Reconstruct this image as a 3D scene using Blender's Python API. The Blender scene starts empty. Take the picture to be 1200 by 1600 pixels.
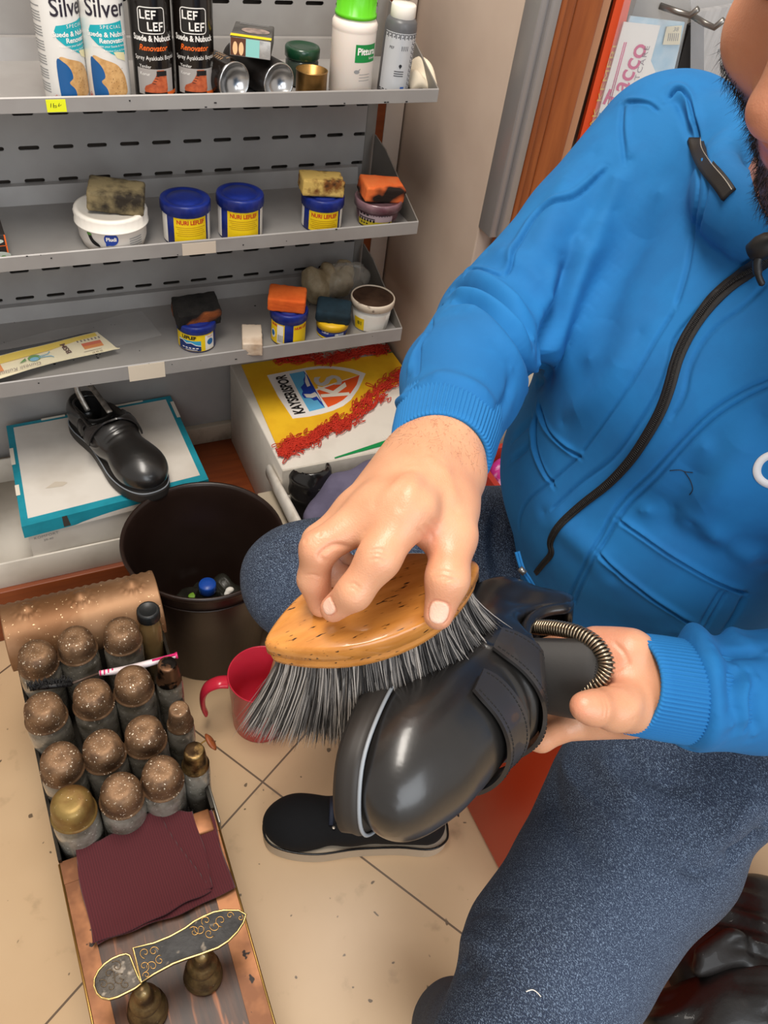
import bpy, bmesh, math, random
import numpy as np
from mathutils import Vector, Matrix
from mathutils.bvhtree import BVHTree
from mathutils.geometry import tessellate_polygon
PI = math.pi
C = bpy.context.scene.collection
# ---------------------------------------------------------------- camera
F_PX = 1275.0
CAMZ = 1.30
M3 = np.array([[0.90946, -0.20604, 0.36116], [-0.39901, -0.67683, 0.61863], [0.11698, -0.70672, -0.69776]])
cam = bpy.data.cameras.new('camera'); camo = bpy.data.objects.new('camera', cam); C.objects.link(camo)
cam.sensor_fit = 'VERTICAL'; cam.sensor_height = 36.0; cam.lens = F_PX / 1600 * 36.0; cam.clip_start = 0.02
mw = Matrix.Identity(4)
for i in range(3):
    mw[i][0] = M3[i][0]; mw[i][1] = -M3[i][1]; mw[i][2] = -M3[i][2]
mw[2][3] = CAMZ
camo.matrix_world = mw
bpy.context.scene.camera = camo
# ---------------------------------------------------------------- light and exposure
vs = bpy.context.scene.view_settings
vs.view_transform = 'Standard'; vs.look = 'None'; vs.gamma = 1.0; vs.use_curve_mapping = False
vs.exposure = 0.3
w = bpy.data.worlds.new('world'); bpy.context.scene.world = w; w.use_nodes = True
w.node_tree.nodes['Background'].inputs[0].default_value = (1.0, 0.93, 0.86, 1)
w.node_tree.nodes['Background'].inputs[1].default_value = 0.46
def area(name, loc, target, size, size_y, power, col):
    l = bpy.data.lights.new(name, 'AREA'); l.shape = 'RECTANGLE'; l.size = size; l.size_y = size_y
    l.energy = power; l.color = col
    o = bpy.data.objects.new(name, l); C.objects.link(o); o.location = loc
    o.rotation_euler = (Vector(target) - Vector(loc)).to_track_quat('-Z', 'Y').to_euler()
    return o
area('ceiling_lamp', (0.0, 0.55, 2.45), (0.1, 0.5, 0), 1.2, 0.45, 30, (1.0, 0.93, 0.84))
area('shop_window_daylight', (0.35, -1.9, 1.9), (0.2, 1.0, 0.7), 2.4, 1.7, 42, (0.88, 0.94, 1.0))
# ---------------------------------------------------------------- helpers
def ray(x, y): return M3 @ np.array([(x - 600) / F_PX, (y - 800) / F_PX, 1.0])
def at(x, y, d): return ray(x, y) * d + np.array([0, 0, CAMZ])
def onz(x, y, z):
    r = ray(x, y); return r * ((z - CAMZ) / r[2]) + np.array([0, 0, CAMZ])
def ony(x, y, Y):
    r = ray(x, y); return r * (Y / r[1]) + np.array([0, 0, CAMZ])
def onx(x, y, X):
    r = ray(x, y); return r * (X / r[0]) + np.array([0, 0, CAMZ])
def unit(v):
    v = np.array(v, float); return v / np.linalg.norm(v)
def hexc(h, a=1.0):
    r = [int(h[i:i+2], 16) / 255 for i in (0, 2, 4)]
    return tuple([(c / 12.92 if c <= .04045 else ((c + .055) / 1.055) ** 2.4) for c in r] + [a])
MATS = {}
def mat(name, col, rough=0.6, metal=0.0, col2=None, nscale=20.0, nlo=0.4, nhi=0.6, detail=4.0, bump=0.0, bscale=None,
        bdist=0.001, coat=0.0, trans=0.0, ior=1.45, sss=0.0, sheen=0.0, emis=0.0, stretch=None, col3=None, n3=None, rvar=0.0, alpha=1.0, spec=0.5):
    if name in MATS: return MATS[name]
    m = bpy.data.materials.new(name); m.use_nodes = True; nt = m.node_tree; b = nt.nodes['Principled BSDF']; L = nt.links
    c = hexc(col) if isinstance(col, str) else col
    b.inputs['Base Color'].default_value = c; b.inputs['Roughness'].default_value = rough; b.inputs['Metallic'].default_value = metal
    b.inputs['Coat Weight'].default_value = coat; b.inputs['Transmission Weight'].default_value = trans; b.inputs['IOR'].default_value = ior
    b.inputs['Specular IOR Level'].default_value = spec
    b.inputs['Alpha'].default_value = alpha
    if sss: b.inputs['Subsurface Weight'].default_value = sss; b.inputs['Subsurface Radius'].default_value = (0.012, 0.004, 0.002); b.inputs['Subsurface Scale'].default_value = 1.0
    if sheen: b.inputs['Sheen Weight'].default_value = sheen; b.inputs['Sheen Roughness'].default_value = 0.4
    tc = nt.nodes.new('ShaderNodeTexCoord'); src = tc.outputs['Object']
    if stretch:
        mp = nt.nodes.new('ShaderNodeMapping'); mp.inputs['Scale'].default_value = stretch; L.new(src, mp.inputs[0]); src = mp.outputs[0]
    out = None
    def noise(sc, det=detail):
        n = nt.nodes.new('ShaderNodeTexNoise'); n.inputs['Scale'].default_value = sc; n.inputs['Detail'].default_value = det
        n.inputs['Roughness'].default_value = 0.6; L.new(src, n.inputs['Vector']); return n
    if col2 is not None:
        n = noise(nscale); r = nt.nodes.new('ShaderNodeMapRange'); r.inputs[1].default_value = nlo; r.inputs[2].default_value = nhi
        L.new(n.outputs[0], r.inputs[0]); mx = nt.nodes.new('ShaderNodeMix'); mx.data_type = 'RGBA'
        mx.inputs[6].default_value = c; mx.inputs[7].default_value = hexc(col2) if isinstance(col2, str) else col2
        L.new(r.outputs[0], mx.inputs[0]); out = mx.outputs[2]
        if rvar:
            rr = nt.nodes.new('ShaderNodeMapRange'); rr.inputs[3].default_value = rough; rr.inputs[4].default_value = min(1, rough + rvar)
            L.new(r.outputs[0], rr.inputs[0]); L.new(rr.outputs[0], b.inputs['Roughness'])
    if col3 is not None:
        sc, lo, hi = n3
        n = noise(sc, 2.0); r = nt.nodes.new('ShaderNodeMapRange'); r.inputs[1].default_value = lo; r.inputs[2].default_value = hi
        L.new(n.outputs[0], r.inputs[0]); mx = nt.nodes.new('ShaderNodeMix'); mx.data_type = 'RGBA'
        if out is not None: L.new(out, mx.inputs[6])
        else: mx.inputs[6].default_value = c
        mx.inputs[7].default_value = hexc(col3); L.new(r.outputs[0], mx.inputs[0]); out = mx.outputs[2]
    if out is not None: L.new(out, b.inputs['Base Color'])
    if bump:
        n = noise(bscale or nscale * 4); bp = nt.nodes.new('ShaderNodeBump'); bp.inputs['Strength'].default_value = bump; bp.inputs['Distance'].default_value = bdist
        L.new(n.outputs[0], bp.inputs['Height']); L.new(bp.outputs[0], b.inputs['Normal'])
    MATS[name] = m
    return m
def new_mesh(name, V, Fc, smooth=True):
    me = bpy.data.meshes.new(name)
    V = np.asarray(V, dtype=np.float64).reshape(-1, 3)
    if isinstance(Fc, np.ndarray):
        n, k = Fc.shape
        me.vertices.add(len(V)); me.vertices.foreach_set('co', V.ravel())
        me.loops.add(n * k); me.loops.foreach_set('vertex_index', Fc.ravel().astype(np.int32))
        me.polygons.add(n); me.polygons.foreach_set('loop_start', (np.arange(n) * k).astype(np.int32))
        me.update(calc_edges=True); me.validate()
    else:
        me.from_pydata([tuple(v) for v in V], [], [tuple(f) for f in Fc])
    me.polygons.foreach_set('use_smooth', [smooth] * len(me.polygons))
    me.update()
    return me
def wmat(o):
    m = o.matrix_basis.copy()
    while o.parent is not None: o = o.parent; m = o.matrix_basis @ m
    return m
class MB:
    """collects pieces and links them as ONE mesh object"""
    def __init__(s): s.V = []; s.F = []; s.S = []; s.n = 0; s.mi = []; s.cur = 0
    def add(s, V, Fc, smooth=True):
        V = np.asarray(V, float).reshape(-1, 3)
        s.V.append(V)
        for f in Fc: s.F.append(tuple(int(i) + s.n for i in f)); s.S.append(smooth); s.mi.append(s.cur)
        s.n += len(V); return s
    def build(s, name, m=None, parent=None, world=False, autosm=None, flip=False):
        V = np.concatenate(s.V) if s.V else np.zeros((0, 3))
        if parent is not None and world:
            A = np.array(wmat(parent).inverted())
            V = V @ A[:3, :3].T + A[:3, 3]
        me = bpy.data.meshes.new(name); me.from_pydata([tuple(v) for v in V], [], s.F)
        me.polygons.foreach_set('use_smooth', s.S); me.polygons.foreach_set('material_index', s.mi)
        bm = bmesh.new(); bm.from_mesh(me); bmesh.ops.recalc_face_normals(bm, faces=bm.faces)
        if autosm is not None:
            for e in bm.edges:
                if len(e.link_faces) == 2 and e.calc_face_angle(0) > autosm: e.smooth = False
        bm.to_mesh(me); bm.free(); me.update()
        o = bpy.data.objects.new(name, me); C.objects.link(o)
        if m is not None:
            for q in (m if isinstance(m, (list, tuple)) else [m]): me.materials.append(q)
        if parent is not None: o.parent = parent
        return o
def linkmesh(name, V, Fc, m, parent=None, world=True, smooth=True):
    V = np.asarray(V, float)
    if parent is not None and world:
        A = np.array(wmat(parent).inverted()); V = V @ A[:3, :3].T + A[:3, 3]
    me = new_mesh(name, V, Fc, smooth)
    for q in (m if isinstance(m, (list, tuple)) else [m]): me.materials.append(q)
    o = bpy.data.objects.new(name, me); C.objects.link(o)
    if parent is not None: o.parent = parent
    return o
def tag(o, label=None, cat=None, group=None, kind=None):
    if label: o['label'] = label
    if cat: o['category'] = cat
    if group: o['group'] = group
    if kind: o['kind'] = kind
    return o
def empty(name, label=None, cat=None, loc=(0, 0, 0), rot=(0, 0, 0), group=None, basis=None):
    o = bpy.data.objects.new(name, None); C.objects.link(o); o.empty_display_size = 0.02
    if basis is not None:
        m = Matrix.Identity(4)
        for i in range(3):
            for j in range(3): m[i][j] = basis[j][i]
            m[i][3] = loc[i]
        o.matrix_world = m
    else:
        o.location = [float(v) for v in loc]; o.rotation_euler = rot
        o.matrix_world = Matrix.Translation([float(v) for v in loc]) @ __import__('mathutils').Euler(rot).to_matrix().to_4x4()
    tag(o, label, cat, group); return o
# --- primitive pieces: return (V, F)
def lathe(prof, seg=32, cap0=True, cap1=True, sx=1.0, sy=1.0, fn=None):
    V = []; Fc = []
    for (r, z) in prof:
        for j in range(seg):
            a = 2 * PI * j / seg; rr = r if fn is None else fn(r, z, a)
            V.append((rr * math.cos(a) * sx, rr * math.sin(a) * sy, z))
    n = len(prof)
    for i in range(n - 1):
        for j in range(seg):
            k = (j + 1) % seg; Fc.append((i*seg+j, i*seg+k, (i+1)*seg+k, (i+1)*seg+j))
    if cap0: Fc.append(tuple(range(seg))[::-1])
    if cap1: Fc.append(tuple((n-1)*seg + j for j in range(seg)))
    return np.array(V), Fc
def rbox(cx, cy, cz, sx, sy, sz, bv=0.002, seg=2):
    bm = bmesh.new(); bmesh.ops.create_cube(bm, size=1.0)
    for v in bm.verts: v.co = Vector((v.co.x * sx, v.co.y * sy, v.co.z * sz))
    if bv > 0: bmesh.ops.bevel(bm, geom=list(bm.edges), offset=min(bv, .45 * min(sx, sy, sz)), segments=seg, profile=.5, affect='EDGES')
    bm.verts.index_update()
    V = np.array([tuple(v.co) for v in bm.verts]) + np.array([cx, cy, cz]); Fc = [tuple(v.index for v in f.verts) for f in bm.faces]; bm.free()
    return V, Fc
def extr(poly, z0, z1):
    n = len(poly); V = [(p[0], p[1], z0) for p in poly] + [(p[0], p[1], z1) for p in poly]
    Fc = [tuple(range(n))[::-1], tuple(range(n, 2*n))] + [(i, (i+1) % n, (i+1) % n + n, i + n) for i in range(n)]
    return np.array(V), Fc
def smoothpts(P, n=8, closed=False):
    P = [np.array(p, float) for p in P]; out = []; N = len(P)
    rng = range(N if closed else N - 1)
    for i in rng:
        if closed: p0, p1, p2, p3 = P[(i-1) % N], P[i], P[(i+1) % N], P[(i+2) % N]
        else: p0, p1, p2, p3 = P[max(i-1, 0)], P[i], P[i+1], P[min(i+2, N-1)]
        for k in range(n):
            t = k / n
            out.append(.5 * ((2*p1) + (-p0+p2)*t + (2*p0-5*p1+4*p2-p3)*t*t + (-p0+3*p1-3*p2+p3)*t**3))
    if not closed: out.append(P[-1])
    return np.array(out)
def tube(P, r, seg=8, closed=False, caps=True, flat=None, up=None):
    """tube along points; r scalar or list; flat = (w,h) elliptical"""
    P = np.asarray(P, float); n = len(P); R = np.full(n, r) if np.isscalar(r) else np.asarray(r, float)
    T = np.zeros_like(P)
    for i in range(n):
        a = P[(i-1) % n] if (closed or i > 0) else P[i]; b = P[(i+1) % n] if (closed or i < n-1) else P[i]
        T[i] = unit(b - a + 1e-12)
    u = np.array(up if up is not None else ((0, 0, 1) if abs(T[0][2]) < .9 else (1, 0, 0)), float)
    V = []; Fc = []
    for i in range(n):
        if up is not None: u = np.array(up, float)
        s = np.cross(T[i], u); s = unit(s + 1e-12); u = np.cross(s, T[i])
        for j in range(seg):
            a = 2*PI*j/seg
            fw, fh = flat if flat else (1, 1)
            V.append(P[i] + R[i] * (math.cos(a) * s * fw + math.sin(a) * u * fh))
    m = n if closed else n - 1
    for i in range(m):
        for j in range(seg):
            k = (j+1) % seg; i2 = (i+1) % n
            Fc.append((i*seg+j, i*seg+k, i2*seg+k, i2*seg+j))
    if caps and not closed: Fc.append(tuple(range(seg))[::-1]); Fc.append(tuple((n-1)*seg+j for j in range(seg)))
    return np.array(V), Fc
def grid(fn, nu, nv, cu=False, cv=False):
    V = [fn(i / (nu if cu else nu - 1), j / (nv if cv else nv - 1)) for i in range(nu) for j in range(nv)]; Fc = []
    for i in range(nu if cu else nu - 1):
        for j in range(nv if cv else nv - 1):
            a = (i+1) % nu; b = (j+1) % nv
            Fc.append((i*nv+j, a*nv+j, a*nv+b, i*nv+b))
    return np.array(V), Fc
def solid(fn, nu, nv, th):
    """thick sheet from a surface function"""
    e = 1e-3
    def nrm(u, v):
        a = np.array(fn(min(u+e, 1), v)) - np.array(fn(max(u-e, 0), v)); b = np.array(fn(u, min(v+e, 1))) - np.array(fn(u, max(v-e, 0)))
        return unit(np.cross(a, b) + 1e-15)
    V = []; Fc = []
    for side in (0, 1):
        for i in range(nu):
            for j in range(nv):
                u, v = i/(nu-1), j/(nv-1); p = np.array(fn(u, v), float); V.append(p + (nrm(u, v) * th if side else 0))
    N = nu * nv
    for i in range(nu-1):
        for j in range(nv-1):
            q = (i*nv+j, (i+1)*nv+j, (i+1)*nv+j+1, i*nv+j+1); Fc.append(q[::-1]); Fc.append(tuple(k+N for k in q))
    rim = [i*nv for i in range(nu)] + [(nu-1)*nv+j for j in range(1, nv)] + [i*nv+nv-1 for i in range(nu-2, -1, -1)] + [j for j in range(nv-2, 0, -1)]
    for a, b in zip(rim, rim[1:] + rim[:1]): Fc.append((a, b, b+N, a+N))
    return np.array(V), Fc
def xf(VF, loc=(0, 0, 0), rz=0.0, rx=0.0, ry=0.0, sc=1.0, M=None):
    V, Fc = VF; m = np.array(__import__('mathutils').Euler((rx, ry, rz)).to_matrix()) if M is None else np.array(M)
    return (V * sc) @ m.T + np.array(loc, float), Fc
# --- flat artwork (text, polygons) that is mapped onto a surface
def text2d(s, size=1.0, align='CENTER', shear=0.0, bold=0.0, spacing=1.0, outline=False):
    cu = bpy.data.curves.new('t', 'FONT'); cu.body = s; cu.size = size; cu.align_x = align; cu.align_y = 'CENTER'; cu.shear = shear
    cu.space_character = spacing; cu.offset = bold; cu.resolution_u = 3
    o = bpy.data.objects.new('t', cu); C.objects.link(o)
    dg = bpy.context.evaluated_depsgraph_get(); me = bpy.data.meshes.new_from_object(o.evaluated_get(dg))
    V = np.zeros(len(me.vertices) * 3); me.vertices.foreach_get('co', V); V = V.reshape(-1, 3)[:, :2]
    Fc = [tuple(p.vertices) for p in me.polygons]
    bpy.data.objects.remove(o); bpy.data.curves.remove(cu); bpy.data.meshes.remove(me)
    return V, Fc
def poly2d(P):
    P = [tuple(p) for p in P]; tr = tessellate_polygon([[Vector((x, y, 0)) for x, y in P]])
    return np.array(P, float), [tuple(t) for t in tr]
def rect2d(x0, y0, x1, y1): return poly2d([(x0, y0), (x1, y0), (x1, y1), (x0, y1)])
def ell2d(cx, cy, rx, ry, n=24): return poly2d([(cx + rx*math.cos(2*PI*i/n), cy + ry*math.sin(2*PI*i/n)) for i in range(n)])
def line2d(P, w):
    P = np.array(P, float); L = []; R = []
    for i in range(len(P)):
        t = unit(P[min(i+1, len(P)-1)] - P[max(i-1, 0)] + 1e-12); nn = np.array([-t[1], t[0]]) * w / 2; L.append(P[i] + nn); R.append(P[i] - nn)
    V = np.array(L + R); n = len(P)
    return V, [(i, i+n, i+n+1, i+1) for i in range(n-1)]
def rrect2d(x0, y0, x1, y1, r, w):
    P = []
    for cx, cy, a0 in ((x1-r, y1-r, 0), (x0+r, y1-r, 90), (x0+r, y0+r, 180), (x1-r, y0+r, 270)):
        for k in range(5): a = math.radians(a0 + k*22.5); P.append((cx + r*math.cos(a), cy + r*math.sin(a)))
    return line2d(P + [P[0], P[1]], w)
def tr2d(VF, dx=0, dy=0, sx=1, sy=1, rot=0):
    V, Fc = VF; V = V * np.array([sx, sy]); c, s = math.cos(rot), math.sin(rot)
    return np.stack([V[:, 0]*c - V[:, 1]*s + dx, V[:, 0]*s + V[:, 1]*c + dy], 1), Fc
def decal(name, pieces, fmap, m, parent, step=None, world=False, clip=None):
    """pieces: list of 2D (V,F); fmap maps Nx2 -> Nx3; step: slice width in u so that bends follow the surface"""
    bm = bmesh.new()
    for V, Fc in pieces:
        vs_ = [bm.verts.new((x, y, 0)) for x, y in V]
        for f in Fc:
            if len(set(f)) == len(f):
                try: bm.faces.new([vs_[i] for i in f])
                except ValueError: pass
    def cut(co, no, outer=False):
        g = list(bm.verts) + list(bm.edges) + list(bm.faces)
        bmesh.ops.bisect_plane(bm, geom=g, plane_co=co, plane_no=no, clear_outer=outer, dist=1e-7)
    if clip:
        x0, y0, x1, y1 = clip
        for co, no in (((x0, 0, 0), (-1, 0, 0)), ((x1, 0, 0), (1, 0, 0)), ((0, y0, 0), (0, -1, 0)), ((0, y1, 0), (0, 1, 0))): cut(co, no, True)
    if step and len(bm.verts):
        xs = [v.co.x for v in bm.verts]; x = math.ceil(min(xs)/step)*step
        while x < max(xs): cut((x, 0, 0), (1, 0, 0)); x += step
    if not len(bm.verts): bm.free(); return None
    bm.verts.index_update()
    V2 = np.array([(v.co.x, v.co.y) for v in bm.verts]); V = np.asarray(fmap(V2), float); Fc = [tuple(v.index for v in f.verts) for f in bm.faces]; bm.free()
    if world and parent is not None:
        A = np.array(wmat(parent).inverted()); V = V @ A[:3, :3].T + A[:3, 3]
    me = bpy.data.meshes.new(name); me.from_pydata([tuple(v) for v in V], [], Fc); me.materials.append(m)
    me.polygons.foreach_set('use_smooth', [True]*len(me.polygons)); me.update()
    o = bpy.data.objects.new(name, me); C.objects.link(o)
    if parent is not None: o.parent = parent
    return o
def cylmap(R, th0=-PI/2, z0=0.0, off=0.0004, taper=0.0):
    def f(V):
        R_ = R + taper * (V[:, 1]); a = th0 + V[:, 0] / R
        return np.stack([(R_+off)*np.cos(a), (R_+off)*np.sin(a), V[:, 1] + z0], 1)
    return f
def planemap(o, ux, uy, off=0.0005):
    o = np.array(o, float); ux = unit(ux); uy = unit(uy); nn = np.cross(ux, uy)
    return lambda V: o + V[:, :1]*ux + V[:, 1:2]*uy + nn*off
def lookcam(loc):
    """heading that turns local -Y toward the camera foot"""
    return math.atan2(-loc[1], -loc[0]) + PI/2
# ---------------------------------------------------------------- smooth blended bodies (distance field -> mesh)
def cone(a, b, ra, rb, k=.01, op=1, sq=None): return ('c', np.array(a, float), np.array(b, float), ra, rb, k, op, sq)
def ell(c, r, k=.01, op=1, rot=None): return ('e', np.array(c, float), np.array(r, float), rot, None, k, op, None)
def sdf_mesh(prims, h, pad=0.02, lo=None, hi=None):
    if lo is None:
        los = []; his = []
        for p in prims:
            if p[6] < 0: continue
            if p[0] == 'c': r = max(p[3], p[4]); los += [p[1]-r, p[2]-r]; his += [p[1]+r, p[2]+r]
            else: r = max(p[2]); los.append(p[1]-r); his.append(p[1]+r)
        lo = np.min(los, 0) - pad; hi = np.max(his, 0) + pad
    n = np.ceil((hi - lo) / h).astype(int) + 1
    G = np.full(tuple(n), 1.0, dtype=np.float32)
    ax = [lo[i] + h*np.arange(n[i]) for i in range(3)]
    for p in prims:
        k = p[5]; mg = k * 1.2 + 3*h
        if p[0] == 'c':
            r = max(p[3], p[4]); bl = np.minimum(p[1], p[2]) - r - mg; bh = np.maximum(p[1], p[2]) + r + mg
        else:
            r = max(p[2]); bl = p[1] - r - mg; bh = p[1] + r + mg
        i0 = np.clip(((bl-lo)/h).astype(int), 0, n); i1 = np.clip(((bh-lo)/h).astype(int)+2, 0, n)
        if (i1 <= i0).any(): continue
        sl = tuple(slice(i0[i], i1[i]) for i in range(3))
        X = ax[0][sl[0]][:, None, None]; Y = ax[1][sl[1]][None, :, None]; Z = ax[2][sl[2]][None, None, :]
        if p[0] == 'c':
            a, b = p[1], p[2]; ab = b - a; L = max(ab @ ab, 1e-12)
            t = np.clip(((X-a[0])*ab[0] + (Y-a[1])*ab[1] + (Z-a[2])*ab[2]) / L, 0, 1)
            dx = X - a[0] - t*ab[0]; dy = Y - a[1] - t*ab[1]; dz = Z - a[2] - t*ab[2]
            s = 1.0
            if p[7] is not None:
                nn, s = p[7]; nn = unit(nn); q = (dx*nn[0] + dy*nn[1] + dz*nn[2]) * (1/s - 1)
                dx = dx + q*nn[0]; dy = dy + q*nn[1]; dz = dz + q*nn[2]
            d = (np.sqrt(dx*dx + dy*dy + dz*dz) - (p[3] + (p[4]-p[3])*t))
            if s < 1: d = d * (s*.5+.5)
        else:
            dx = X - p[1][0] + 0*Y + 0*Z; dy = Y - p[1][1] + 0*X + 0*Z; dz = Z - p[1][2] + 0*X + 0*Y
            if p[3] is not None:
                R = np.array(p[3], float)   # rows: local axes
                dx, dy, dz = (R[0][0]*dx+R[0][1]*dy+R[0][2]*dz, R[1][0]*dx+R[1][1]*dy+R[1][2]*dz, R[2][0]*dx+R[2][1]*dy+R[2][2]*dz)
            r = p[2]; q0 = np.sqrt((dx/r[0])**2 + (dy/r[1])**2 + (dz/r[2])**2); q1 = np.sqrt((dx/r[0]**2)**2 + (dy/r[1]**2)**2 + (dz/r[2]**2)**2)
            d = q0*(q0-1)/np.maximum(q1, 1e-6)
        g = G[sl]
        if p[6] > 0:
            hh = np.clip(.5 + .5*(d-g)/k, 0, 1); G[sl] = d*(1-hh) + g*hh - k*hh*(1-hh)
        else:
            d = -d; hh = np.clip(.5 - .5*(d-g)/k, 0, 1); G[sl] = d*(1-hh) + g*hh + k*hh*(1-hh)
    return nets(G, lo, h)
def nets(G, lo, h):
    s = G < 0; n = np.array(G.shape)
    cnt = np.zeros(tuple(n-1), np.int8)
    for a in (0, 1):
        for b in (0, 1):
            for c in (0, 1): cnt += s[a:n[0]-1+a, b:n[1]-1+b, c:n[2]-1+c]
    act = (cnt > 0) & (cnt < 8); idx = np.full(act.shape, -1, np.int64); ii = np.argwhere(act); idx[act] = np.arange(len(ii))
    P = np.zeros((len(ii), 3)); W = np.zeros(len(ii))
    cr = [(a, b, c) for a in (0, 1) for b in (0, 1) for c in (0, 1)]
    for a in cr:
        for axn in range(3):
            if a[axn]: continue
            b = list(a); b[axn] = 1
            va = G[ii[:, 0]+a[0], ii[:, 1]+a[1], ii[:, 2]+a[2]]; vb = G[ii[:, 0]+b[0], ii[:, 1]+b[1], ii[:, 2]+b[2]]
            m = (va < 0) != (vb < 0); t = np.where(m, va/np.where(m, va-vb, 1), 0)
            q = np.array(a, float)[None, :].repeat(len(ii), 0); q[:, axn] = t
            P[m] += q[m]; W[m] += 1
    V = lo + h*(ii + P/W[:, None])
    Q = []
    for axn in range(3):
        u, v = (axn+1) % 3, (axn+2) % 3
        sa = [slice(None)]*3; sb = [slice(None)]*3; sa[axn] = slice(0, -1); sb[axn] = slice(1, None)
        ch = s[tuple(sa)] != s[tuple(sb)]; e = np.argwhere(ch); e = e[(e[:, u] > 0) & (e[:, v] > 0) & (e[:, u] < n[u]-1) & (e[:, v] < n[v]-1)]
        ins = s[tuple(e.T)]
        def c(du, dv):
            w_ = e.copy(); w_[:, u] += du; w_[:, v] += dv; return idx[tuple(w_.T)]
        q = np.stack([c(-1, -1), c(0, -1), c(0, 0), c(-1, 0)], 1); q[~ins] = q[~ins][:, ::-1]; Q.append(q)
    Q = np.concatenate(Q); Q = Q[(Q >= 0).all(1)]
    return V, Q
def lap(V, Q, it=2, f=.5):
    e = np.concatenate([Q[:, [0, 1]], Q[:, [1, 2]], Q[:, [2, 3]], Q[:, [3, 0]]]); e = np.concatenate([e, e[:, ::-1]])
    deg = np.bincount(e[:, 0], minlength=len(V))[:, None]
    for _ in range(it):
        S = np.stack([np.bincount(e[:, 0], weights=V[e[:, 1], i], minlength=len(V)) for i in range(3)], 1)
        V = V + f*(S/np.maximum(deg, 1) - V)
    return V
def normals(V, Q):
    a = V[Q[:, 2]] - V[Q[:, 0]]; b = V[Q[:, 3]] - V[Q[:, 1]]; fn = np.cross(a, b)
    N = np.zeros_like(V)
    for k in range(4):
        for i in range(3): N[:, i] += np.bincount(Q[:, k], weights=fn[:, i], minlength=len(V))
    return N / np.maximum(np.linalg.norm(N, axis=1)[:, None], 1e-12)
def subdiv(V, Q):
    e = np.sort(np.concatenate([Q[:, [0, 1]], Q[:, [1, 2]], Q[:, [2, 3]], Q[:, [3, 0]]]), 1)
    ue, inv = np.unique(e, axis=0, return_inverse=True); inv = inv.ravel(); n = len(V); m = len(Q)
    em = (V[ue[:, 0]] + V[ue[:, 1]])/2; fc = V[Q].mean(1); E = inv.reshape(4, m) + n; fi = np.arange(m) + n + len(ue)
    V2 = np.concatenate([V, em, fc])
    Q2 = np.concatenate([np.stack([Q[:, 0], E[0], fi, E[3]], 1), np.stack([Q[:, 1], E[1], fi, E[0]], 1), np.stack([Q[:, 2], E[2], fi, E[1]], 1), np.stack([Q[:, 3], E[3], fi, E[2]], 1)])
    return V2, Q2
def pdist(V, P):
    D = np.full(len(V), 1e9)
    for a, b in zip(P[:-1], P[1:]):
        ab = b-a; t = np.clip((V-a)@ab/max(ab@ab, 1e-12), 0, 1); D = np.minimum(D, np.linalg.norm(V - a - t[:, None]*ab, axis=1))
    return D
def displace(V, N, lines):
    """lines: (points, amplitude, width); ridge for positive amplitude, groove for negative"""
    D = np.zeros(len(V))
    for P, amp, wd in lines:
        P = np.asarray(P, float)
        if len(P) < 2: continue
        lo = P.min(0)-3*wd; hi = P.max(0)+3*wd; m = np.where(((V > lo) & (V < hi)).all(1))[0]
        if not len(m): continue
        d = pdist(V[m], P)
        # fade towards both ends
        L = np.concatenate([[0], np.cumsum(np.linalg.norm(P[1:]-P[:-1], axis=1))]); T = L[-1]
        e0 = np.linalg.norm(V[m]-P[0], axis=1); e1 = np.linalg.norm(V[m]-P[-1], axis=1); fade = np.clip(np.minimum(e0, e1)/max(min(.25*T, 4*abs(wd)), 1e-5), 0, 1)
        D[m] += amp*np.exp(-(d/wd)**2)*fade
    return V + N*D[:, None]
class Surf:
    def __init__(s, V, Q): s.t = BVHTree.FromPolygons([Vector(v) for v in V], [tuple(int(i) for i in q) for q in Q]); 
    def hit(s, x, y, off=0.0):
        o = Vector((0, 0, CAMZ)); d = Vector(ray(x, y)).normalized(); r = s.t.ray_cast(o, d)
        if r[0] is None: return None
        return np.array(r[0]) + off*np.array(r[1])
    def line(s, pts, n=6, off=0.0, closed=False):
        Q = smoothpts(pts, n, closed); out = [s.hit(x, y, off) for x, y in Q]; return np.array([o for o in out if o is not None])
    def near(s, p, off=0.0):
        r = s.t.find_nearest(Vector(p)); return np.array(r[0]) + off*np.array(r[1]), np.array(r[1])
random.seed(7); np.random.seed(7)
# ================================================================ materials
m_grey = mat('shelf_grey', 'a09d9a', .42, .12, col2='96928f', nscale=6, bump=.05, bscale=300)
m_greyd = mat('shelf_plate_grey', '85807a', .45, .15, col2='7a756e', nscale=8)
m_dark = mat('dark_gap', '433b34', .9)
m_scuff = mat('scuffed_wall', 'cbb8a8', .75, col2='b9a595', nscale=3.5, nlo=.35, nhi=.7, bump=.05, bscale=60)
m_wallb = mat('wall_paint', 'c8b8aa', .8, col2='bcaa9b', nscale=4)
m_tile = None
m_wood = mat('red_brown_wood', '8a4520', .42, col2='74361a', nscale=5, nlo=.35, nhi=.65, stretch=(1, 12, 12), bump=.05)
m_woodf = mat('orange_brown_wood', 'a0582c', .38, col2='8d4a24', nscale=6, stretch=(8, 8, .8), bump=.05, spec=.4)
m_alu = mat('brushed_metal', 'a9a6a6', .38, .55)
m_white = mat('white_plastic', 'ece6dc', .4)
m_paper = mat('white_paper', 'f0ebe2', .7)
m_black = mat('black_ink', '141212', .5)
m_blue = mat('blue_plastic', '1a2f86', .35, col2='16256e', nscale=30)
m_yel = mat('yellow_label', 'f4cf12', .5)
m_red = mat('red_ink', 'c8321c', .55)
m_org = mat('orange_ink', 'ee6a20', .55)
m_teal = mat('teal_ink', '1aa9b4', .5)
m_steel = mat('can_steel', 'c9c9c9', .22, 1.0)
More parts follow.
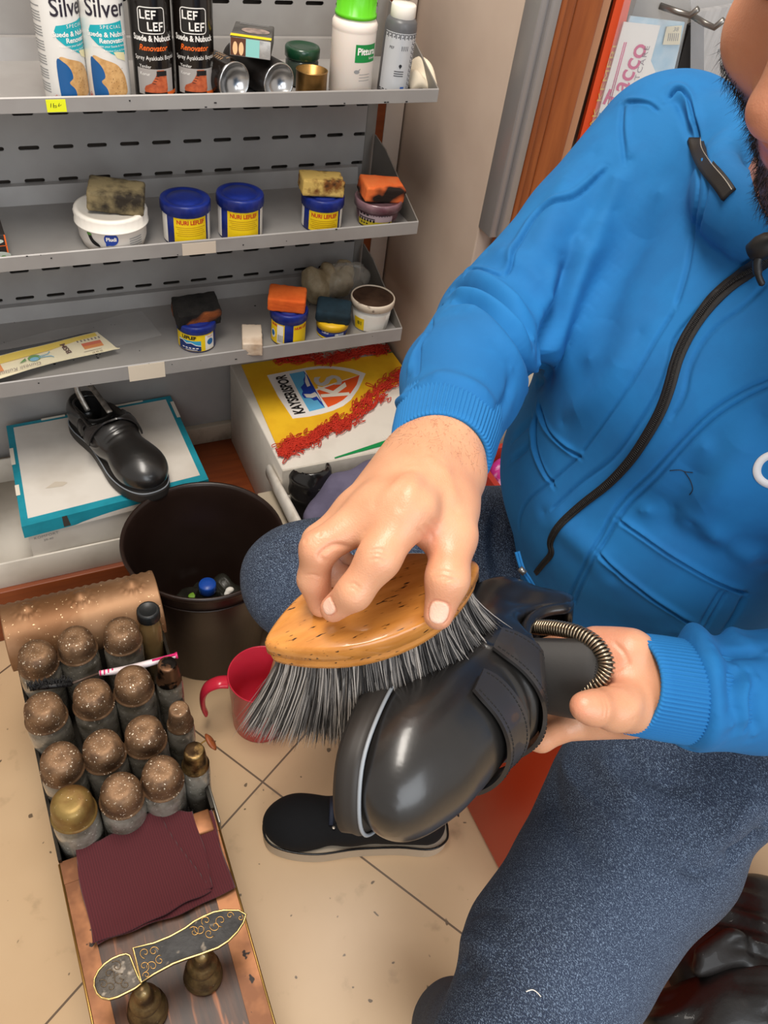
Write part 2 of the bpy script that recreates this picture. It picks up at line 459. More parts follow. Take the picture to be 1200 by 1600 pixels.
m_cardw = mat('white_card', 'dcd5ca', .75, col2='c6beb2', nscale=7, nlo=.45, nhi=.7, bump=.03)
def floor_material():
    m = bpy.data.materials.new('floor_tile'); m.use_nodes = True; nt = m.node_tree; L = nt.links; b = nt.nodes['Principled BSDF']
    tc = nt.nodes.new('ShaderNodeTexCoord'); mp = nt.nodes.new('ShaderNodeMapping'); mp.vector_type = 'POINT'
    a = -math.radians(31.5); ca, sa = math.cos(a), math.sin(a)
    mp.inputs['Rotation'].default_value = (0, 0, a); mp.inputs['Location'].default_value = (-(0.216*ca - 0.622*sa), -(0.216*sa + 0.622*ca), 0)
    L.new(tc.outputs['Object'], mp.inputs[0]); sp = nt.nodes.new('ShaderNodeSeparateXYZ'); L.new(mp.outputs[0], sp.inputs[0])
    def mth(op, *a_):
        n = nt.nodes.new('ShaderNodeMath'); n.operation = op
        for i, v in enumerate(a_):
            if isinstance(v, (int, float)): n.inputs[i].default_value = v
            else: L.new(v, n.inputs[i])
        return n.outputs[0]
    T = 0.5; g = []
    for k in (0, 1):
        q = mth('ABSOLUTE', mth('SUBTRACT', mth('FRACT', mth('ADD', mth('DIVIDE', sp.outputs[k], T), .5)), .5)); g.append(mth('LESS_THAN', q, .0016/T))
    line = mth('MAXIMUM', g[0], g[1])
    def noise(sc, lo, hi, det=5):
        n = nt.nodes.new('ShaderNodeTexNoise'); n.inputs['Scale'].default_value = sc; n.inputs['Detail'].default_value = det; L.new(tc.outputs['Object'], n.inputs['Vector'])
        r = nt.nodes.new('ShaderNodeMapRange'); r.inputs[1].default_value = lo; r.inputs[2].default_value = hi; L.new(n.outputs[0], r.inputs[0]); return r.outputs[0]
    def mix(f, c1, c2):
        x = nt.nodes.new('ShaderNodeMix'); x.data_type = 'RGBA'
        if isinstance(f, (int, float)): x.inputs[0].default_value = f
        else: L.new(f, x.inputs[0])
        for i, c in ((6, c1), (7, c2)):
            if isinstance(c, str): x.inputs[i].default_value = hexc(c)
            else: L.new(c, x.inputs[i])
        return x.outputs[2]
    c = mix(noise(3, .35, .7), 'd2b48f', 'c4a37d'); c = mix(mth('MULTIPLY', noise(24, .62, .74), .35), c, '8d745a')
    c = mix(mth('MULTIPLY', noise(60, .735, .76, 1), .8), c, '3c3026')
    c = mix(line, c, '6b5847'); L.new(c, b.inputs['Base Color']); b.inputs['Roughness'].default_value = .38; b.inputs['Specular IOR Level'].default_value = .4
    return m
m_tile = floor_material()
# ================================================================ setting
def plane(name, V4, m):
    mb = MB(); mb.add(V4, [(0, 1, 2, 3)], False); o = mb.build(name, m); tag(o, kind='structure'); return o
XR = 0.72; YB = 1.36; SF = 1.15
mb = MB(); mb.add(*rbox(.6, .5, -.05, 5, 5, .1, 0)); tag(mb.build('floor', m_tile), kind='structure')
mb = MB(); mb.add(*rbox(-.6, 1.47, 1.3, 2.64+.02, .1, 2.6, 0)); tag(mb.build('wall_back', m_wallb), kind='structure')
# wall return to the right of the shelves, with its thin light reveal strip next to the shelf post
mb = MB(); mb.add(*rbox(XR+.03, 1.2525, 1.3, .06, .345, 2.6, .003)); tag(mb.build('wall_side', m_scuff), kind='structure')
mb = MB(); mb.add(*rbox(.698, 1.405, 1.3, .036, .028, 2.6, 0.001)); tag(mb.build('wall_reveal', m_wallb), kind='structure'); 
bpy.data.objects['wall_reveal'].name = 'trim_1'
mb = MB(); mb.add(*rbox(.664, 1.405, 1.3, .03, .03, 2.6, 0.001)); tag(mb.build('trim_2', m_wood), kind='structure')
# grey metal angle that stops short of the floor, then the wooden frame
mb = MB(); mb.add(*rbox(.7325, 1.062, 1.565, .027, .040, 1.70, .002)); mb.add(*rbox(.7385, 1.040, 1.565, .015, .012, 1.70, .002)); tag(mb.build('trim_3', m_alu), kind='structure')
mb = MB()
for (x0, x1, y) in ((.7475, .760, 1.058), (.760, .78, 1.066), (.78, .826, 1.068)):
    mb.add(*rbox((x0+x1)/2, y, 1.3, x1-x0, .04, 2.6, .004))
mb.add(*rbox(.81, 1.1, 1.3, .06, .04, 2.6, 0)); tag(mb.build('door_1', m_woodf), kind='structure')
m_glassd = mat('dusky_panel', '7d6957', .25, col2='6c594a', nscale=3)
m_pegb = mat('pale_backboard', 'b9b2aa', .6)
mb = MB(); mb.add(*rbox(.842, 1.09, 1.3, .034, .03, 2.6, .002)); tag(mb.build('trim_4', mat('pale_wood', 'c08a66', .35)), kind='structure')
mb = MB(); mb.add(*rbox(.895, 1.13, 1.3, .09, .02, 2.6, 0)); tag(mb.build('wall_panel', m_glassd), kind='structure'); bpy.data.objects['wall_panel'].name = 'window_1'
mb = MB(); mb.add(*rbox(1.44, 1.2, 1.3, 1.0, .04, 2.6, 0)); tag(mb.build('wall_right', m_pegb), kind='structure')
# low wooden platform under the shelves
mb = MB()
mb.add(*rbox(-.13, 1.205, .065, 1.7, .31, .13, .002)); tag(mb.build('trim_5', m_wood), kind='structure')
mb = MB(); mb.add(*rbox(-.13, 1.352, .152, 1.7, .016, .044, .002)); tag(mb.build('baseboard_back', mat('scuffed_white', 'b5a693', .6, col2='6d6152', nscale=14, nlo=.5, nhi=.75)), kind='structure')
# ================================================================ shelving unit
t = empty('shelving_unit', 'grey perforated metal shelving unit with three angled-end shelves', 'shelving unit', (-.1, 1.3, 0))
def slots(mb, x0, x1, z0, z1, y, px0, pitch, sw=.030, sh=.0062):
    """one strip of back panel with a row of real slot holes"""
    zc = (z0+z1)/2; n0 = math.ceil((x0 - px0)/pitch); x = px0 + n0*pitch; cells = []
    while x < x1: cells.append(x); x += pitch
    for xc in cells:
        a = max(xc-pitch/2, x0); b = min(xc+pitch/2, x1)
        inn = []
        for k in range(8): an = -PI/2 + PI*k/7; inn.append((xc+sw/2-sh/2+math.cos(an)*sh/2, zc+math.sin(an)*sh/2))
        for k in range(8): an = PI/2 + PI*k/7; inn.append((xc-sw/2+sh/2+math.cos(an)*sh/2, zc+math.sin(an)*sh/2))
        inn = [(min(max(u, a+.0005), b-.0005), v) for u, v in inn]
        out = [(b, z0)]+[(b, z0+(z1-z0)*k/7) for k in range(1, 8)] + [(a, z1)]+[(a, z1-(z1-z0)*k/7) for k in range(1, 8)]
        V = [(u, y, v) for u, v in inn] + [(u, y, v) for u, v in out] + [(u, y+.003, v) for u, v in inn]
        Fc = []
        for k in range(16):
            j = (k+1) % 16; Fc.append((k, j, 16+j, 16+k)); Fc.append((k, 32+k, 32+j, j))
        mb.add(V, Fc, False)
    a = cells[0]-pitch/2; b = cells[-1]+pitch/2
    if a > x0+1e-6: mb.add([(x0, y, z0), (a, y, z0), (a, y, z1), (x0, y, z1)], [(0, 1, 2, 3)], False)
    if b < x1-1e-6: mb.add([(b, y, z0), (x1, y, z0), (x1, y, z1), (b, y, z1)], [(0, 1, 2, 3)], False)
mb = MB(); YP = 1.357; XE = .632
z = .4125
zs = [.4375]
px0 = .121
while z < 1.25:
    if .38 < z: slots(mb, -.55, XE-.004, z-.025, z+.025, YP, px0 + (.025 if False else 0), .05)
    z += .05
mb.add(*rbox((-.55+XE-.004)/2, YP+.0015, .2625, XE+.546, .003, .25, 0), smooth=False)
mb.build('back_panel', m_grey, t, True)
mb = MB(); mb.add(*rbox(.04, YP+.018, .72, 1.18, .002, 1.2, 0)); mb.build('rear_sheet', m_dark, t, True)
mb = MB(); mb.add(*rbox(XE+.006, 1.372, .68, .02, .03, 1.1, .002)); mb.build('upright', m_greyd, t, True)
SZ = {}
for i, (pz, pb) in enumerate((((200, 150), (200, 172)), ((300, 377), (300, 397)), ((300, 558), (300, 578)))):
    zt = ony(*pz, SF)[2]; zb = ony(*pb, SF)[2]; sd = (.016, .016, .013)[i]; SZ[i+1] = zt - sd + .0001
    s_ = MB(); x0, x1 = -.55, .645
    # tray pan with turned-up front lip, folded edge
    pr = [(1.352, zt-sd), (SF+.003, zt-sd), (SF+.003, zt), (SF, zt+.0015), (SF-.0015, zt), (SF-.0015, zb), (SF+.010, zb), (SF+.010, zb+.002), (SF+.0025, zb+.0035), (SF+.0025, zt-sd-.003), (1.352, zt-sd-.003)]
    n = len(pr); V = [(x0, y, z_) for y, z_ in pr] + [(x1, y, z_) for y, z_ in pr]
    s_.add(V, [(k, (k+1) % n, (k+1) % n+n, k+n) for k in range(n)] + [tuple(range(n))[::-1], tuple(range(n, 2*n))], False)
    so = s_.build('shelf', m_grey, t, True)
    e_ = MB(); tri = [(SF, zb), (SF, zt+.001), (1.30, zt+.058), (1.35, zt+.066), (1.35, zt-.03), (1.25, zb-.004)]
    V = [(x1-.0015, y, z_) for y, z_ in tri] + [(x1+.0005, y, z_) for y, z_ in tri]; n = len(tri)
    e_.add(V, [(k, (k+1) % n, (k+1) % n+n, k+n) for k in range(n)] + [tuple(range(n))[::-1], tuple(range(n, 2*n))], False)
    eb = e_.build('end_bracket', m_greyd, so, False)
    A = np.array(t.matrix_world.inverted()); eb.data.transform(Matrix(A.tolist()))
    k_ = MB(); k_.add([(x0, 1.340, zt-sd), (x1-.03, 1.340, zt-sd), (x1-.03, 1.346, zt+.012), (x0, 1.346, zt+.012)], [(0, 1, 2, 3)], False)
    k_.add([(x0, 1.3555, zt+.0125), (x1-.03, 1.3555, zt+.0125), (x1-.03, 1.346, zt+.012), (x0, 1.346, zt+.012)], [(0, 1, 2, 3)], False)
    kb = k_.build('rear_lip', m_grey, so, False); kb.data.transform(Matrix(A.tolist()))
    # stickers on the lips, chips in the paint
    def st(name, xa, xb, fr0, fr1, m, sk=0.0):
        p0 = ony(xa, pz[1], SF-.0018)[0]; p1 = ony(xb, pz[1], SF-.0018)[0]; h = zt - zb
        q = MB(); q.add([(p0, SF-.0026, zt-h*fr1+sk), (p1, SF-.0026, zt-h*fr1), (p1, SF-.0026, zt-h*fr0), (p0, SF-.0026, zt-h*fr0+sk), (p0, SF-.0018, zt-h*fr1+sk), (p1, SF-.0018, zt-h*fr1), (p1, SF-.0018, zt-h*fr0), (p0, SF-.0018, zt-h*fr0+sk)], [(0, 1, 2, 3), (4, 5, 6, 7), (0, 1, 5, 4), (3, 2, 6, 7), (0, 3, 7, 4), (1, 2, 6, 5)], False)
        o = q.build(name, m, so, False); o.data.transform(Matrix(A.tolist())); return o
    if i == 0:
        st('price_sticker', 70, 101, .1, .95, mat('neon_yellow_sticker', 'e6ea1c', .6)); 
        decal('handwriting', [line2d([(-.006, -.002), (-.005, .003)], .0007), line2d([(-.002, .003), (-.003, -.002), (.001, -.002), (.001, 0), (-.003, 0)], .0007), line2d([(.003, -.001), (.005, .003), (.004, -.001), (.007, .001)], .0007)],
              planemap((ony(86, 162, SF)[0]+.1, SF-.0029-1.3, (zt+zb)/2), (1, 0, 0), (0, 0, 1), 0), m_black, so)
    if i == 1: st('masking_tape', 284, 337, .1, 1.0, mat('masking_tape', 'cdbfae', .7))
    if i == 2: st('masking_tape', 198, 256, .0, 1.15, mat('masking_tape_pale', 'dccfbb', .7))
    for kx in ([(350, .3), (545, .2), (470, .5)] if i == 0 else [(425, .6), (418, .55), (470, .3), (600, .3)] if i == 1 else [(150, .2), (520, .4)]):
        pass
    if True:
        c_ = MB(); rr = random.Random(i+3)
        for _ in range(9):
            xx = rr.uniform(-.15, .62); zz = zt - rr.choice([0.0, .3, .6, .9])*(zt-zb); s0 = rr.uniform(.0006, .0018)
            c_.add(*rbox(xx, SF-.0018, zz, s0*rr.uniform(1, 2.5), .0006, s0, 0), smooth=False)
            xx = rr.uniform(-.1, .6); yy = rr.uniform(1.17, 1.33)
            if i == 2:
                for _k in range(4): c_.add(*rbox(xx+rr.uniform(-.1, .1), yy+rr.uniform(-.03, .03), zt-sd+.0003, s0*2, s0*1.5, .0006, 0), smooth=False)
        cc = c_.build('paint_chips', mat('chipped_dark', '1d1b1b', .8), so, False); cc.data.transform(Matrix(A.tolist())); tag(cc, kind='stuff')
# ================================================================ goods on the shelves
def spot(px, py, Y): p = ony(px, py, Y); return p
Z1, Z2, Z3 = SZ[1], SZ[2], SZ[3]
# ---- top shelf: spray cans
m_canw = mat('can_white', 'e9e6e0', .25, .1, coat=.3); m_cank = mat('can_black', '17120f', .22, coat=.4)
m_suede = mat('printed_shoe_tan', 'd9ac72', .4, col2='c2935b', nscale=120); m_deep = mat('printed_deep_blue', '1d5a94', .4); m_boot = mat('printed_boot_orange', 'c4623a', .4, col2='a74e2e', nscale=150)
m_inkw = mat('white_ink', 'f2eee8', .5); m_inkg = mat('grey_ink', '8d8d8d', .5); m_fade = mat('fading_grey_print', '8d8885', .35)
def can_body(t, r, h, m, body='can'):
    q = MB(); q.add(*lathe([(r*.90, .001), (r*.93, 0), (r*.99, .002), (r, .005), (r, h-.012), (r*.96, h-.006), (r*.7, h)], 40)); return q.build(body, m, t)
def silver_can(px, label, rot):
    p = onz(px, 150, Z1); r = .0272; x = p[0]; y = SF+.010+r
    t = empty('spray_can', label, 'spray can', (x, y, Z1+.0003), (0, 0, lookcam((x, y)) + rot))
    can_body(t, r, .185, m_canw); f = lambda off: cylmap(r, off=off); fu = lambda off: cylmap(r, z0=.007, off=off)
    decal('printed_panel', [poly2d([(-.022, .087), (-.019, .093), (.021, .098), (.024, .060), (.018, .056), (.004, .062), (-.012, .072), (-.020, .079)])], f(.0003), m_teal, t, .003)
    decal('printed_panel', [poly2d([(.006, .064), (.010, .057), (.022, .052), (.022, .062), (.012, .064)])], f(.0005), mat('cream_ink', 'e6dcae', .5), t, .003)
    decal('lettering', [tr2d(text2d('Silver', .028, bold=.0003), .002, .1115, .85, 1)], f(.0005), mat('silver_name_ink', '2a2430', .4), t, .002)
    decal('lettering', [tr2d(text2d('SPECIAL', .0055, spacing=1.4), .006, .092), tr2d(text2d('Suede & Nubuck', .0078, bold=.0002), .002, .0835), tr2d(text2d('Renovator', .0078, bold=.0002), .007, .0765), tr2d(text2d('Renovates your Suede & Nubuck', .0034), .004, .0705), tr2d(text2d('Refresher Care & Colour', .003), .010, .0655)], f(.0006), m_inkw, t, .002)
    decal('printed_shoe', [poly2d(smoothpts([(-.021, .050), (-.008, .049), (.008, .043), (.017, .032), (.021, .020), (.020, .006), (-.002, .003), (-.018, .003), (-.020, .02)], 5, True))], fu(.0005), m_suede, t, .003)
    decal('printed_shoe_lining', [poly2d(smoothpts([(-.024, .047), (-.016, .046), (-.009, .038), (-.007, .028), (-.012, .022), (-.006, .014), (-.006, .005), (-.018, .004), (-.024, .004)], 5, True))], fu(.0007), m_deep, t, .003)
    decal('perforations', [ell2d(random.Random(k).uniform(-.002, .016), random.Random(k+50).uniform(.008, .038), .0005, .0005, 6) for k in range(16)], fu(.0008), mat('brown_ink', '6b4526', .5), t)
    decal('small_print', [rect2d(-.056, .012+k*.0032, -.037, .0132+k*.0032) for k in range(32) if k % 5] , f(.0004), m_inkg, t, .003)
    decal('hazard_diamond', [line2d([(-.034, .009), (-.030, .014), (-.026, .009), (-.030, .004), (-.034, .009)], .0006), rect2d(-.031, .007, -.029, .011)], f(.0006), m_red, t, .002)
    return t
silver_can(104, 'white and teal spray can with a silver name, left of the pair', .62)
silver_can(171, 'white and teal spray can beside the black cans on the top shelf', .12)
def black_can(px, label, rot):
    p = onz(px, 147, Z1); r = .0260; x = p[0]; y = SF+.012+r
    t = empty('spray_can', label, 'spray can', (x, y, Z1+.0003), (0, 0, lookcam((x, y)) + rot))
    can_body(t, r, .18, m_cank); f = lambda off: cylmap(r, off=off); fu = lambda off: cylmap(r, z0=.009, off=off)
    decal('faded_print', [rect2d(-.024, .002, .026, .034)], fu(.0002), mat('pale_grey_print', 'a39d99', .3), t, .003)
    decal('orange_band', [rect2d(.012, .0015, .036, .006)], fu(.00035), m_org, t, .003)
    decal('logo_frame', [rrect2d(-.0165, .0845, .0165, .1135, .004, .0011)], f(.0005), m_inkw, t, .002)
    def blk(s, x0, y0, w, h, st=.0018):
        o = []
        for i, c in enumerate(s):
            a = x0 + i*w*1.18
            if c in 'LEF':
                o.append(rect2d(a, y0, a+st, y0+h))
                if c in 'LE': o.append(rect2d(a, y0, a+w, y0+st))
                if c in 'EF': o.append(rect2d(a, y0+h-st, a+w, y0+h)); o.append(rect2d(a, y0+h/2-st/2, a+w*.85, y0+h/2+st/2))
        return o
    decal('lettering', blk('LEF', -.0140, .1005, .0060, .0100) + blk('LEF', -.0055, .0875, .0060, .0100), f(.0006), m_inkw, t, .002)
    decal('lettering', [tr2d(text2d('Suede & Nubuck', .0095, bold=.0003), 0, .0785, .8, 1), tr2d(text2d('Sprey Ayakkabi Boyasi', .0072), .002, .0560, .85, 1, .03), tr2d(text2d('Yeniler', .0055), -.012, .0455), tr2d(text2d('Korur', .0055), -.013, .0365)], f(.0006), m_inkw, t, .002)
    decal('lettering', [tr2d(text2d('Renovator', .0095, shear=.25, bold=.0002), 0, .0675, .9, 1)], f(.0006), m_org, t, .002)
    decal('printed_boot', [poly2d([(-.014, .004), (.014, .004), (.016, .010), (.015, .026), (.012, .033), (.003, .033), (.001, .026), (-.005, .017), (-.013, .013), (-.015, .009)])], fu(.0006), m_boot, t, .003)
    decal('printed_boot_sole', [rect2d(-.015, .0025, .015, .0055), rect2d(.002, .026, .015, .032)] + [line2d([(-.004+k*.0017, .017+k*.003), (.0+k*.0017, .0165+k*.003)], .0007) for k in range(4)], fu(.0008), m_black, t, .003)
    return t
black_can(240, 'black spray can with a printed boot, next to the white cans', .05)
black_can(303, 'black spray can with a printed boot, next to the lying cans', .02)
# ---- cans lying on their side, bottoms toward the viewer
def lying_can(px, py, r, L, dirpx, mb_, label, wrap):
    y = SF+.012; c = np.array(ony(px, py, y)); c[2] = Z1 + r + .0004
    ax = unit([dirpx, 1.0, 0]); up = np.array([0, 0, 1.0]); sx = np.cross(up, ax)
    t = empty('spray_can', label, 'spray can', c, basis=(sx, up, ax))
    # local z runs from the bottom into the shelf
    q = MB(); q.add(*lathe([(r*.93, -.0002), (r*.97, 0), (r, .003), (r, L-.02), (r*.9, L-.012), (r*.5, L-.008), (r*.5, L)], 36, cap0=False)); q.build('can', mb_, t)
    q = MB(); q.add(*lathe([(r*.93, -.0002), (r*.90, .0006), (r*.86, .002), (r*.7, .007), (r*.45, .0105), (r*.2, .0125), (r*.02, .013)], 36, cap0=False)); q.build('can_bottom', m_steel, t)
    q = MB(); q.add(*tube([(r*.955*math.cos(a), r*.955*math.sin(a), -.0004) for a in np.linspace(0, 2*PI, 37)[:-1]], .0013, 6, closed=True)); q.build('bottom_rim', m_steel, t)
    if wrap:
        decal('lettering', [rect2d(-.02+j*.0075, .012+k*.0045, -.0145+j*.0075, .0135+k*.0045) for k in range(9) for j in range(6) if (k*7+j*3) % 5], cylmap(r, PI*.62, 0, .0004), mat('tan_ink', 'b68d63', .5), t, .003)
    return t
lying_can(366, 121, .0262, .135, -.42, m_cank, 'black printed spray can lying on its side beside the standing black cans', True)
lying_can(436, 119, .0252, .12, -.30, mat('can_dark_wrap', '211b18', .45, col2='120f0e', nscale=40, bump=.3, bscale=60), 'spray can in dark plastic lying on its side, beside the brass tin', False)
# ---- cigarette style carton resting on both lying cans
p = ony(391, 66, SF+.05)
ux = unit([.93, -.36, -.02]); uy = unit(np.cross((0, 0.05, 1.0), ux)); uz = np.cross(ux, uy)
t = empty('carton', 'crumpled black and yellow carton resting on the two lying cans', 'carton', (p[0]+.004, SF+.052, Z1+.0665), basis=(ux, uy, uz))
q = MB(); q.add(*rbox(0, 0, 0, .054, .086, .023, .002)); q.build('box', mat('carton_dark', '3f3d3b', .5, col2='5a5855', nscale=30, bump=.4, bscale=40), t)
q = MB(); q.add(*rbox(0, -.0434, -.0005, .0535, .0016, .0215, .0005)); q.build('end_flap', mat('carton_silver', 'b9b6b2', .35, .2, col2='8b8986', nscale=40), t)
decal('yellow_band', [rect2d(-.027, -.0425, .027, -.030)], lambda V: np.c_[V, np.full(len(V), .0121)], m_yel, t)
decal('printed_picture', [ell2d(.004, -.003, .019, .016)], lambda V: np.c_[V, np.full(len(V), .0121)], mat('print_skin_grey', 'a08b82', .5, col2='6d625d', nscale=60), t)
decal('printed_lines', [rect2d(-.02, .028+k*.004, .02, .0295+k*.004) for k in range(3)], lambda V: np.c_[V, np.full(len(V), .0121)], m_inkg, t)
fm = lambda V: np.c_[V[:, 0], np.full(len(V), -.0445), V[:, 1]]
decal('teal_panel', [rect2d(-.006, -.0105, .012, .0105)], fm, mat('mint_ink', '8fcdc6', .5), t)
decal('printed_picture', [rect2d(-.026, -.0105, -.006, .0105)], fm, mat('print_brown', '5c3420', .5), t)
fm2 = lambda V: np.c_[V[:, 0], np.full(len(V), -.0448), V[:, 1]]
decal('printed_glow', [ell2d(-.020, -.002, .0032, .008), ell2d(-.012, -.002, .0032, .008)], fm2, mat('print_peach', 'f2c290', .5), t)
# ---- brass tin, green jar, bottles, cloth
def lid_ridges(t, r, z0, z1, m, n=40, name='lid', dome=.001, ring=True):
    q = MB(); q.add(*lathe([(r*.96, z0), (r, z0+.001), (r, z1-.003), (r*.985, z1-.0008), (r*.95, z1), (r*.80, z1), (r*.77, z1-.0012), (r*.70, z1-.0012), (r*.66, z1+dome*.3), (r*.3, z1+dome), (r*.01, z1+dome)], 64, fn=lambda rr, z, a: rr + (0.0005*math.cos(a*n) if (z0 < z < z1-.002 and rr >= r*.99) else 0)))
    return q.build(name, m, t)
x, y, _ = spot(487, 118, SF+.033)
t = empty('brass_tin', 'small open brass coloured tin beside the white bottle', 'tin', (x, y, Z1+.0003))
q = MB(); r = .0222; q.add(*lathe([(r*.97, 0), (r, .002), (r, .0325), (r*1.03, .0335), (r*1.03, .0345), (r*.95, .0345), (r*.95, .004), (r*.01, .0035)], 40)); q.build('tin', mat('brass', 'a8804a', .35, .85, col2='8a6a3c', nscale=40), t)
x, y, _ = spot(468, 92, SF+.08)
t = empty('glass_jar', 'small jar with dark green lid behind the brass tin', 'jar', (x+.004, y, Z1+.0003))
q = MB(); q.add(*lathe([(.02, 0), (.024, .004), (.024, .032), (.021, .037)], 32)); q.build('jar', mat('dim_glass', '39423a', .15, coat=.5), t)
q = MB(); q.add(*lathe([(.0235, .036), (.0255, .038), (.0255, .049), (.024, .0515), (.021, .052), (.019, .050), (.01, .0495), (.001, .0495)], 40)); q.build('lid', mat('dark_green_lid', '123a24', .3, coat=.4), t)
x, y, _ = spot(541, 138, SF+.043)
x = onz(541, 140, Z1)[0]
t = empty('plastic_bottle', 'white plastic bottle with bright green ribbed cap on the top shelf', 'bottle', (x+.001, SF+.043, Z1+.0003), (0, 0, lookcam((x, 1.19))))
R = .0315; q = MB(); q.add(*lathe([(R*.93, 0), (R, .003), (R, .084), (R*1.0, .0845), (R*1.02, .0865), (R*1.02, .093), (R*.96, .0965), (R*.80, .101), (R*.78, .104)], 48)); q.build('bottle', mat('milky_plastic', 'efe3d8', .38, sss=.1), t)
q = MB(); q.add(*lathe([(R*.86, .100), (R*.93, .101), (R*.93, .1055), (R*.88, .106), (R*.87, .130), (R*.84, .1325), (R*.01, .1325)], 64, fn=lambda rr, z, a: rr + (.0007*(1 if math.cos(a*26) > 0 else -1) if .106 < z < .131 and rr > R*.8 else 0))); q.build('cap', mat('lime_plastic', '5fc41c', .35), t)
decal('green_label', [rect2d(.004, .049, .040, .072)], cylmap(R, off=.0003), mat('green_ink', '12883f', .5), t, .003)
decal('lettering', [tr2d(text2d('Pittura', .0125, bold=.0004), .022, .063, .9, 1), tr2d(text2d('Solvent', .0045), .032, .0545)], cylmap(R, off=.0006), m_inkw, t, .002)
decal('printed_brush', [ell2d(.008, .037, .004, .0025), line2d([(.008, .037), (.013, .041)], .001)] + [rect2d(.012, .025+k*.004, .03, .0257+k*.004) for k in range(3)], cylmap(R, off=.0005), m_inkg, t, .003)
x = onz(602, 137, Z1)[0]
t = empty('squeeze_bottle', 'grey squeeze bottle with key pattern border and white flip cap', 'bottle', (x+.001, SF+.036, Z1+.0003), (0, math.radians(1.5), lookcam((x, 1.19))+.12))
R = .0232; q = MB(); q.add(*lathe([(R*.93, 0), (R, .003), (R, .090), (R*.95, .097), (R*.80, .102)], 40)); q.build('bottle', mat('grey_plastic', '5a5a5c', .35), t)
q = MB(); q.add(*lathe([(R*.72, .100), (R*.76, .101), (R*.76, .117), (R*.70, .119), (R*.3, .119)], 40)); cp = q.build('cap', m_white, t)
q = MB(); q.add(*xf(lathe([(R*.70, 0), (R*.72, .002), (R*.70, .006), (R*.4, .008), (R*.02, .008)], 32), (0, .012, .128), 0, -.9)); q.build('flip_lid', m_white, t)
decal('pale_label', [rect2d(-.026, .008, .03, .086)], cylmap(R, off=.0003), mat('silver_label', 'c6c8cb', .35, .2), t, .003)
kb = []
for k in range(9):
    a = -.026 + k*.0062; kb.append(line2d([(a, .0785), (a, .0845), (a+.0045, .0845), (a+.0045, .0805), (a+.0022, .0805)], .0011)); kb.append(rect2d(a, .009, a+.004, .0104))
for k in range(11):
    b = .012 + k*.006; kb.append(line2d([(.0215, b), (.027, b), (.027, b+.004), (.0235, b+.004)], .001)); kb.append(rect2d(.0195, b, .0203, b+.004))
kb += [ell2d(.004, .044, .0022, .0022), poly2d([(.002, .0435), (.006, .0435), (.004, .040)])]
kb += [line2d([(.003+.0028*j, .064), (.003+.0028*j, .070)], .0008) for j in range(4)] + [rect2d(-.004, .030+k*.003, .010, .031+k*.003) for k in range(3)]
kb += [tr2d(text2d('PEF', .005), -.012, .0665)]
decal('key_pattern', kb, cylmap(R, off=.0006), mat('dark_ink', '24262c', .5), t, .002)
decal('blue_mark', [rect2d(.008, .012, .014, .016)], cylmap(R, off=.0007), mat('blue_ink', '3d62a8', .5), t, .002)
p = onz(645, 130, Z1)
def clothfn(u, v):
    a = u*2-1; b = v*2-1; r = 1 - .30*(a*a + b*b)/2
    hgt = .024*max(0, (1-a*a))**.6*max(0, 1-b*b)**.6*(1+.35*math.sin(5*a+3*b)) + .002*math.sin(9*a*b+4*a) + .0035
    return (a*.030*r, b*.036*r, max(hgt, .0008))
t_ = MB(); t_.add(*solid(clothfn, 26, 26, .0016)); o = t_.build('cloth', mat('cream_cloth', 'e6d8c0', .85, bump=.2, bscale=400), None); o.location = (p[0]+.000, SF+.062, Z1+.0022); o.name = 'polishing_cloth'
tag(o, 'crumpled cream cloth at the right end of the top shelf', 'cloth')
# ---- sponge helper
def sponge(name, label, top, Z, size, ux, m, uyt=(0, 0, 1), soot=None, tilt=0, bvl=.004, cat='sponge', holes=True, mname='sponge', bend=0):
    bm = bmesh.new(); bmesh.ops.create_cube(bm, size=1.0)
    for v in bm.verts: v.co = Vector((v.co.x*size[0], v.co.y*size[1], v.co.z*size[2]))
    bmesh.ops.bevel(bm, geom=list(bm.edges), offset=bvl, segments=3, profile=.6, affect='EDGES')
    bmesh.ops.subdivide_edges(bm, edges=[e for e in bm.edges if e.calc_length() > .008], cuts=7, use_grid_fill=True)
    rr = random.Random(hash(size[0]*1000) % 97)
    for v in bm.verts:
        n = v.normal if v.normal.length else Vector((0, 0, 1)); c = v.co
        d = .0006*math.sin(c.x*420+1)*math.cos(c.y*390) + .0005*rr.uniform(-1, 1)
        v.co = c + Vector((c.x, c.y, c.z)).normalized()*d + Vector((0, 0, bend*(c.x/size[0])**2*size[2]*2))
    me = bpy.data.meshes.new(name); bm.to_mesh(me); bm.free(); me.polygons.foreach_set('use_smooth', [True]*len(me.polygons))
    me.materials.append(m); o = bpy.data.objects.new(name, me); C.objects.link(o)
    ux = unit(ux); uz = unit(np.array(uyt, float)); uy = unit(np.cross(uz, ux)); uz = np.cross(ux, uy)
    mm = Matrix.Identity(4)
    for i in range(3): mm[i][0] = ux[i]; mm[i][1] = uy[i]; mm[i][2] = uz[i]; mm[i][3] = top[i]
    o.matrix_world = mm; tag(o, label, cat); return o
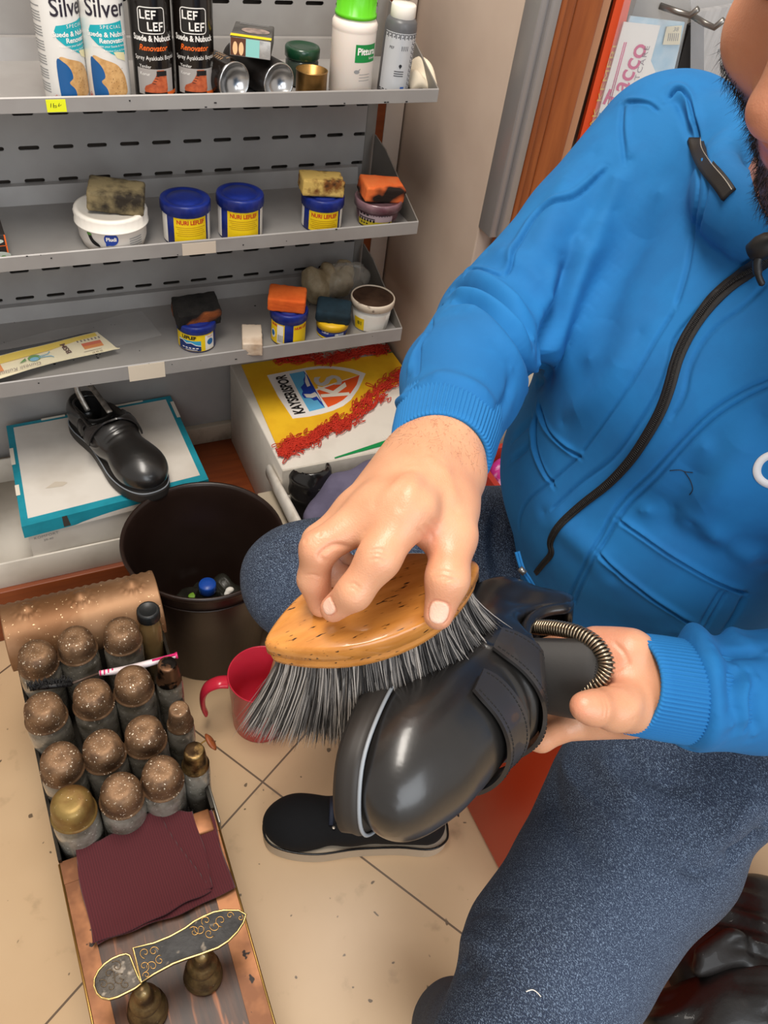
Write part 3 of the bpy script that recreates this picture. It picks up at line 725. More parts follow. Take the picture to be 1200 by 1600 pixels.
# ---- middle shelf
def jar(px, py, Y, Z, r, label, rot=0.0, lidh=.017, text='NURI LEFLEF', name='polish_jar', layout='tall'):
    """blue jar: lid centre at a pixel"""
    p = ony(px, py, Y); h = p[2]-Z
    t = empty(name, label, 'jar', (p[0], Y, Z+.0003), (0, 0, lookcam(p)+rot))
    q = MB(); q.add(*lathe([(r*.90, 0), (r*.94, .0015), (r*.94, h-lidh), (r*.90, h-lidh+.002), (r*.88, h-lidh+.004)], 48)); q.build('jar', m_blue, t)
    lid_ridges(t, r, h-lidh, h, m_blue)
    return t, h, r*.94
def nuri(px, py, Y, r, label, rot=0.0):
    t, h, R = jar(px, py, Y, Z2, r, label, rot)
    H_ = h-.017
    decal('yellow_label', [rect2d(-.021, .003, .031, H_-.001)], cylmap(R, off=.0003), m_yel, t, .003)
    decal('lettering', [tr2d(text2d('NURI LEFLEF', .0088, bold=.0003), .005, H_-.0075, .88, 1)], cylmap(R, off=.0006), m_red, t, .002)
    decal('small_print', [rect2d(-.018+.002*(k % 3), H_-.0155-.0032*k, .028-.002*((k*2) % 3), H_-.0145-.0032*k) for k in range(5)], cylmap(R, off=.0006), mat('ochre_ink', 'c99e10', .5), t, .003)
    decal('side_label', [rect2d(-.050, .003, -.0335, H_-.001)], cylmap(R, off=.0003), m_paper, t, .003)
    decal('side_label', [rect2d(.036, .003, .050, H_-.001)], cylmap(R, off=.0003), m_paper, t, .003)
    return t, h
nuri(289, 308, SF+.044, .0372, 'blue polish jar with yellow label, bare lid, nearest the white tub', .05)
nuri(375, 300, SF+.043, .0362, 'blue polish jar with yellow label, bare lid, nearer the sponge topped jar', .02)
t, hj = nuri(505, 302, SF+.048, .0345, 'blue polish jar with yellow label under the yellow stained sponge', -.02)
m_spy = mat('stained_yellow_sponge', 'd6b565', .9, col2='7a4a1e', nscale=28, nlo=.48, nhi=.62, bump=.5, bscale=500, col3='23160c', n3=(35, .60, .68))
p = t.location; sponge('sponge', 'yellow sponge with brown stains lying on a blue jar', (p[0]-.004, p[1]+.001, Z2+hj+.0155), Z2, (.068, .042, .026), (1, -.16, -.05), m_spy, (.02, 0, 1))
# white tub
p = ony(172, 322, SF+.053); h = p[2]-Z2
t = empty('white_tub', 'wide white plastic tub with screw lid and blue round logo', 'tub', (p[0], p[1], Z2+.0003), (0, 0, lookcam(p)))
R = .050; q = MB(); q.add(*lathe([(R*.82, 0), (R*.88, .001), (R*.97, .014), (R*.985, h-.021), (R*1.0, h-.019)], 56)); q.build('tub', mat('tub_white', 'e6ded4', .4), t)
q = MB(); q.add(*lathe([(R*1.0, h-.020), (R*1.06, h-.0195), (R*1.06, h-.0175), (R*1.03, h-.017), (R*1.05, h-.004), (R*1.02, h-.0005), (R*.97, h), (R*.9, h), (R*.88, h-.002), (R*.01, h-.002)], 90, fn=lambda rr, z, a: rr + (.0005*math.cos(a*60) if h-.016 < z < h-.003 and rr > R else 0))); q.build('lid', m_white, t)
R2 = R*.975
decal('logo_disc', [ell2d(-.004, .016, .010, .0095, 28), poly2d([(-.012, .012), (-.006, .007), (-.012, .0055)])], cylmap(R2, z0=.010, off=.0008), mat('logo_blue', '1c3f9a', .45), t, .003)
decal('lettering', [tr2d(text2d('Pludi', .0075, bold=.0003), -.004, .016)], cylmap(R2, z0=.010, off=.0011), m_inkw, t, .002)
decal('printed_shoe', [poly2d(smoothpts([(-.040, .028), (-.034, .026), (-.030, .018), (-.022, .012), (-.021, .008), (-.030, .010), (-.036, .016)], 4, True))], cylmap(R2, z0=.005, off=.0008), m_black, t, .003)
decal('printed_leaf', [ell2d(-.036, .030, .004, .002)], cylmap(R2, off=.001), mat('leaf_ink', '5e9440', .5), t, .003)
decal('small_print', [rect2d(.022, .006+k*.0035, .044, .0072+k*.0035) for k in range(6)] + [line2d([(-.04, .002), (.005, .002)], .0006)], cylmap(R2, off=.0008), m_inkg, t, .003)
m_spd = mat('dirty_olive_sponge', '8b7c5a', .9, col2='2c251c', nscale=22, nlo=.42, nhi=.62, bump=.5, bscale=500)
sponge('sponge', 'dirty olive sponge lying on the white tub', (p[0]+.010, p[1]-.004, Z2+h+.0165), Z2, (.078, .052, .030), (1, -.25, -.10), m_spd, (.12, -.10, 1), bvl=.005)
# purple tub with orange sponge
p = ony(592, 307, SF+.045); h = p[2]-Z2
t = empty('stained_tub', 'translucent tub of purple dye with yellow label at the right end', 'tub', (p[0], p[1], Z2+.0003), (0, 0, lookcam(p)))
R = .037; m_pur = mat('purple_plastic', '6a4850', .3, coat=.3, col2='45282e', nscale=20)
q = MB(); q.add(*lathe([(R*.84, 0), (R*.88, .001), (R*.98, h-.015)], 48)); q.build('tub', m_pur, t)
q = MB(); q.add(*lathe([(R*.98, h-.015), (R*1.07, h-.014), (R*1.08, h-.002), (R*1.05, h), (R*1.0, h), (R*.98, h-.003), (R*.01, h-.003)], 60, fn=lambda rr, z, a: rr+(.0004*math.cos(50*a) if rr > R*1.06 else 0))); q.build('lid', mat('purple_lid', '8a6a72', .3, coat=.3, col2='5a333d', nscale=18), t)
fm = cylmap(R*.885, z0=0, off=.0008, taper=.09)
decal('label', [rect2d(-.032, .003, .027, h-.018)], fm, mat('lilac_label', 'b9a3a8', .5), t, .003)
decal('yellow_label', [rect2d(-.032, .003, .027, (h-.018)*.55)], lambda V: fm(V)*np.array([1.008, 1.008, 1]), mat('olive_yellow', 'c0ad28', .5), t, .003)
decal('lettering', [rect2d(-.030, .017, -.002, .0185)] + [rect2d(-.030+k*.005, .012, -.027+k*.005, .016) for k in range(6)] + [rect2d(-.028+k*.006, .022, -.024+k*.006, .0245) for k in range(3)] + [rect2d(-.026+k*.005, .007, -.023+k*.005, .0095) for k in range(3)] + [poly2d([(.014, .010), (.024, .014), (.024, .010), (.016, .006)])], lambda V: fm(V)*np.array([1.014, 1.014, 1]), m_black, t, .003)
m_spo = mat('orange_sponge_sooty', 'ee7a3c', .9, col2='ee6a2c', nscale=30, bump=.6, bscale=450, col3='20140e', n3=(16, .52, .60))
m_soot = mat('orange_sponge', 'ec6f28', .9, col2='d95c1c', nscale=18, bump=.5, bscale=450, col3='8a3a12', n3=(30, .66, .74))
sponge('sponge', 'orange sponge with black sooty side lying on the purple tub', (p[0]+.002, p[1]-.002, Z2+h+.0135), Z2, (.070, .044, .025), (1, -.05, -.10), m_spo, (.06, -.12, 1))
# carton cut by the left edge
p = onz(12, 402, Z2)
t = empty('carton', 'dark carton with orange edges at the left end of the middle shelf', 'carton', (p[0]-.055, SF+.030, Z2+.0003), (0, 0, .03))
q = MB(); q.add(*rbox(0, .02, .019, .115, .06, .038, .001)); q.build('box', mat('carton_black', '2b2523', .5), t)
decal('orange_edge', [rect2d(.0555, .0, .0575, .038), rect2d(-.05, .0215, .0575, .0225)], lambda V: np.c_[V[:, 0], np.full(len(V), -.0104), V[:, 1]], m_org, t)
decal('printed_shoe', [ell2d(.042, .008, .018, .006), ell2d(.04, .029, .014, .004)], lambda V: np.c_[V[:, 0], np.full(len(V), -.0106), V[:, 1]], mat('print_pale', 'c3cabf', .5), t)
decal('printed_leaf', [ell2d(.030, .005, .006, .004), ell2d(.05, .005, .004, .003)], lambda V: np.c_[V[:, 0], np.full(len(V), -.0108), V[:, 1]], mat('leaf_ink', '5e9440', .5), t)
# ---- lower shelf
# landscape label jar with black sponge
t, h, R = jar(306, 497, SF+.058, Z3, .0335, 'blue polish jar with mountain picture label under the black sponge', .0, lidh=.014)
decal('yellow_label', [rect2d(-.045, .003, .033, h-.015)], cylmap(R, off=.0003), m_yel, t, .003)
decal('label_picture', [rect2d(-.034, .004, .0065, h-.026)], cylmap(R, off=.0006), mat('sky_print', '3aa0c8', .5), t, .003)
decal('mountain_print', [poly2d([(-.034, .004), (.0065, .004), (.0065, .013), (-.002, .015), (-.010, .019), (-.018, .017), (-.026, .022), (-.034, .020)])], cylmap(R, off=.0008), mat('navy_print', '16306e', .5), t, .003)
decal('snow_print', [poly2d([(-.034, .0215), (-.026, .0235), (-.018, .0185), (-.010, .0205), (-.002, .0165), (.0065, .0145), (.0065, .0130), (-.002, .0150), (-.010, .0190), (-.018, .0170), (-.026, .0220), (-.034, .020)])], cylmap(R, off=.001), m_inkw, t, .003)
decal('lettering', [tr2d(text2d('LEFLEF', .0082, bold=.0004), -.014, h-.0205, 1.05, 1)], cylmap(R, off=.0008), m_black, t, .002)
decal('small_print', [rect2d(-.026+k*.006, .0085, -.022+k*.006, .0105) for k in range(5)] + [rect2d(-.02, .0055, .0, .0065)], cylmap(R, off=.0011), m_inkw, t, .003)
decal('side_label', [rect2d(.014, .004, .0325, h-.017)], cylmap(R, off=.0006), m_paper, t, .003)
decal('round_mark', [ell2d(.0235, .019, .006, .006)], cylmap(R, off=.0008), mat('mark_blue', '1d6aa8', .5), t, .003)
decal('lettering', [tr2d(text2d('Nuri', .0055), .0235, h-.0205)], cylmap(R, off=.0008), m_red, t, .002)
p = t.location
m_spb = mat('black_foam', '1f1c1a', .95, col2='0e0c0b', nscale=40, bump=.9, bscale=350, bdist=.003, col3='a5592a', n3=(13, .57, .64))
sponge('sponge', 'blackened sponge with a rusty orange patch on the mountain label jar', (p[0]+.002, p[1]+.002, Z3+h+.0135), Z3, (.074, .044, .034), (1, .03, .02), m_spb, (0, -.35, 1), bvl=.003)
# pale eraser block
p = onz(396, 538, Z3+.012)
sponge('cleaning_block', 'pale cream cleaning block lying flat between two jars', (p[0]+.001, p[1]+.012, Z3+.0135), Z3, (.034, .062, .024), (1, -.28, 0), mat('cream_block', 'd9c8b4', .85, col2='b3977c', nscale=14, nlo=.5, nhi=.7, bump=.3, bscale=300, col3='5a4433', n3=(16, .68, .74)), bvl=.0025, cat='block')
# jar with orange sponge
t, h, R = jar(452, 480, SF+.037, Z3, .0330, 'blue polish jar with yellow and white labels under the bright orange sponge', 0)
decal('yellow_label', [rect2d(-.040, .003, -.0065, h-.019)], cylmap(R, off=.0003), m_yel, t, .003)
decal('yellow_label', [rect2d(.009, .003, .040, h-.019)], cylmap(R, off=.0003), m_yel, t, .003)
decal('white_panel', [rect2d(-.0205, .005, -.0085, h-.021), ell2d(-.030, .020, .0055, .0085)], cylmap(R, off=.0006), m_paper, t, .003)
decal('round_mark', [ell2d(-.030, .021, .004, .0055)], cylmap(R, off=.0009), mat('mark_blue', '1d6aa8', .5), t, .003)
decal('small_print', [rect2d(-.019+k*.0018, .008, -.018+k*.0018, .022) for k in range(6)], cylmap(R, off=.0009), m_inkg, t, .003)
decal('lettering', [tr2d(text2d('NURI', .0055, bold=.0003), -.027, h-.0235), tr2d(text2d('NURI LEF', .0065, bold=.0003), .024, h-.0255)], cylmap(R, off=.0006), m_red, t, .002)
p = t.location
sponge('sponge', 'clean bright orange sponge lying on a blue jar', (p[0]-.003, p[1]+.004, Z3+h+.0145), Z3, (.064, .048, .025), (1, -.42, -.02), m_soot, (.06, -.10, 1))
# small jar with dark teal sponge
p = ony(520, 498, SF+.036); h = p[2]-Z3; R = .0285
t = empty('polish_jar', 'small blue jar with yellow lid under the dark teal sponge', 'jar', (p[0], p[1], Z3+.0003), (0, 0, lookcam(p)))
q = MB(); q.add(*lathe([(R*.92, 0), (R*.97, .001), (R*.97, h-.012)], 40)); q.build('jar', m_blue, t)
q = MB(); q.add(*lathe([(R*.98, h-.012), (R*1.03, h-.0115), (R*1.03, h-.002), (R*.99, h), (R*.01, h)], 40)); q.build('lid', mat('yellow_lid', 'e3b51c', .4), t)
decal('white_panel', [rect2d(.006, .004, .024, h-.015)], cylmap(R*.97, off=.0004), mat('pale_blue_panel', 'bcc4d6', .5), t, .003)
decal('yellow_band', [rect2d(-.05, .001, .05, .004)], cylmap(R*.97, off=.0003), m_yel, t, .003)
decal('lettering', [line2d([(.006, .006), (.010, h-.015)], .0018), line2d([(.010, h-.015), (.013, .006)], .0018), tr2d(text2d('Leflef', .006), -.012, .013)], cylmap(R*.97, off=.0007), m_inkw, t, .002)
p = t.location
sponge('sponge', 'dark teal sponge lying on the small yellow lidded jar', (p[0]+.002, p[1]+.004, Z3+h+.0135), Z3, (.062, .048, .025), (1, -.44, -.05), mat('dark_teal_sponge', '1d3542', .9, col2='122630', nscale=22, bump=.5, bscale=450), (.05, -.20, 1), bvl=.007)
# white bucket with a brown crusted lid
p = ony(583, 463, SF+.046); h = p[2]-Z3; R = .0395
t = empty('bucket', 'white plastic tub with a brown crusted lid at the right end of the lower shelf', 'tub', (p[0], p[1], Z3+.0003), (0, 0, lookcam(p)))
q = MB(); q.add(*lathe([(R*.78, 0), (R*.82, .001), (R*.93, h-.014)], 48)); q.build('tub', mat('tub_grey_white', 'd8d5ce', .4), t)
q = MB(); q.add(*lathe([(R*.93, h-.014), (R*1.0, h-.0135), (R*1.0, h-.010), (R*1.03, h-.009), (R*1.03, h-.001), (R*1.0, h+.001), (R*.97, h+.001), (R*.96, h-.002)], 60, cap1=False)); q.build('rim', mat('stained_rim', 'dccdb9', .45, col2='4a2d1b', nscale=30, nlo=.58, nhi=.66), t)
q = MB(); q.add(*lathe([(R*.965, h-.0015), (R*.93, h-.0005), (R*.8, h-.0035), (R*.5, h-.004), (R*.01, h-.004)], 60, cap0=False, fn=lambda rr, z, a: rr*(1+.008*math.sin(7*a)))); q.build('lid', mat('brown_crust', '4f3a2c', .45, col2='2b1b12', nscale=14, nlo=.4, nhi=.6, bump=.4, bscale=60), t)
decal('yellow_label', [rect2d(-.030, .003, -.010, .028)], cylmap(R*.82, off=.0005, taper=.13), m_yel, t, .003)
decal('white_panel', [rect2d(-.010, .003, .028, .036)], cylmap(R*.82, off=.0004, taper=.13), m_paper, t, .003)
decal('lettering', [tr2d(text2d('81', .010, bold=.0004), -.018, .017)], cylmap(R*.82, off=.0009, taper=.13), mat('olive_ink', '7a7420', .5), t, .002)
# plastic bag with cream lumps at the back
p = onz(505, 452, Z3)
t = empty('plastic_bag', 'clear plastic bag of cream lumps behind the jars on the lower shelf', 'bag', (p[0], 1.30, Z3))
b0 = p[0]
pr = [ell((b0-.032, 1.285, Z3+.034), (.026, .024, .034), .012), ell((b0-.045, 1.292, Z3+.052), (.016, .016, .022), .01), ell((b0-.008, 1.30, Z3+.040), (.018, .02, .036), .008), ell((b0+.020, 1.30, Z3+.028), (.026, .022, .027), .01), ell((b0+.030, 1.312, Z3+.045), (.022, .014, .026), .01)]
V, Q = sdf_mesh(pr, .0025); V = lap(V, Q, 2)
N = normals(V, Q); V = V + N*(.0016*np.sin(V[:, 0]*260+V[:, 2]*140)*np.cos(V[:, 1]*200))[:, None]
V[:, 2] = np.maximum(V[:, 2], Z3+.001)
linkmesh('contents', V, Q, mat('cream_lumps', 'b3a283', .6, col2='8f7d5e', nscale=30, sss=.1), t)
def bagfn(u, v):
    a = 2*PI*u; s = math.sin(PI*min(max(v, 0.02), 1)) ** .45
    rx = .062*s*(1+.06*math.sin(5*a+6*v)); ry = .030*s*(1+.1*math.sin(4*a+3))
    return np.array([b0 + rx*math.cos(a) + .028*v, 1.297 + ry*math.sin(a), Z3 + .004 + .066*v + .003*math.sin(8*a+5*v)])
m_film = mat('clear_film', 'd8d2c6', .12, trans=.0, alpha=.20, coat=.6)
Vb, Fb = grid(bagfn, 44, 18, cu=True); linkmesh('film', Vb, Fb, m_film, t)
wf = lambda u, v: np.array([b0+.045+.050*u, 1.29+.012*math.sin(6*u+4*v)+.01*v, Z3+.012+.058*v*(1-.75*u)+.004*math.sin(9*u)])
Vb, Fb = grid(wf, 16, 12); linkmesh('bag_neck', Vb, Fb, m_film, t)
# insole pack on the lower shelf, in a film sleeve
p0 = onz(0, 590, Z3+.014); p1 = onz(181, 545, Z3+.014); p2 = onz(165, 511, Z3+.016); p3 = onz(0, 545, Z3+.016)
t = empty('insole_pack', 'flat yellow and white insole pack with a dark insole behind its card', 'insole pack', (p1[0]-.09, p1[1]+.02, Z3))
ux = unit(p1-p0); uy = unit(np.cross((0, 0, 1), ux))
def pk(x, y, z=0.0): return p1 + ux*x + uy*y + np.array([0, 0, z])
KY = 1.45
cardP = smoothpts([(-.25, -.004), (-.10, 0), (-.002, -.001), (.001, .003), (-.008, .035*KY), (-.013, .040*KY), (-.05, .039*KY), (-.10, .036*KY), (-.16, .036*KY), (-.25, .033*KY)], 4, True)
V2, F2 = extr(cardP, 0, .0012); V3 = np.array([pk(a, b, c + .010*math.sin(max(0, (a+.25)/.25)*PI)**2*.3) for a, b, c in V2]); q = MB(); q.add(V3, F2, False); q.build('card', mat('pack_card', 'f3e7c4', .5), t, True)
insP = smoothpts([(-.26, .022), (-.20, .072), (-.14, .070), (-.08, .066), (-.03, .066), (-.012, .060), (-.010, .040), (-.05, .030), (-.15, .026)], 5, True)
V2, F2 = extr(insP, -.006, -.001); q = MB(); q.add(np.array([pk(a, b, c) for a, b, c in V2]), F2, False); q.build('insole', mat('insole_dark', '23262b', .8, bump=.3, bscale=500), t, True)
def pmap(off): return lambda V: np.array([pk(a, b*KY, .0013+off + .010*math.sin(max(0, (a+.25)/.25)*PI)**2*.3) for a, b in V])
decal('yellow_band', [poly2d([(-.245, .020), (-.16, .021), (-.10, .023), (-.05, .030), (-.013, .032), (-.0135, .039), (-.05, .038), (-.10, .035), (-.16, .035), (-.245, .032)])], pmap(.0003), mat('band_yellow', 'efcf4a', .5), t, .01, True)
decal('lettering', [tr2d(text2d('BSM', .013, bold=.0004), -.072, .020, .9, .9, PI/2+.1)], pmap(.0006), mat('ink_brown', '5c3018', .5), t, None, True)
decal('lettering', [tr2d(text2d('Gunesli Kulanim', .011, shear=.3), -.155, .004, 1, .8, PI)], pmap(.0006), mat('ink_grey_brown', '8f7f70', .5), t, None, True)
decal('brown_panel', [rect2d(-.205, .006, -.190, .020)], pmap(.0006), mat('ink_brown', '5c3018', .5), t, None, True)
decal('orange_panel', [rect2d(-.189, .007, -.176, .021)], pmap(.0005), mat('panel_orange', 'e58a3a', .5), t, None, True)
decal('orange_panel', [rect2d(-.046, .0105, -.014, .0225)], pmap(.0005), mat('panel_orange', 'e58a3a', .5), t, None, True)
decal('red_panel', [rect2d(-.046, .0165, -.014, .0225)], pmap(.0007), mat('panel_red', 'd9623a', .5), t, None, True)
decal('small_print', [rect2d(-.05, .0055, -.02, .0062)] + [tr2d(text2d('35 36 37', .005), -.03, -.0 + .0015, 1, 1, PI)] + [rect2d(-.05+k*.006, .026, -.0475+k*.006, .030) for k in range(7)], pmap(.0006), mat('ink_grey_brown', '8f7f70', .5), t, None, True)
decal('green_figure', [ell2d(-.125, .0155, .010, .0055), poly2d([(-.138, .014), (-.150, .012), (-.138, .019)])], pmap(.0006), mat('leaf_ink', '5e9440', .5), t, None, True)
decal('blue_figure', [ell2d(-.126, .013, .007, .0035), line2d([(-.118, .014), (-.100, .012), (-.097, .009)], .0015), line2d([(-.118, .016), (-.103, .017), (-.098, .021)], .0012)], pmap(.0008), mat('pale_blue_ink', '74b5d4', .5), t, None, True)
fl = lambda u, v: pk(-.26+.34*u, -.004+.085*v, .007+.006*math.sin(PI*v)*(1-.8*u) + .0012*math.sin(17*u+5*v)*math.sin(11*v+3))
Vb, Fb = grid(fl, 50, 20); linkmesh('film_sleeve', Vb, Fb, mat('sleeve_film', 'd8d8d8', .1, alpha=.10, coat=.7), t)
# ================================================================ boxes on the wooden platform
PZ = .1302
def openbox(t, name, x0, x1, y0, y1, z0, z1, th, m, bottom=True, world=True):
    q = MB()
    for (a, b, c, d) in ((x0, x1, y0, y0+th), (x0, x1, y1-th, y1), (x0, x0+th, y0+th, y1-th), (x1-th, x1, y0+th, y1-th)): q.add(*rbox((a+b)/2, (c+d)/2, (z0+z1)/2, b-a, d-c, z1-z0, .0008))
    if bottom: q.add(*rbox((x0+x1)/2, (y0+y1)/2, z0+th/2, x1-x0-2*th, y1-y0-2*th, th, 0))
    return q.build(name, m, t, world)
t = empty('box_tray', 'large shallow white cardboard tray on the wooden platform', 'tray', (0.02, 1.2, PZ))
o = openbox(t, 'tray', -.16, .185, 1.060, 1.335, PZ, PZ+.060, .004, m_cardw)
# shoe box lid standing in the tray: teal edges, white top
t = empty('shoe_box', 'white shoe box with teal edged lid carrying the strapped black shoe', 'shoe box', (.09, 1.19, PZ+.005))
c4 = [onz(*p, .27)[:2] for p in ((2, 664), (268, 612), (331, 754), (30, 868))]
c4 = np.array(c4); c4 = c4[[3, 2, 1, 0]]   # front-left, front-right, back-right, back-left
c4[0] = (-.063, 1.058); c4[1] = (.258, 1.085); c4[2] = (.250, 1.345); c4[3] = (-.058, 1.330)
q = MB(); ins = .006; cc = c4.mean(0); ci = cc + (c4-cc)*.965
V, Fc = extr([tuple(p) for p in ci], PZ+.0055, .262); q.add(V, Fc, False); q.build('box', m_cardw, t, True)
m_tealc = mat('teal_card', '1f93a6', .5, col2='1b8698', nscale=20); m_cardt = mat('lid_white', 'e2dbd1', .6, col2='cfc6ba', nscale=5)
q = MB(); V, Fc = extr([tuple(p) for p in c4], .243, .270); q.add(V, Fc, False); lid = q.build('lid', m_tealc, t, True)
inn = cc + (c4-cc)*np.array([.925, .905]); inn[:, 1] += .003
q = MB(); V, Fc = extr([tuple(p) for p in inn], .2695, .2707); q.add(V, Fc, False); q.build('lid_panel', m_cardt, lid, True)
# white scuffs where the teal has torn, end slit and printed size
q = MB()
for (i, a, b, w_) in ((2, .18, .42, .0045), (2, .66, .80, .005), (1, .72, .92, .006), (3, .25, .42, .006), (3, .62, .72, .006)):
    P0, P1 = c4[i], c4[(i+1) % 4]; n_ = unit(cc-(P0+P1)/2); A_, B_ = P0+(P1-P0)*a, P0+(P1-P0)*b; e_ = -n_*.0008
    q.add([(*(A_+e_), .2712), (*(B_+e_), .2712), (*(B_+n_*w_), .2712), (*(A_+n_*w_), .2712), (*(A_+e_), .262), (*(B_+e_), .262)], [(0, 1, 2, 3), (0, 1, 5, 4)], False)
s_ = q.build('torn_spots', mat('torn_card', 'e6dccb', .8), lid, True); tag(s_, kind='stuff')
fr = lambda s, z: (*(c4[0]+(c4[1]-c4[0])*s + unit(np.array([c4[0][1]-c4[1][1], c4[1][0]-c4[0][0]]))*-.0008), z)
q = MB(); q.add([fr(.20, .246), fr(.235, .246), fr(.225, .2705), fr(.20, .2705)], [(0, 1, 2, 3)], False)
q.build('thumb_slit', m_dark, lid, True)
wv = [fr(.24+.05*k, .243) for k in range(16)]
q = MB(); V = []; 
for k in range(16):
    s = .245+.05*k; V += [fr(s, .2425), fr(s, .2425 + .012*math.sin(PI*min(1, k/15))**.7*(1 if k < 12 else .6))]
q.add(V, [(2*k, 2*k+2, 2*k+3, 2*k+1) for k in range(15)], False); q.build('white_wave', m_cardt, lid, True)
dirx = unit(np.append(c4[1]-c4[0], 0)); ff = np.array(ci[0]); 
decal('lettering', [tr2d(text2d('KOMFORT', .008, spacing=1.1), .028, .010), tr2d(text2d('39-40', .007), .030, .0)], planemap((*(ci[0]), .222), dirx, (0, 0, 1), .0008), m_inkg, t, None, True)
decal('tape_patch', [poly2d([(-.018, -.006), (.010, -.008), (.020, -.002), (.016, .002), (.0, .007)])], planemap((.003, 1.145, .2708), (1, 0, 0), (0, 1, 0), .0004), mat('old_tape', 'cbbfae', .5), t, None, True)
# ---- big carton under the club flag
CX0, CX1, CY0, CY1, CZ = .371, .714, 1.010, 1.338, .330
t = empty('carton', 'large white cardboard carton covered by the yellow club flag', 'carton', (.55, 1.19, PZ))
q = MB(); q.add(*rbox((CX0+CX1)/2, (CY0+CY1)/2, (PZ+CZ)/2, CX1-CX0, CY1-CY0, CZ-PZ, .003)); q.build('box', m_cardw, t, True)
q = MB(); q.add(*rbox((CX0+CX1)/2, CY0-.0015, CZ-.035, CX1-CX0, .003, .068, .0008)); q.build('front_flap', mat('flap_card', 'd0c9bd', .75, col2='a59c8f', nscale=9, nlo=.5, nhi=.75), t, True)
decal('lettering', [tr2d(text2d('GIRESUN', .060, bold=.001), -.16, -.055, 1, 1)], planemap((CX0, CY1-.02, CZ-.04), (0, -1, 0), (0, 0, 1), -.0009), m_inkg, t, None, True)
decal('lettering', [tr2d(text2d('I', .030), .20, .0)], planemap((CX0, CY0-.003, CZ-.035), (1, 0, 0), (0, 0, 1), .0006), m_inkg, t, None, True)
decal('green_edge', [poly2d([(.10, .001), (.342, .022), (.342, .046), (.10, .004)])], planemap((CX0, CY0, CZ), (1, 0, 0), (0, 1, 0), .0012), mat('green_print', '0f8a4a', .5), t, None, True)
decal('green_edge', [rect2d(.325, .16, .34, .30)], planemap((CX0, CY0, CZ), (1, 0, 0), (0, 1, 0), .0012), mat('green_print', '0f8a4a', .5), t, None, True)
# ---- flag
FZ = CZ + .0024
t = empty('club_flag', 'yellow club flag with shield badge and red yarn fringe on the carton', 'flag', (.55, 1.2, FZ))
def fpx(x, y, dz=0.0): p = onz(x, y, FZ+dz); return p
yel = [(377, 570), (437, 707), (470, 692), (520, 672), (560, 650), (590, 618), (632, 592), (668, 585), (668, 545), (645, 546), (600, 553), (540, 562), (480, 561), (430, 562)]
def flatpoly(name, pts, m, dz, th=.0006, parent=None):
    P = [fpx(x, y)[:2] for x, y in pts]; P = [(min(p[0], CX1-.002), min(p[1], CY1+.004)) for p in P]
    q = MB(); V, F_ = poly2d(P); n = len(P)
    VV = np.r_[np.c_[V, np.full(n, FZ+dz)], np.c_[V, np.full(n, FZ+dz-th)]]
    q.add(VV, list(F_) + [tuple(i+n for i in f) for f in F_] + [(i, (i+1) % n, (i+1) % n+n, i+n) for i in range(n)], False)
    return q.build(name, m, parent, True)
m_cloy = mat('flag_yellow', 'f0bd1e', .7, col2='e3ab14', nscale=10, bump=.15, bscale=40)
cloth = flatpoly('cloth', yel, m_cloy, 0, .0015, t)
def c7(X, Y): return (360 + X*320/1200, 520 + Y*320/1200)
sh = [c7(*p) for p in ((215, 250), (280, 375), (365, 503), (460, 492), (540, 475), (600, 457), (660, 430), (705, 395), (750, 330), (792, 240), (720, 215), (655, 203), (600, 198), (520, 196), (450, 205), (330, 228))]
flatpoly('shield', sh, mat('shield_white', 'ece6e0', .6), .0006, parent=t)
flatpoly('shield_blue', [c7(*p) for p in ((345, 243), (400, 350), (463, 463), (555, 440), (500, 340), (432, 226))], mat('shield_sky', '5fb0dc', .6), .0009, parent=t)
flatpoly('mountain', [c7(*p) for p in ((425, 226), (440, 250), (428, 275), (432, 300), (412, 322), (425, 345), (418, 365), (432, 385), (470, 385), (490, 400), (510, 395), (530, 420), (552, 440), (500, 340), (450, 250))], mat('shield_navy', '1f3fa6', .6), .0012, parent=t)
flatpoly('snow', [c7(*p) for p in ((440, 240), (437, 290), (450, 320), (468, 312), (460, 290))], m_white, .0014, parent=t)
flatpoly('snow', [c7(*p) for p in ((430, 362), (445, 382), (480, 384), (505, 375), (530, 405), (510, 365), (495, 350), (470, 362))], m_white, .0014, parent=t)
flatpoly('shield_yellow', [c7(*p) for p in ((438, 222), (497, 332), (752, 250), (700, 232), (650, 221), (590, 212), (520, 212))], mat('shield_gold', 'f2b92c', .6), .0009, parent=t)
flatpoly('shield_red', [c7(*p) for p in ((507, 341), (757, 250), (740, 305), (705, 355), (660, 395), (620, 418), (572, 438))], mat('shield_orange', 'ef5a22', .6), .0009, parent=t)
def flagtext(s, a, b, size, m, dz, **k):
    A_, B_ = fpx(*c7(*a)), fpx(*c7(*b)); ux = unit(B_-A_); uy = np.cross((0, 0, 1), ux)
    L = np.linalg.norm(B_-A_); T = text2d(s, 1.0, bold=k.get('bold', 0)); w_ = T[0][:, 0].max()-T[0][:, 0].min()
    T = tr2d(T, 0, 0, L/w_, size); decal('lettering', [T], planemap((A_+B_)/2 + np.array([0, 0, dz]), ux, uy, 0), m, t, None, True)
flagtext('KAYSERISPOR', (412, 478), (295, 254), .030, m_black, .0016, bold=.03)
flagtext('K', (630, 382), (600, 305), .078, mat('shield_white2', 'f4ead8', .6), .0016, bold=.03)
flagtext('S', (592, 312), (568, 255), .076, mat('shield_grey', 'cfcac4', .6), .0016, bold=.02)
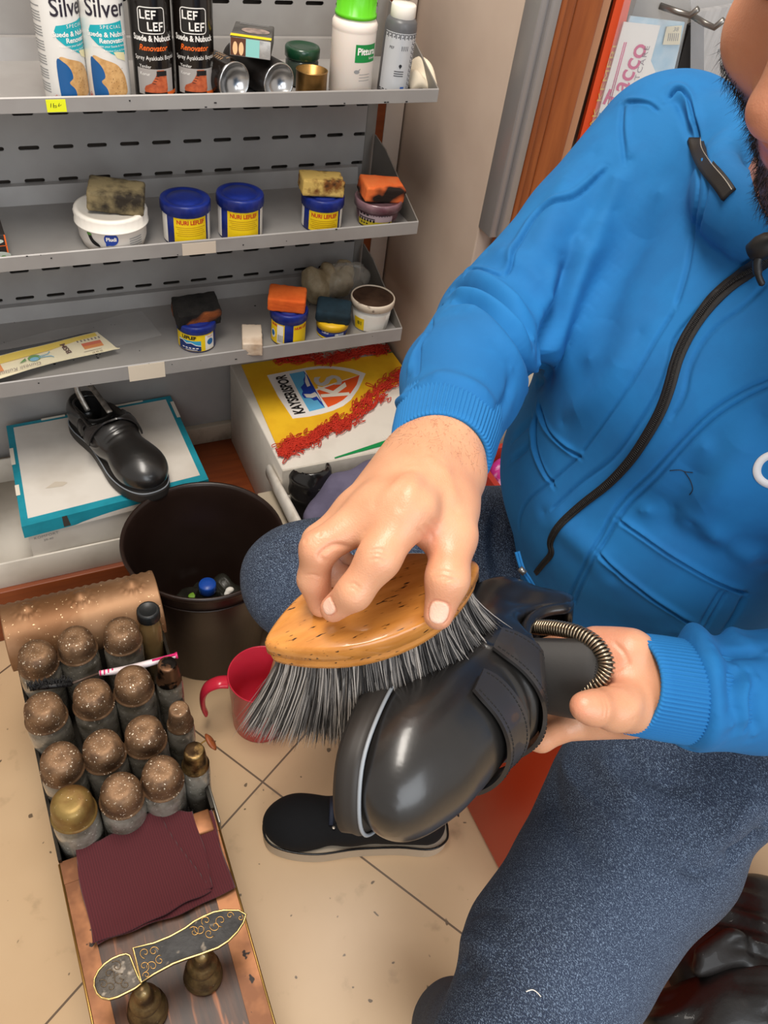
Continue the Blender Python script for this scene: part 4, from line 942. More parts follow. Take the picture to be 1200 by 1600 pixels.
# yarn fringe: one tangled mass of red loops along both hems
rr = random.Random(5); q = MB()
def fringe(path, wd, n):
    P = smoothpts(path, 8)
    for _ in range(n):
        s = rr.uniform(0, len(P)-1.001); i = int(s); base = P[i] + (P[i+1]-P[i])*(s-i); dr = unit(P[i+1]-P[i]); nn = np.array([-dr[1], dr[0]])
        o = base + nn*rr.gauss(0, wd*.45); a = rr.uniform(0, 2*PI); L = rr.uniform(8, 17); ww = rr.uniform(2, 4.5); aa = math.atan2(dr[1], dr[0]) + rr.gauss(0, .55)
        z0 = rr.uniform(.0, .0045); pts = []
        for k in range(9):
            b = 2*PI*k/8 + a; x_, y_ = L*.5*math.cos(b), ww*.5*math.sin(b)
            X_, Y_ = o[0]+x_*math.cos(aa)-y_*math.sin(aa), o[1]+x_*math.sin(aa)+y_*math.cos(aa); p_ = fpx(X_, Y_)
            if p_[0] > CX1-.002 or p_[1] > CY1+.010: break
            pts.append(p_ + np.array([0, 0, z0 + .001*math.sin(b*2)+.0012]))
        if len(pts) > 3: q.add(*tube(pts, .00085, 4))
fringe([(437, 708), (455, 697), (480, 692), (510, 672), (540, 662), (572, 634), (600, 605), (632, 588), (655, 578)], 13, 520)
fringe([(432, 563), (470, 560), (510, 562), (545, 556), (585, 548), (615, 545), (640, 540), (662, 534)], 8, 430)
yarn = q.build('yarn_fringe', mat('red_yarn', 'c9321c', .8), t, True); tag(yarn, kind='stuff')
# ---- open carton in front of it, with shoes, cloth and packs
t = empty('open_carton', 'open white carton full of black shoes and a grey violet cloth', 'carton', (.55, .9, 0))
openbox(t, 'box', .376, .70, .79, 1.003, .0, .272, .005, mat('open_card', 'c9c2b6', .8, col2='9d9385', nscale=6))
def lump(name, prims, h, m, label=None, cat=None, wav=None, parent=None, it=2):
    V, Q = sdf_mesh(prims, h); V = lap(V, Q, it)
    if wav is not None: N = normals(V, Q); V = V + N*wav(V)[:, None]
    if parent is None:
        lo, hi = V.min(0), V.max(0); org = np.array([(lo[0]+hi[0])/2, (lo[1]+hi[1])/2, lo[2]]); e_ = None
        o = linkmesh(name, V-org, Q, m, None); o.location = org; tag(o, label, cat)
    else: o = linkmesh(name, V, Q, m, parent)
    return o
m_lea = mat('black_leather', '161414', .28, coat=.35, bump=.12, bscale=220, bdist=.0006)
m_leamat = mat('black_leather_dull', '131110', .5, bump=.2, bscale=200)
def boot_at(base, ang, label, top=.17, ln=.21, tilt=(0, 0, 1)):
    ux = np.array([math.cos(ang), math.sin(ang), 0]); uz = unit(np.array(tilt, float)); uy = unit(np.cross(uz, ux)); ux = np.cross(uy, uz); b = np.array(base)
    g = lambda x, y, z: b + ux*x + uy*y + uz*z
    e_ = empty('boot', label, 'boot', base)
    pr = [cone(g(-.02, 0, .04), g(-.025, 0, top), .036, .040, .01), cone(g(0, 0, .035), g(ln*.5, 0, .030), .036, .040, .02), ell(g(ln*.55, 0, .036), (.05, .042, .034), .02)]
    pr += [cone(g(-.025, 0, top-.03), g(-.028, 0, top+.06), .020, .038, .004, -1)]
    V, Q = sdf_mesh(pr, .0035); V = lap(V, Q, 2); N = normals(V, Q); V = V + N*(.0011*np.sin(V[:, 2]*190+V[:, 0]*60))[:, None]
    linkmesh('upper', V, Q, m_lea, e_)
    P = smoothpts([(-.07, -.028), (-.085, 0), (-.07, .028), (0, .032), (ln*.6, .042), (ln*.85, .03), (ln*.92, 0), (ln*.85, -.03), (ln*.6, -.042), (0, -.032)], 5, True)
    V, Fc = extr([tuple(p) for p in P], -.004, .014); q = MB(); q.add(np.array([g(*v) for v in V]), Fc, False); q.build('sole', mat('black_rubber', '121111', .6), e_, True)
    q = MB()
    for k in range(4): q.add(*tube([g(.008+.004*k, -.022, .125-.018*k), g(.018+.004*k, -.0, .130-.018*k), g(.008+.004*k, .022, .125-.018*k)], .0014, 5))
    q.build('lace', m_black, e_, True)
    return e_
boot_at((.422, .958, .178), -1.35, 'black lace boot standing at the left of the open carton', top=.135, tilt=(.05, .18, 1))
boot_at((.515, .975, .070), -1.3, 'second black boot sunk deeper in the open carton', top=.12)
def drape(V): return .0022*np.sin(V[:, 0]*75+V[:, 1]*50)+.0016*np.sin(V[:, 2]*120-V[:, 0]*90)
lump('cleaning_cloth', [cone(onz(492, 812, .285), onz(530, 775, .295), .022, .032, .02), cone(onz(530, 770, .295), onz(600, 735, .305), .032, .022, .02), cone(onz(520, 800, .27), onz(600, 780, .27), .035, .04, .03), ell(onz(580, 745, .305), (.040, .026, .022), .02)], .004, mat('violet_grey_cloth', '69647c', .9, col2='5a556c', nscale=15, bump=.25, bscale=300), 'crumpled grey violet cloth in the open carton', 'cloth', drape)
p = onz(612, 704, .31)
t = empty('green_pack', 'bright green and white pack lying behind the violet cloth', 'pack', (p[0]+.02, p[1]-.02, .296), (0, -.1, .55))
q = MB(); q.add(*rbox(0, 0, .012, .13, .032, .022, .002)); q.build('pack', mat('lime_pack', '57c424', .45), t)
q = MB(); q.add(*rbox(0, 0, .0235, .128, .004, .002, .0004)); q.build('white_stripe', m_white, t)
t = empty('sole_pack', 'white and black printed pack standing beside the black boot', 'pack', (.545, .985, .245), (0, 0, .35))
q = MB(); q.add(*rbox(0, 0, .022, .08, .02, .044, .002)); q.build('pack', mat('pack_white', 'cfc9be', .6), t)
q = MB(); q.add(*rbox(-.025, -.0108, .022, .034, .002, .042, .0004)); q.build('black_panel', m_black, t)
decal('printed_crescent', [line2d([(-.030, .012), (-.022, .010), (-.016, .017), (-.017, .026)], .006)], lambda V: np.c_[V[:, 0], np.full(len(V), -.0125), V[:, 1]], mat('crescent', 'c9c65a', .5), t)
# ---- white strips leaning by the bin and a loose board
t = empty('plastic_strip', 'long white plastic strip leaning between the bin and the carton', 'strip', onz(418, 735, .285))
a = onz(420, 736, .285); b = onz(470, 832, .285)
d = unit(b-a)
q = MB(); q.add(*tube([a, a+(b-a)*.3, a+(b-a)*.7, b], [.0075, .0085, .0095, .0095], 10, flat=(.9, 2.2))); q.build('strip', mat('strip_white', 'dcd6cd', .45, col2='b9afa2', nscale=12, nlo=.5, nhi=.7), t, True)
t = empty('loose_board', 'pale board standing behind the bin against the open carton', 'board', (.36, .98, 0))
q = MB(); q.add(*rbox(.352, .965, .125, .030, .16, .25, .002)); q.build('board', mat('pale_board', 'b9ab96', .7, col2='a49782', nscale=6), t, True)
# ---- bin
BX, BY = .211, .938
t = empty('waste_bin', 'round dark brown plastic waste bin between the boxes and the red mug', 'bin', (BX, BY, 0))
m_bin = mat('dark_brown_plastic', '2a1d18', .33, col2='241813', nscale=8)
q = MB(); q.add(*lathe([(.092, 0), (.098, .003), (.128, .262), (.130, .270), (.135, .272), (.1365, .277), (.135, .282), (.1315, .2815), (.129, .276), (.126, .262), (.112, .14), (.0965, .012), (.093, .007), (.002, .006)], 72)); q.build('bin', m_bin, t)
q = MB(); q.add(*tube([(BX+.1268*math.cos(a), BY+.1268*math.sin(a), .240) for a in np.linspace(0, 2*PI, 61)[:-1]], .0016, 6, closed=True)); q.build('rim_bead', m_bin, t, True)
x, y, _ = onz(324, 911, .150)
t = empty('drink_bottle', 'dark bottle with blue cap thrown in the bin', 'bottle', (x, y, .012))
q = MB(); q.add(*lathe([(.028, 0), (.031, .004), (.031, .075), (.022, .105), (.0125, .118), (.0125, .124)], 32)); q.build('bottle', mat('dark_bottle', '1b1d18', .15, coat=.5), t)
q = MB(); q.add(*lathe([(.0150, .118), (.0155, .119), (.0155, .134), (.0145, .1365), (.002, .1365)], 48, fn=lambda r, z, a: r+(.0003*math.cos(a*30) if r > .015 else 0))); q.build('cap', mat('blue_cap', '1e4fb0', .35), t)
o = lump('paper_scrap', [ell(onz(359, 922, .13), (.008, .006, .006), .003), ell(onz(355, 928, .125), (.006, .005, .006), .003)], .0012, m_paper, 'tiny white paper scrap in the bin beside the blue cap', 'paper'); 
o = lump('green_scrap', [ell(onz(303, 930, .10), (.011, .007, .003), .003), ell(onz(312, 934, .10), (.007, .006, .003), .003)], .0012, mat('green_scrap', '6f9a28', .6), 'small green peel in the bin beside the bottle', 'peel')
# crushed film that the scraps and the bottle lie in
def trash(V): return .006*np.sin(V[:, 0]*80)*np.sin(V[:, 1]*95+1)+.003*np.sin(V[:, 0]*190+V[:, 1]*60)
o = lump('crumpled_bag', [ell((BX, BY, .055), (.085, .085, .030), .02), ell((BX+.02, BY+.02, .082), (.055, .05, .028), .02)], .004, mat('dark_film', '2b2a24', .25, coat=.5), 'crumpled dark film filling the bottom of the bin', 'bag', trash)
# ---- red measuring mug
MX, MY = .250, .738
t = empty('plastic_mug', 'translucent red plastic mug with handle on the floor beside the bin', 'mug', (MX, MY, 0))
m_redp = mat('red_translucent', 'e0344a', .25, trans=.25, coat=.3, ior=1.3, sss=.1)
q = MB(); q.add(*lathe([(.046, 0), (.049, .002), (.0515, .06), (.0560, .137), (.0570, .1395), (.0560, .1405), (.0545, .139), (.050, .06), (.0475, .005), (.001, .004)], 64)); q.build('mug', m_redp, t)
A_ = unit(np.array(onz(330, 1085, .1)[:2]) - np.array([MX, MY]))
hp = [(.057, .130), (.073, .132), (.090, .122), (.098, .100), (.099, .070), (.095, .045)]
q = MB(); q.add(*tube(smoothpts([(A_[0]*r, A_[1]*r, z) for r, z in hp], 6), np.linspace(.013, .0085, 31), 12, flat=(1.0, .5))); q.build('handle', m_redp, t)
t = empty('wooden_offcut', 'light wooden stick standing in the red mug', 'stick', (MX+.02, MY-.01, .01))
e0 = np.array([MX-.012, MY-.030, .012]); e1 = onz(446, 1016, .152)
q = MB(); q.add(*tube([e0, e1], [.011, .013], 4, flat=(1.2, .5))); q.build('stick', mat('light_wood', 'c99a72', .6), t, True)
t = empty('paper_sachet', 'blue and white sachet in the red mug', 'sachet', (MX, MY-.035, .05))
sfn = lambda u, v: np.array([MX-.028+.062*u, MY-.046+.012*math.sin(PI*u), .085+.05*v+.004*math.sin(9*u)])
q = MB(); q.add(*solid(sfn, 14, 8, .0012)); q.build('sachet', mat('sachet', 'e6e2e6', .5), t, True)
q = MB(); q.add(*solid(lambda u, v: sfn(u, .35+.4*v)+np.array([0, -.0012, 0]), 14, 5, .0006)); q.build('blue_band', mat('sachet_blue', '2b2a78', .5), t, True)
# ---- red stool under the man
t = empty('red_stool', 'orange red plastic stool under the seated person', 'stool', (.70, .40, 0))
q = MB(); m_st = mat('orange_red_plastic', 'c23a16', .35)
V, Fc = rbox(0, 0, .205, .36, .36, .41, .012, 3); V = V * np.c_[1-.10*(V[:, 2])/.41, 1-.10*(V[:, 2])/.41, np.ones(len(V))]; q.add(V, Fc); q.build('body', m_st, t)
q = MB(); q.add(*rbox(0, 0, .421, .36, .36, .022, .009, 3)); q.build('seat', m_st, t)
# ---- things half hidden behind the arm
t = empty('red_crate', 'red plastic crate behind the raised arm', 'crate', (.84, .93, 0))
openbox(t, 'crate', .745, .98, .80, .995, .0, .30, .012, mat('crate_red', 'a93427', .4))
lump('pink_pack', [ell((.80, .93, .285), (.036, .03, .03), .008), ell((.785, .895, .275), (.03, .02, .03), .008)], .003, mat('pink_pack', 'c4378e', .35, col2='e7a7cf', nscale=26, nlo=.5, nhi=.56), 'pink patterned pack in the red crate', 'pack')
t = empty('paper_bag', 'dirty pale carrier bag with orange handle behind the raised arm', 'bag', (.95, 1.05, 0))
q = MB(); V, Fc = rbox(.97, 1.09, .22, .36, .10, .44, .008, 3); V = V + (.003*np.sin(V[:, 2]*40)[:, None])*np.array([0, 1, 0]); q.add(V, Fc)
q.build('bag', mat('speckled_bag', 'c9bda9', .8, col2='9a917f', nscale=24, nlo=.5, nhi=.68, col3='4a443b', n3=(22, .66, .70)), t, True)
a = onx(0, 0, 1) if False else None
hp = [ony(x_, y_, 1.034) for x_, y_ in ((797, 668), (795, 645), (803, 632), (818, 627), (840, 628), (860, 640))]
q = MB(); q.add(*tube(smoothpts(hp, 6), .0028, 8)); q.build('handle', mat('orange_cord', 'e2512a', .5), t, True)
bagm = planemap((.97, 1.039, .2), (1, 0, 0), (0, 0, 1), .001)
# ---- floor shoe: black trainer lying on the tiles
# ================================================================ shoe shine box
m_cop = mat('copper_sheet', '9a7555', .5, .5, col2='7d5636', nscale=9, bump=.15, bscale=30, bdist=.002, col3='e6c9a0', n3=(190, .68, .72))
m_cap = mat('copper_cap', '86674b', .5, .5, col2='5c4431', nscale=38, nlo=.4, nhi=.65, bump=.5, bscale=90, bdist=.002, col3='f6e8d0', n3=(330, .655, .69))
m_capy = mat('brass_cap', '8d7440', .45, .5, col2='75552c', nscale=30, bump=.25, bscale=120, col3='f0dcc0', n3=(260, .70, .74))
m_botg = mat('dirty_glass', '9a9488', .22, .0, col2='655f53', nscale=26, nlo=.42, nhi=.62, coat=.6, bump=.3, bscale=120, col3='d9d4c8', n3=(220, .66, .72), trans=.15)
m_side = mat('copper_trim', 'a06b45', .45, .45, col2='6e4428', nscale=14, bump=.1, bscale=60, col3='1f1510', n3=(70, .68, .72))
m_wal = mat('worn_walnut', '5c3823', .42, col2='34221a', nscale=7, nlo=.35, nhi=.62, stretch=(9, 1.2, 1), bump=.12, bscale=25, col3='a8653c', n3=(9, .60, .72))
BT = .250
t = empty('shoeshine_box', 'copper trimmed wooden shoeshine box with a brass footrest', 'shoeshine box', (0.01, .50, 0))
SBX = t
def xl(y): return -.105 + (.86-y)*.040
def xr(y): return .108 - (.86-y)*.012
# body: sides
q = MB()
for (ya, yb, z1) in ((.16, .485, BT-.006), (.485, .90, BT)):
    P = [(xl(ya), ya), (xr(ya), ya), (xr(yb), yb), (xl(yb), yb)]
    if ya < .2: V, Fc = extr(P, .03, z1); q.add(V, Fc, False)
q.build('plank_case', m_wal, t, True)
q = MB()
y0, y1 = .488, .875
for (a, b) in (((xl(y0), y0), (xl(y1), y1)), ((xr(y0), y0), (xr(y1), y1))):
    d_ = .004 if a[0] < 0 else -.004
    V, Fc = extr([a, (a[0]+d_, a[1]), (b[0]+d_, b[1]), b], .03, BT+.005); q.add(V, Fc, False)
V, Fc = extr([(xl(y0), y0), (xr(y0), y0), (xr(y1), y1), (xl(y1), y1)], .03, .14); q.add(V, Fc, False)
q.build('bottle_well', mat('dark_tin', '2f2a22', .4, .5, col2='17130e', nscale=20), t, True)
for k in (0, 1):
    for i in range(1):
        ya, yb = .16, .487; f_ = xl if k == 0 else xr; w_ = .022 if k == 0 else -.026
        P = [(f_(ya), ya), (f_(ya)+w_, ya), (f_(yb)+w_, yb), (f_(yb), yb)]
        if w_ < 0: P = P[::-1]
        V, Fc = extr(P, BT-.006, BT-.0035); q = MB(); q.add(V, Fc, False); q.build('side_trim', m_side, t, True)
q = MB(); V, Fc = extr([(xl(.487), .460), (xr(.487), .460), (xr(.487), .489), (xl(.487), .489)], BT-.0065, BT-.0028); q.add(V, Fc, False); q.build('cross_trim', m_side, t, True)
q = MB(); q.add(*rbox(xr(.487)-.021, .474, BT+.002, .028, .03, .010, .002)); q.build('corner_piece', m_side, t, True)
for f_ in (xl, xr):
    q = MB(); q.add(*tube([(f_(.16), .16, BT-.004), (f_(.487), .487, BT-.004)], .0016, 6)); q.build('edge_bead', mat('brass_bead', 'b08a4c', .35, .9), t, True)
for nm in ('bolt',):
    for (yy, s_) in ((.30, 1), (.40, 1)):
        pass
# rolled embossed copper hood at the back
def hood(u, v):
    a = math.radians(-18 + 200*v); xx = xl(.86)-.004 + (xr(.86)-xl(.86)+.008)*u
    r = .050; y = .838 - r*math.cos(a)*-1 if False else .840 - r*math.cos(a); z = .262 + r*math.sin(a)*.95
    best = 0
    for bx in (.16, .50, .84):
        d = math.hypot((u-bx)*.215, (a-1.75)*r)
        best += .0050*math.exp(-(d/.0075)**2) + .0014*math.exp(-((d-.017)/.0035)**2)*(.5+.5*math.cos(14*math.atan2((a-1.75)*r, (u-bx)*.215)))
    best += .0012*math.cos(u*115)*math.exp(-((a-2.5)/.13)**2)
    return np.array([xx, y - best*math.cos(a), z + best*math.sin(a)])
q = MB(); q.add(*solid(hood, 120, 60, .0022)); q.build('embossed_hood', m_cop, t, True)
for u in (0, 1):
    q = MB(); cs = [hood(u, v) for v in np.linspace(0, 1, 24)]; V = np.array(cs + [c + np.array([.003 if u == 0 else -.003, 0, 0]) for c in cs]); n = 24
    q.add(V, [tuple(range(n)), tuple(range(n, 2*n))[::-1]] + [(i, (i+1) % n, (i+1) % n+n, i+n) for i in range(n)], False); q.build('hood_end', m_cop, t, True)
# latch on the right side: leather tag, wire, flange
p = onz(327, 1160, .262)
q = MB(); V, Fc = lathe([(.001, -.003), (.8*.010, -.0025), (.011, 0), (.8*.010, .0025), (.001, .003)], 24, False, False); V = V*np.array([.65, 1.25, 1]); q.add(*xf((V, Fc), (p[0]+.002, p[1], p[2]), .5, .35, .7)); q.build('latch_tag', mat('tan_leather', '8d4a26', .45), t, True)
q = MB(); q.add(*tube(smoothpts([(xr(.6), .575, BT+.004), (xr(.6)+.006, .58, BT+.010), (p[0]-.002, p[1]+.004, p[2]+.002)], 5), .0011, 6)); q.build('latch_wire', mat('brass_bead', 'b08a4c', .35, .9), t, True)
q = MB(); q.add(*rbox(xr(.5)+.0015, .492, BT-.010, .003, .055, .036, .001)); q.build('side_flange', mat('dull_steel', '86827a', .4, .8), t, True)
# footrest: two turned pedestals carry a shoe-sole plate
FRZ = .332
def c5(X, Y): return (140 + X*280/1200, 1400 + Y*200/857)
for (cx_, cy_) in ((315, 1500), (225, 1557)):
    p = onz(cx_, cy_, .300)
    K8 = .82; q = MB(); q.add(*lathe([(.026, BT-.004), (.027, BT-.001), (.025, BT+.002), (.0235, BT+.007), (.0255, BT+.012), (.024, BT+.019), (.0175, BT+.024), (.0165, BT+.028), (.0205, BT+.034), (.0200, BT+.040), (.0150, BT+.045), (.0105, BT+.050), (.0125, BT+.056), (.0100, BT+.062), (.009, FRZ-.004)], 40, fn=lambda r, z, a: K8*r*(1+.02*math.sin(a*3+z*400)))); o = q.build('pedestal', mat('old_brass', '86704a', .42, .8, col2='54422c', nscale=40, bump=.3, bscale=160, bdist=.0008, col3='e6d8bc', n3=(200, .70, .74)), t)
    o.location = (p[0]-SBX.location.x, p[1]-SBX.location.y, 0)
heelP = [c5(*p) for p in ((347, 588), (300, 620), (240, 650), (190, 675), (130, 692), (80, 682), (50, 655), (30, 605), (32, 555), (60, 500), (100, 455), (150, 420), (200, 398), (245, 388), (270, 400), (285, 440), (300, 480), (320, 530))]
soleP = [c5(*p) for p in ((290, 350), (430, 315), (540, 270), (640, 215), (700, 170), (760, 138), (830, 108), (900, 95), (1000, 97), (1048, 125), (1030, 180), (990, 240), (930, 300), (860, 345), (740, 390), (640, 422), (560, 452), (430, 522), (347, 580))]
def plate(P, z, up, name, m):
    W_ = np.array([onz(x_, y_, z) for x_, y_ in P]); c_ = W_.mean(0)
    q = MB(); n = len(P); V, F_ = poly2d(W_[:, :2]); VV = np.r_[np.c_[V, np.full(n, z)], np.c_[V, np.full(n, z-.006)]]
    q.add(VV, list(F_) + [tuple(i+n for i in f) for f in F_] + [(i, (i+1) % n, (i+1) % n+n, i+n) for i in range(n)], False)
    o = q.build(name, m, t, True)
    q = MB(); Q_ = smoothpts(W_ + np.array([0, 0, .0005]), 3, True) if name == 'sole_plate' and False else W_ + np.array([0, 0, .0004]); q.add(*tube(Q_, .00115, 6, closed=True)); e_ = q.build('brass_edge', mat('bright_brass', 'd9b978', .3, .9), o, False)
    A = np.array(t.matrix_world.inverted()); e_.data.transform(Matrix(A.tolist()))
    return o, W_
m_blk = mat('engraved_dark_metal', '2c2b2b', .45, .5, col2='1c1b1b', nscale=40, bump=.5, bscale=90, bdist=.001, col3='6d6459', n3=(70, .62, .72))
m_blh = mat('engraved_worn_metal', '4b453e', .45, .5, col2='322d28', nscale=40, bump=.6, bscale=110, bdist=.001, col3='8a8074', n3=(90, .56, .7))
op, Wp = plate(soleP, FRZ, 1, 'sole_plate', m_blk); oh, Wh = plate(heelP, FRZ-.003, 1, 'heel_plate', m_blh)
# scrollwork on the plates
A = Matrix(np.array(t.matrix_world.inverted()).tolist())
def scroll(parent, c, r, a0, turns, z, sgn=1, r0=.2):
    pts = [onz(c[0] + (r*(1-k/18*(1-r0)))*math.cos(a0+sgn*turns*2*PI*k/18), c[1] + (r*(1-k/18*(1-r0)))*math.sin(a0+sgn*turns*2*PI*k/18), z+.0004) for k in range(19)]
    return tube(pts, .00045, 4)
q = MB(); rr = random.Random(3)
for (X, Y, r, s_) in ((880, 165, 10, 1), (840, 200, 9, -1), (780, 165, 8, 1), (740, 220, 10, -1), (700, 240, 9, 1), (800, 250, 8, 1), (940, 130, 6, -1), (1010, 145, 5, 1), (370, 380, 9, 1), (365, 470, 9, -1), (430, 370, 8, -1), (420, 470, 9, 1), (470, 430, 8, -1), (380, 530, 6, 1)):
    q.add(*scroll(op, c5(X, Y), r, rr.uniform(0, 6), 1.1, FRZ, s_))
e_ = q.build('scrollwork', mat('gilt_line', 'c79a5c', .35, .8), op); e_.data.transform(A)
q = MB()
for (X, Y, r, s_) in ((90, 590, 8, 1), (130, 520, 9, -1), (180, 470, 9, 1), (200, 560, 10, -1), (140, 610, 8, 1), (240, 590, 8, -1)):
    q.add(*scroll(oh, c5(X, Y), r, rr.uniform(0, 6), 1.1, FRZ-.003, s_))
e_ = q.build('scrollwork', mat('dim_gilt', '6d5c48', .4, .7), oh); e_.data.transform(A)
# ---- bottles: glass body, domed metal cap
def bottle_big(m, gold=False):
    e_ = empty('polish_bottle', 'x', 'bottle', (0, 0, 0)); r = .0275
    q = MB(); q.add(*lathe([(r*.95, 0), (r, .004), (r, .118), (r*.97, .128), (r*.80, .139), (r*.74, .143), (r*.74, .146)], 36, sx=1, sy=1)); q.build('glass', m_botg, e_)
    rc = .0252; pr = [(rc*1.06, .1385), (rc*1.09, .1395), (rc*1.09, .1405), (rc*1.02, .1415), (rc, .143), (rc*.985, .156), (rc*.96, .162), (rc*.90, .1675), (rc*.80, .1710), (rc*.66, .1730), (rc*.50, .1738), (rc*.25, .1736), (rc*.01, .1732)]
    q = MB(); q.add(*lathe(pr, 40, cap0=False, fn=lambda R, z, a: R*(1+.012*math.sin(3*a+z*90)))); q.build('cap', m, e_); return e_
def bottle_small(m, dark=False):
    e_ = empty('dye_bottle', 'x', 'bottle', (0, 0, 0)); r = .0185
    q = MB(); q.add(*lathe([(r*.95, 0), (r, .004), (r, .118), (r*.9, .130), (r*.75, .134)], 28)); q.build('glass', m_botg, e_)
    rc = .0155; q = MB(); q.add(*lathe([(rc*1.15, .131), (rc*1.16, .1335), (rc*1.05, .135), (rc*.98, .146), (rc*.86, .166), (rc*.80, .169), (rc*.72, .1695), (rc*.3, .1688), (rc*.01, .1688)], 32, cap0=False)); q.build('cap', m, e_); return e_
def dup(root, loc, rz, label, group, cm=None):
    r = root.copy(); C.objects.link(r); r.location = loc; r.rotation_euler = (0, 0, rz); r['label'] = label; r['group'] = group
    for ch in list(root.children):
        c = ch.copy(); C.objects.link(c); c.parent = r
        if cm is not None and ch.name.startswith('cap'):
            c.data = ch.data.copy(); c.data.materials[0] = cm
    return r
caps = [((52, 1022), 'dull copper capped bottle at the back left corner, beside the copper hood'), ((117, 1000), 'copper capped bottle with a nicked black spot, second along the hood'), ((186, 985), 'copper capped bottle with grey worn top, next to the black capped vial'),
        ((70, 1105), 'copper capped bottle touching the black toothbrush bristles'), ((143, 1085), 'copper capped bottle with a black dent under the toothbrush shaft'), ((208, 1065), 'copper capped bottle standing in front of the pink toothbrush handle'),
        ((91, 1183), 'copper capped bottle with a double rim at the left edge, third row'), ((164, 1163), 'smooth copper capped bottle in the middle of the third row'), ((229, 1140), 'copper capped bottle with a shiny pale spot on its top'),
        ((112, 1258), 'golden capped bottle at the front left corner, by the maroon cloth'), ((184, 1230), 'copper capped bottle with one bright glint, front row middle'), ((251, 1203), 'speckled copper capped bottle at the front row, nearest the dyed vials')]
proto = bottle_big(m_cap)
ZB = .160
for i, ((x_, y_), lab) in enumerate(caps):
    p = onz(x_, y_, ZB+.166); o = proto if i == 0 else dup(proto, (0, 0, 0), 0, lab, '')
    if i == 9:
        for ch in o.children:
            if ch.name.startswith('cap'): ch.data = ch.data.copy(); ch.data.materials[0] = m_capy
    o.location = (p[0], p[1], ZB); o.rotation_euler = (.02*math.sin(i*3), .02*math.cos(i*5), i*1.7); o['label'] = lab; o['group'] = 'domed metal capped bottles in the shoeshine box'
proto = bottle_small(m_cap)
for i, ((x_, y_), lab) in enumerate([((262, 1043), 'narrow bottle with dark streaked cap at the toothbrush end'), ((280, 1113), 'narrow bottle with flat copper cap, middle of the right side row'), ((304, 1178), 'narrow bottle with worn golden cap beside the leather latch tag')]):
    p = onz(x_, y_, ZB+.160); o = proto if i == 0 else dup(proto, (0, 0, 0), 0, lab, '')
    for ch in o.children:
        if ch.name.startswith('cap'):
            ch.data = ch.data.copy(); ch.data.materials[0] = [mat('streaked_cap', '6b4c36', .35, .7, col2='130f0c', nscale=50, nlo=.5, nhi=.58), m_cap, mat('worn_gold_cap', '8f7448', .35, .8, col2='3a2a18', nscale=50)][i]
    o.location = (p[0], p[1], ZB); o.rotation_euler = (0, 0, i); o['label'] = lab; o['group'] = 'narrow dye bottles along the right side of the shoeshine box'
p = onz(231, 952, ZB+.172)
t = empty('glass_vial', 'clear glass vial of amber dye with black screw cap by the copper hood', 'vial', (p[0], p[1], ZB))
q = MB(); q.add(*lathe([(.0155, 0), (.0165, .003), (.0165, .135), (.014, .146), (.013, .150), (.013, .156)], 32)); q.build('glass', mat('amber_glass', 'a88a5c', .08, coat=.6, trans=.45, ior=1.3, col2='8a6a40', nscale=8), t)
q = MB(); q.add(*lathe([(.0155, .153), (.0165, .154), (.0165, .169), (.0150, .172), (.012, .172), (.011, .171), (.001, .171)], 48, fn=lambda r, z, a: r+(.0003*math.cos(28*a) if r > .016 else 0))); q.build('cap', mat('black_cap', '1d1f20', .4), t)
# ---- toothbrush
zt_ = .312
a = onz(47, 1076, zt_+.012); b = onz(112, 1068, zt_+.010); c = onz(155, 1052, zt_); d = onz(200, 1045, zt_); e = onz(276, 1024, zt_+.01)
t = empty('toothbrush', 'pink and white toothbrush with black polish caked bristles across the bottles', 'toothbrush', (c[0], c[1], zt_-.01))
q = MB(); q.add(*tube(smoothpts([c, d, e], 8), [.0026+.0018*math.sin(PI*k/16)+.0006 for k in range(17)], 10)); q.build('handle', mat('toothbrush_white', 'e9dde0', .35), t, True)
q = MB()
for k in range(7):
    p_ = c + (d-c)*(k*.14+.02); q.add(*tube([p_, p_+unit(d-c)*.0022], .0040, 10))
q.build('grip_rib', mat('toothbrush_pink', 'd8296e', .35), t, True)
q = MB(); q.add(*tube(smoothpts([e-(e-d)*.02, e, e+(e-d)*.02], 3), .0047, 10)); q.add(*tube([d+(e-d)*.5+np.array([0, 0, .0028]), e+np.array([0, 0, .003])], .0022, 8)); q.build('handle_inlay', mat('toothbrush_pink', 'd8296e', .35), t, True)
q = MB(); q.add(*tube([b, c], .0018, 8)); q.build('shaft', mat('grimy_shaft', '54443a', .4), t, True)
q = MB(); rr = random.Random(2); q.add(*tube([a, b], .0038, 8))
ab = b - a
for k in range(170):
    s = a + ab*rr.uniform(0, 1) + np.array([rr.uniform(-.004, .004), rr.uniform(-.004, .004), 0]); q.add(*tube([s, s + np.array([rr.uniform(-.002, .002), rr.uniform(.0, .007), rr.uniform(.004, .010)])], .0006, 4))
bb = q.build('bristle_head', m_black, t, True)
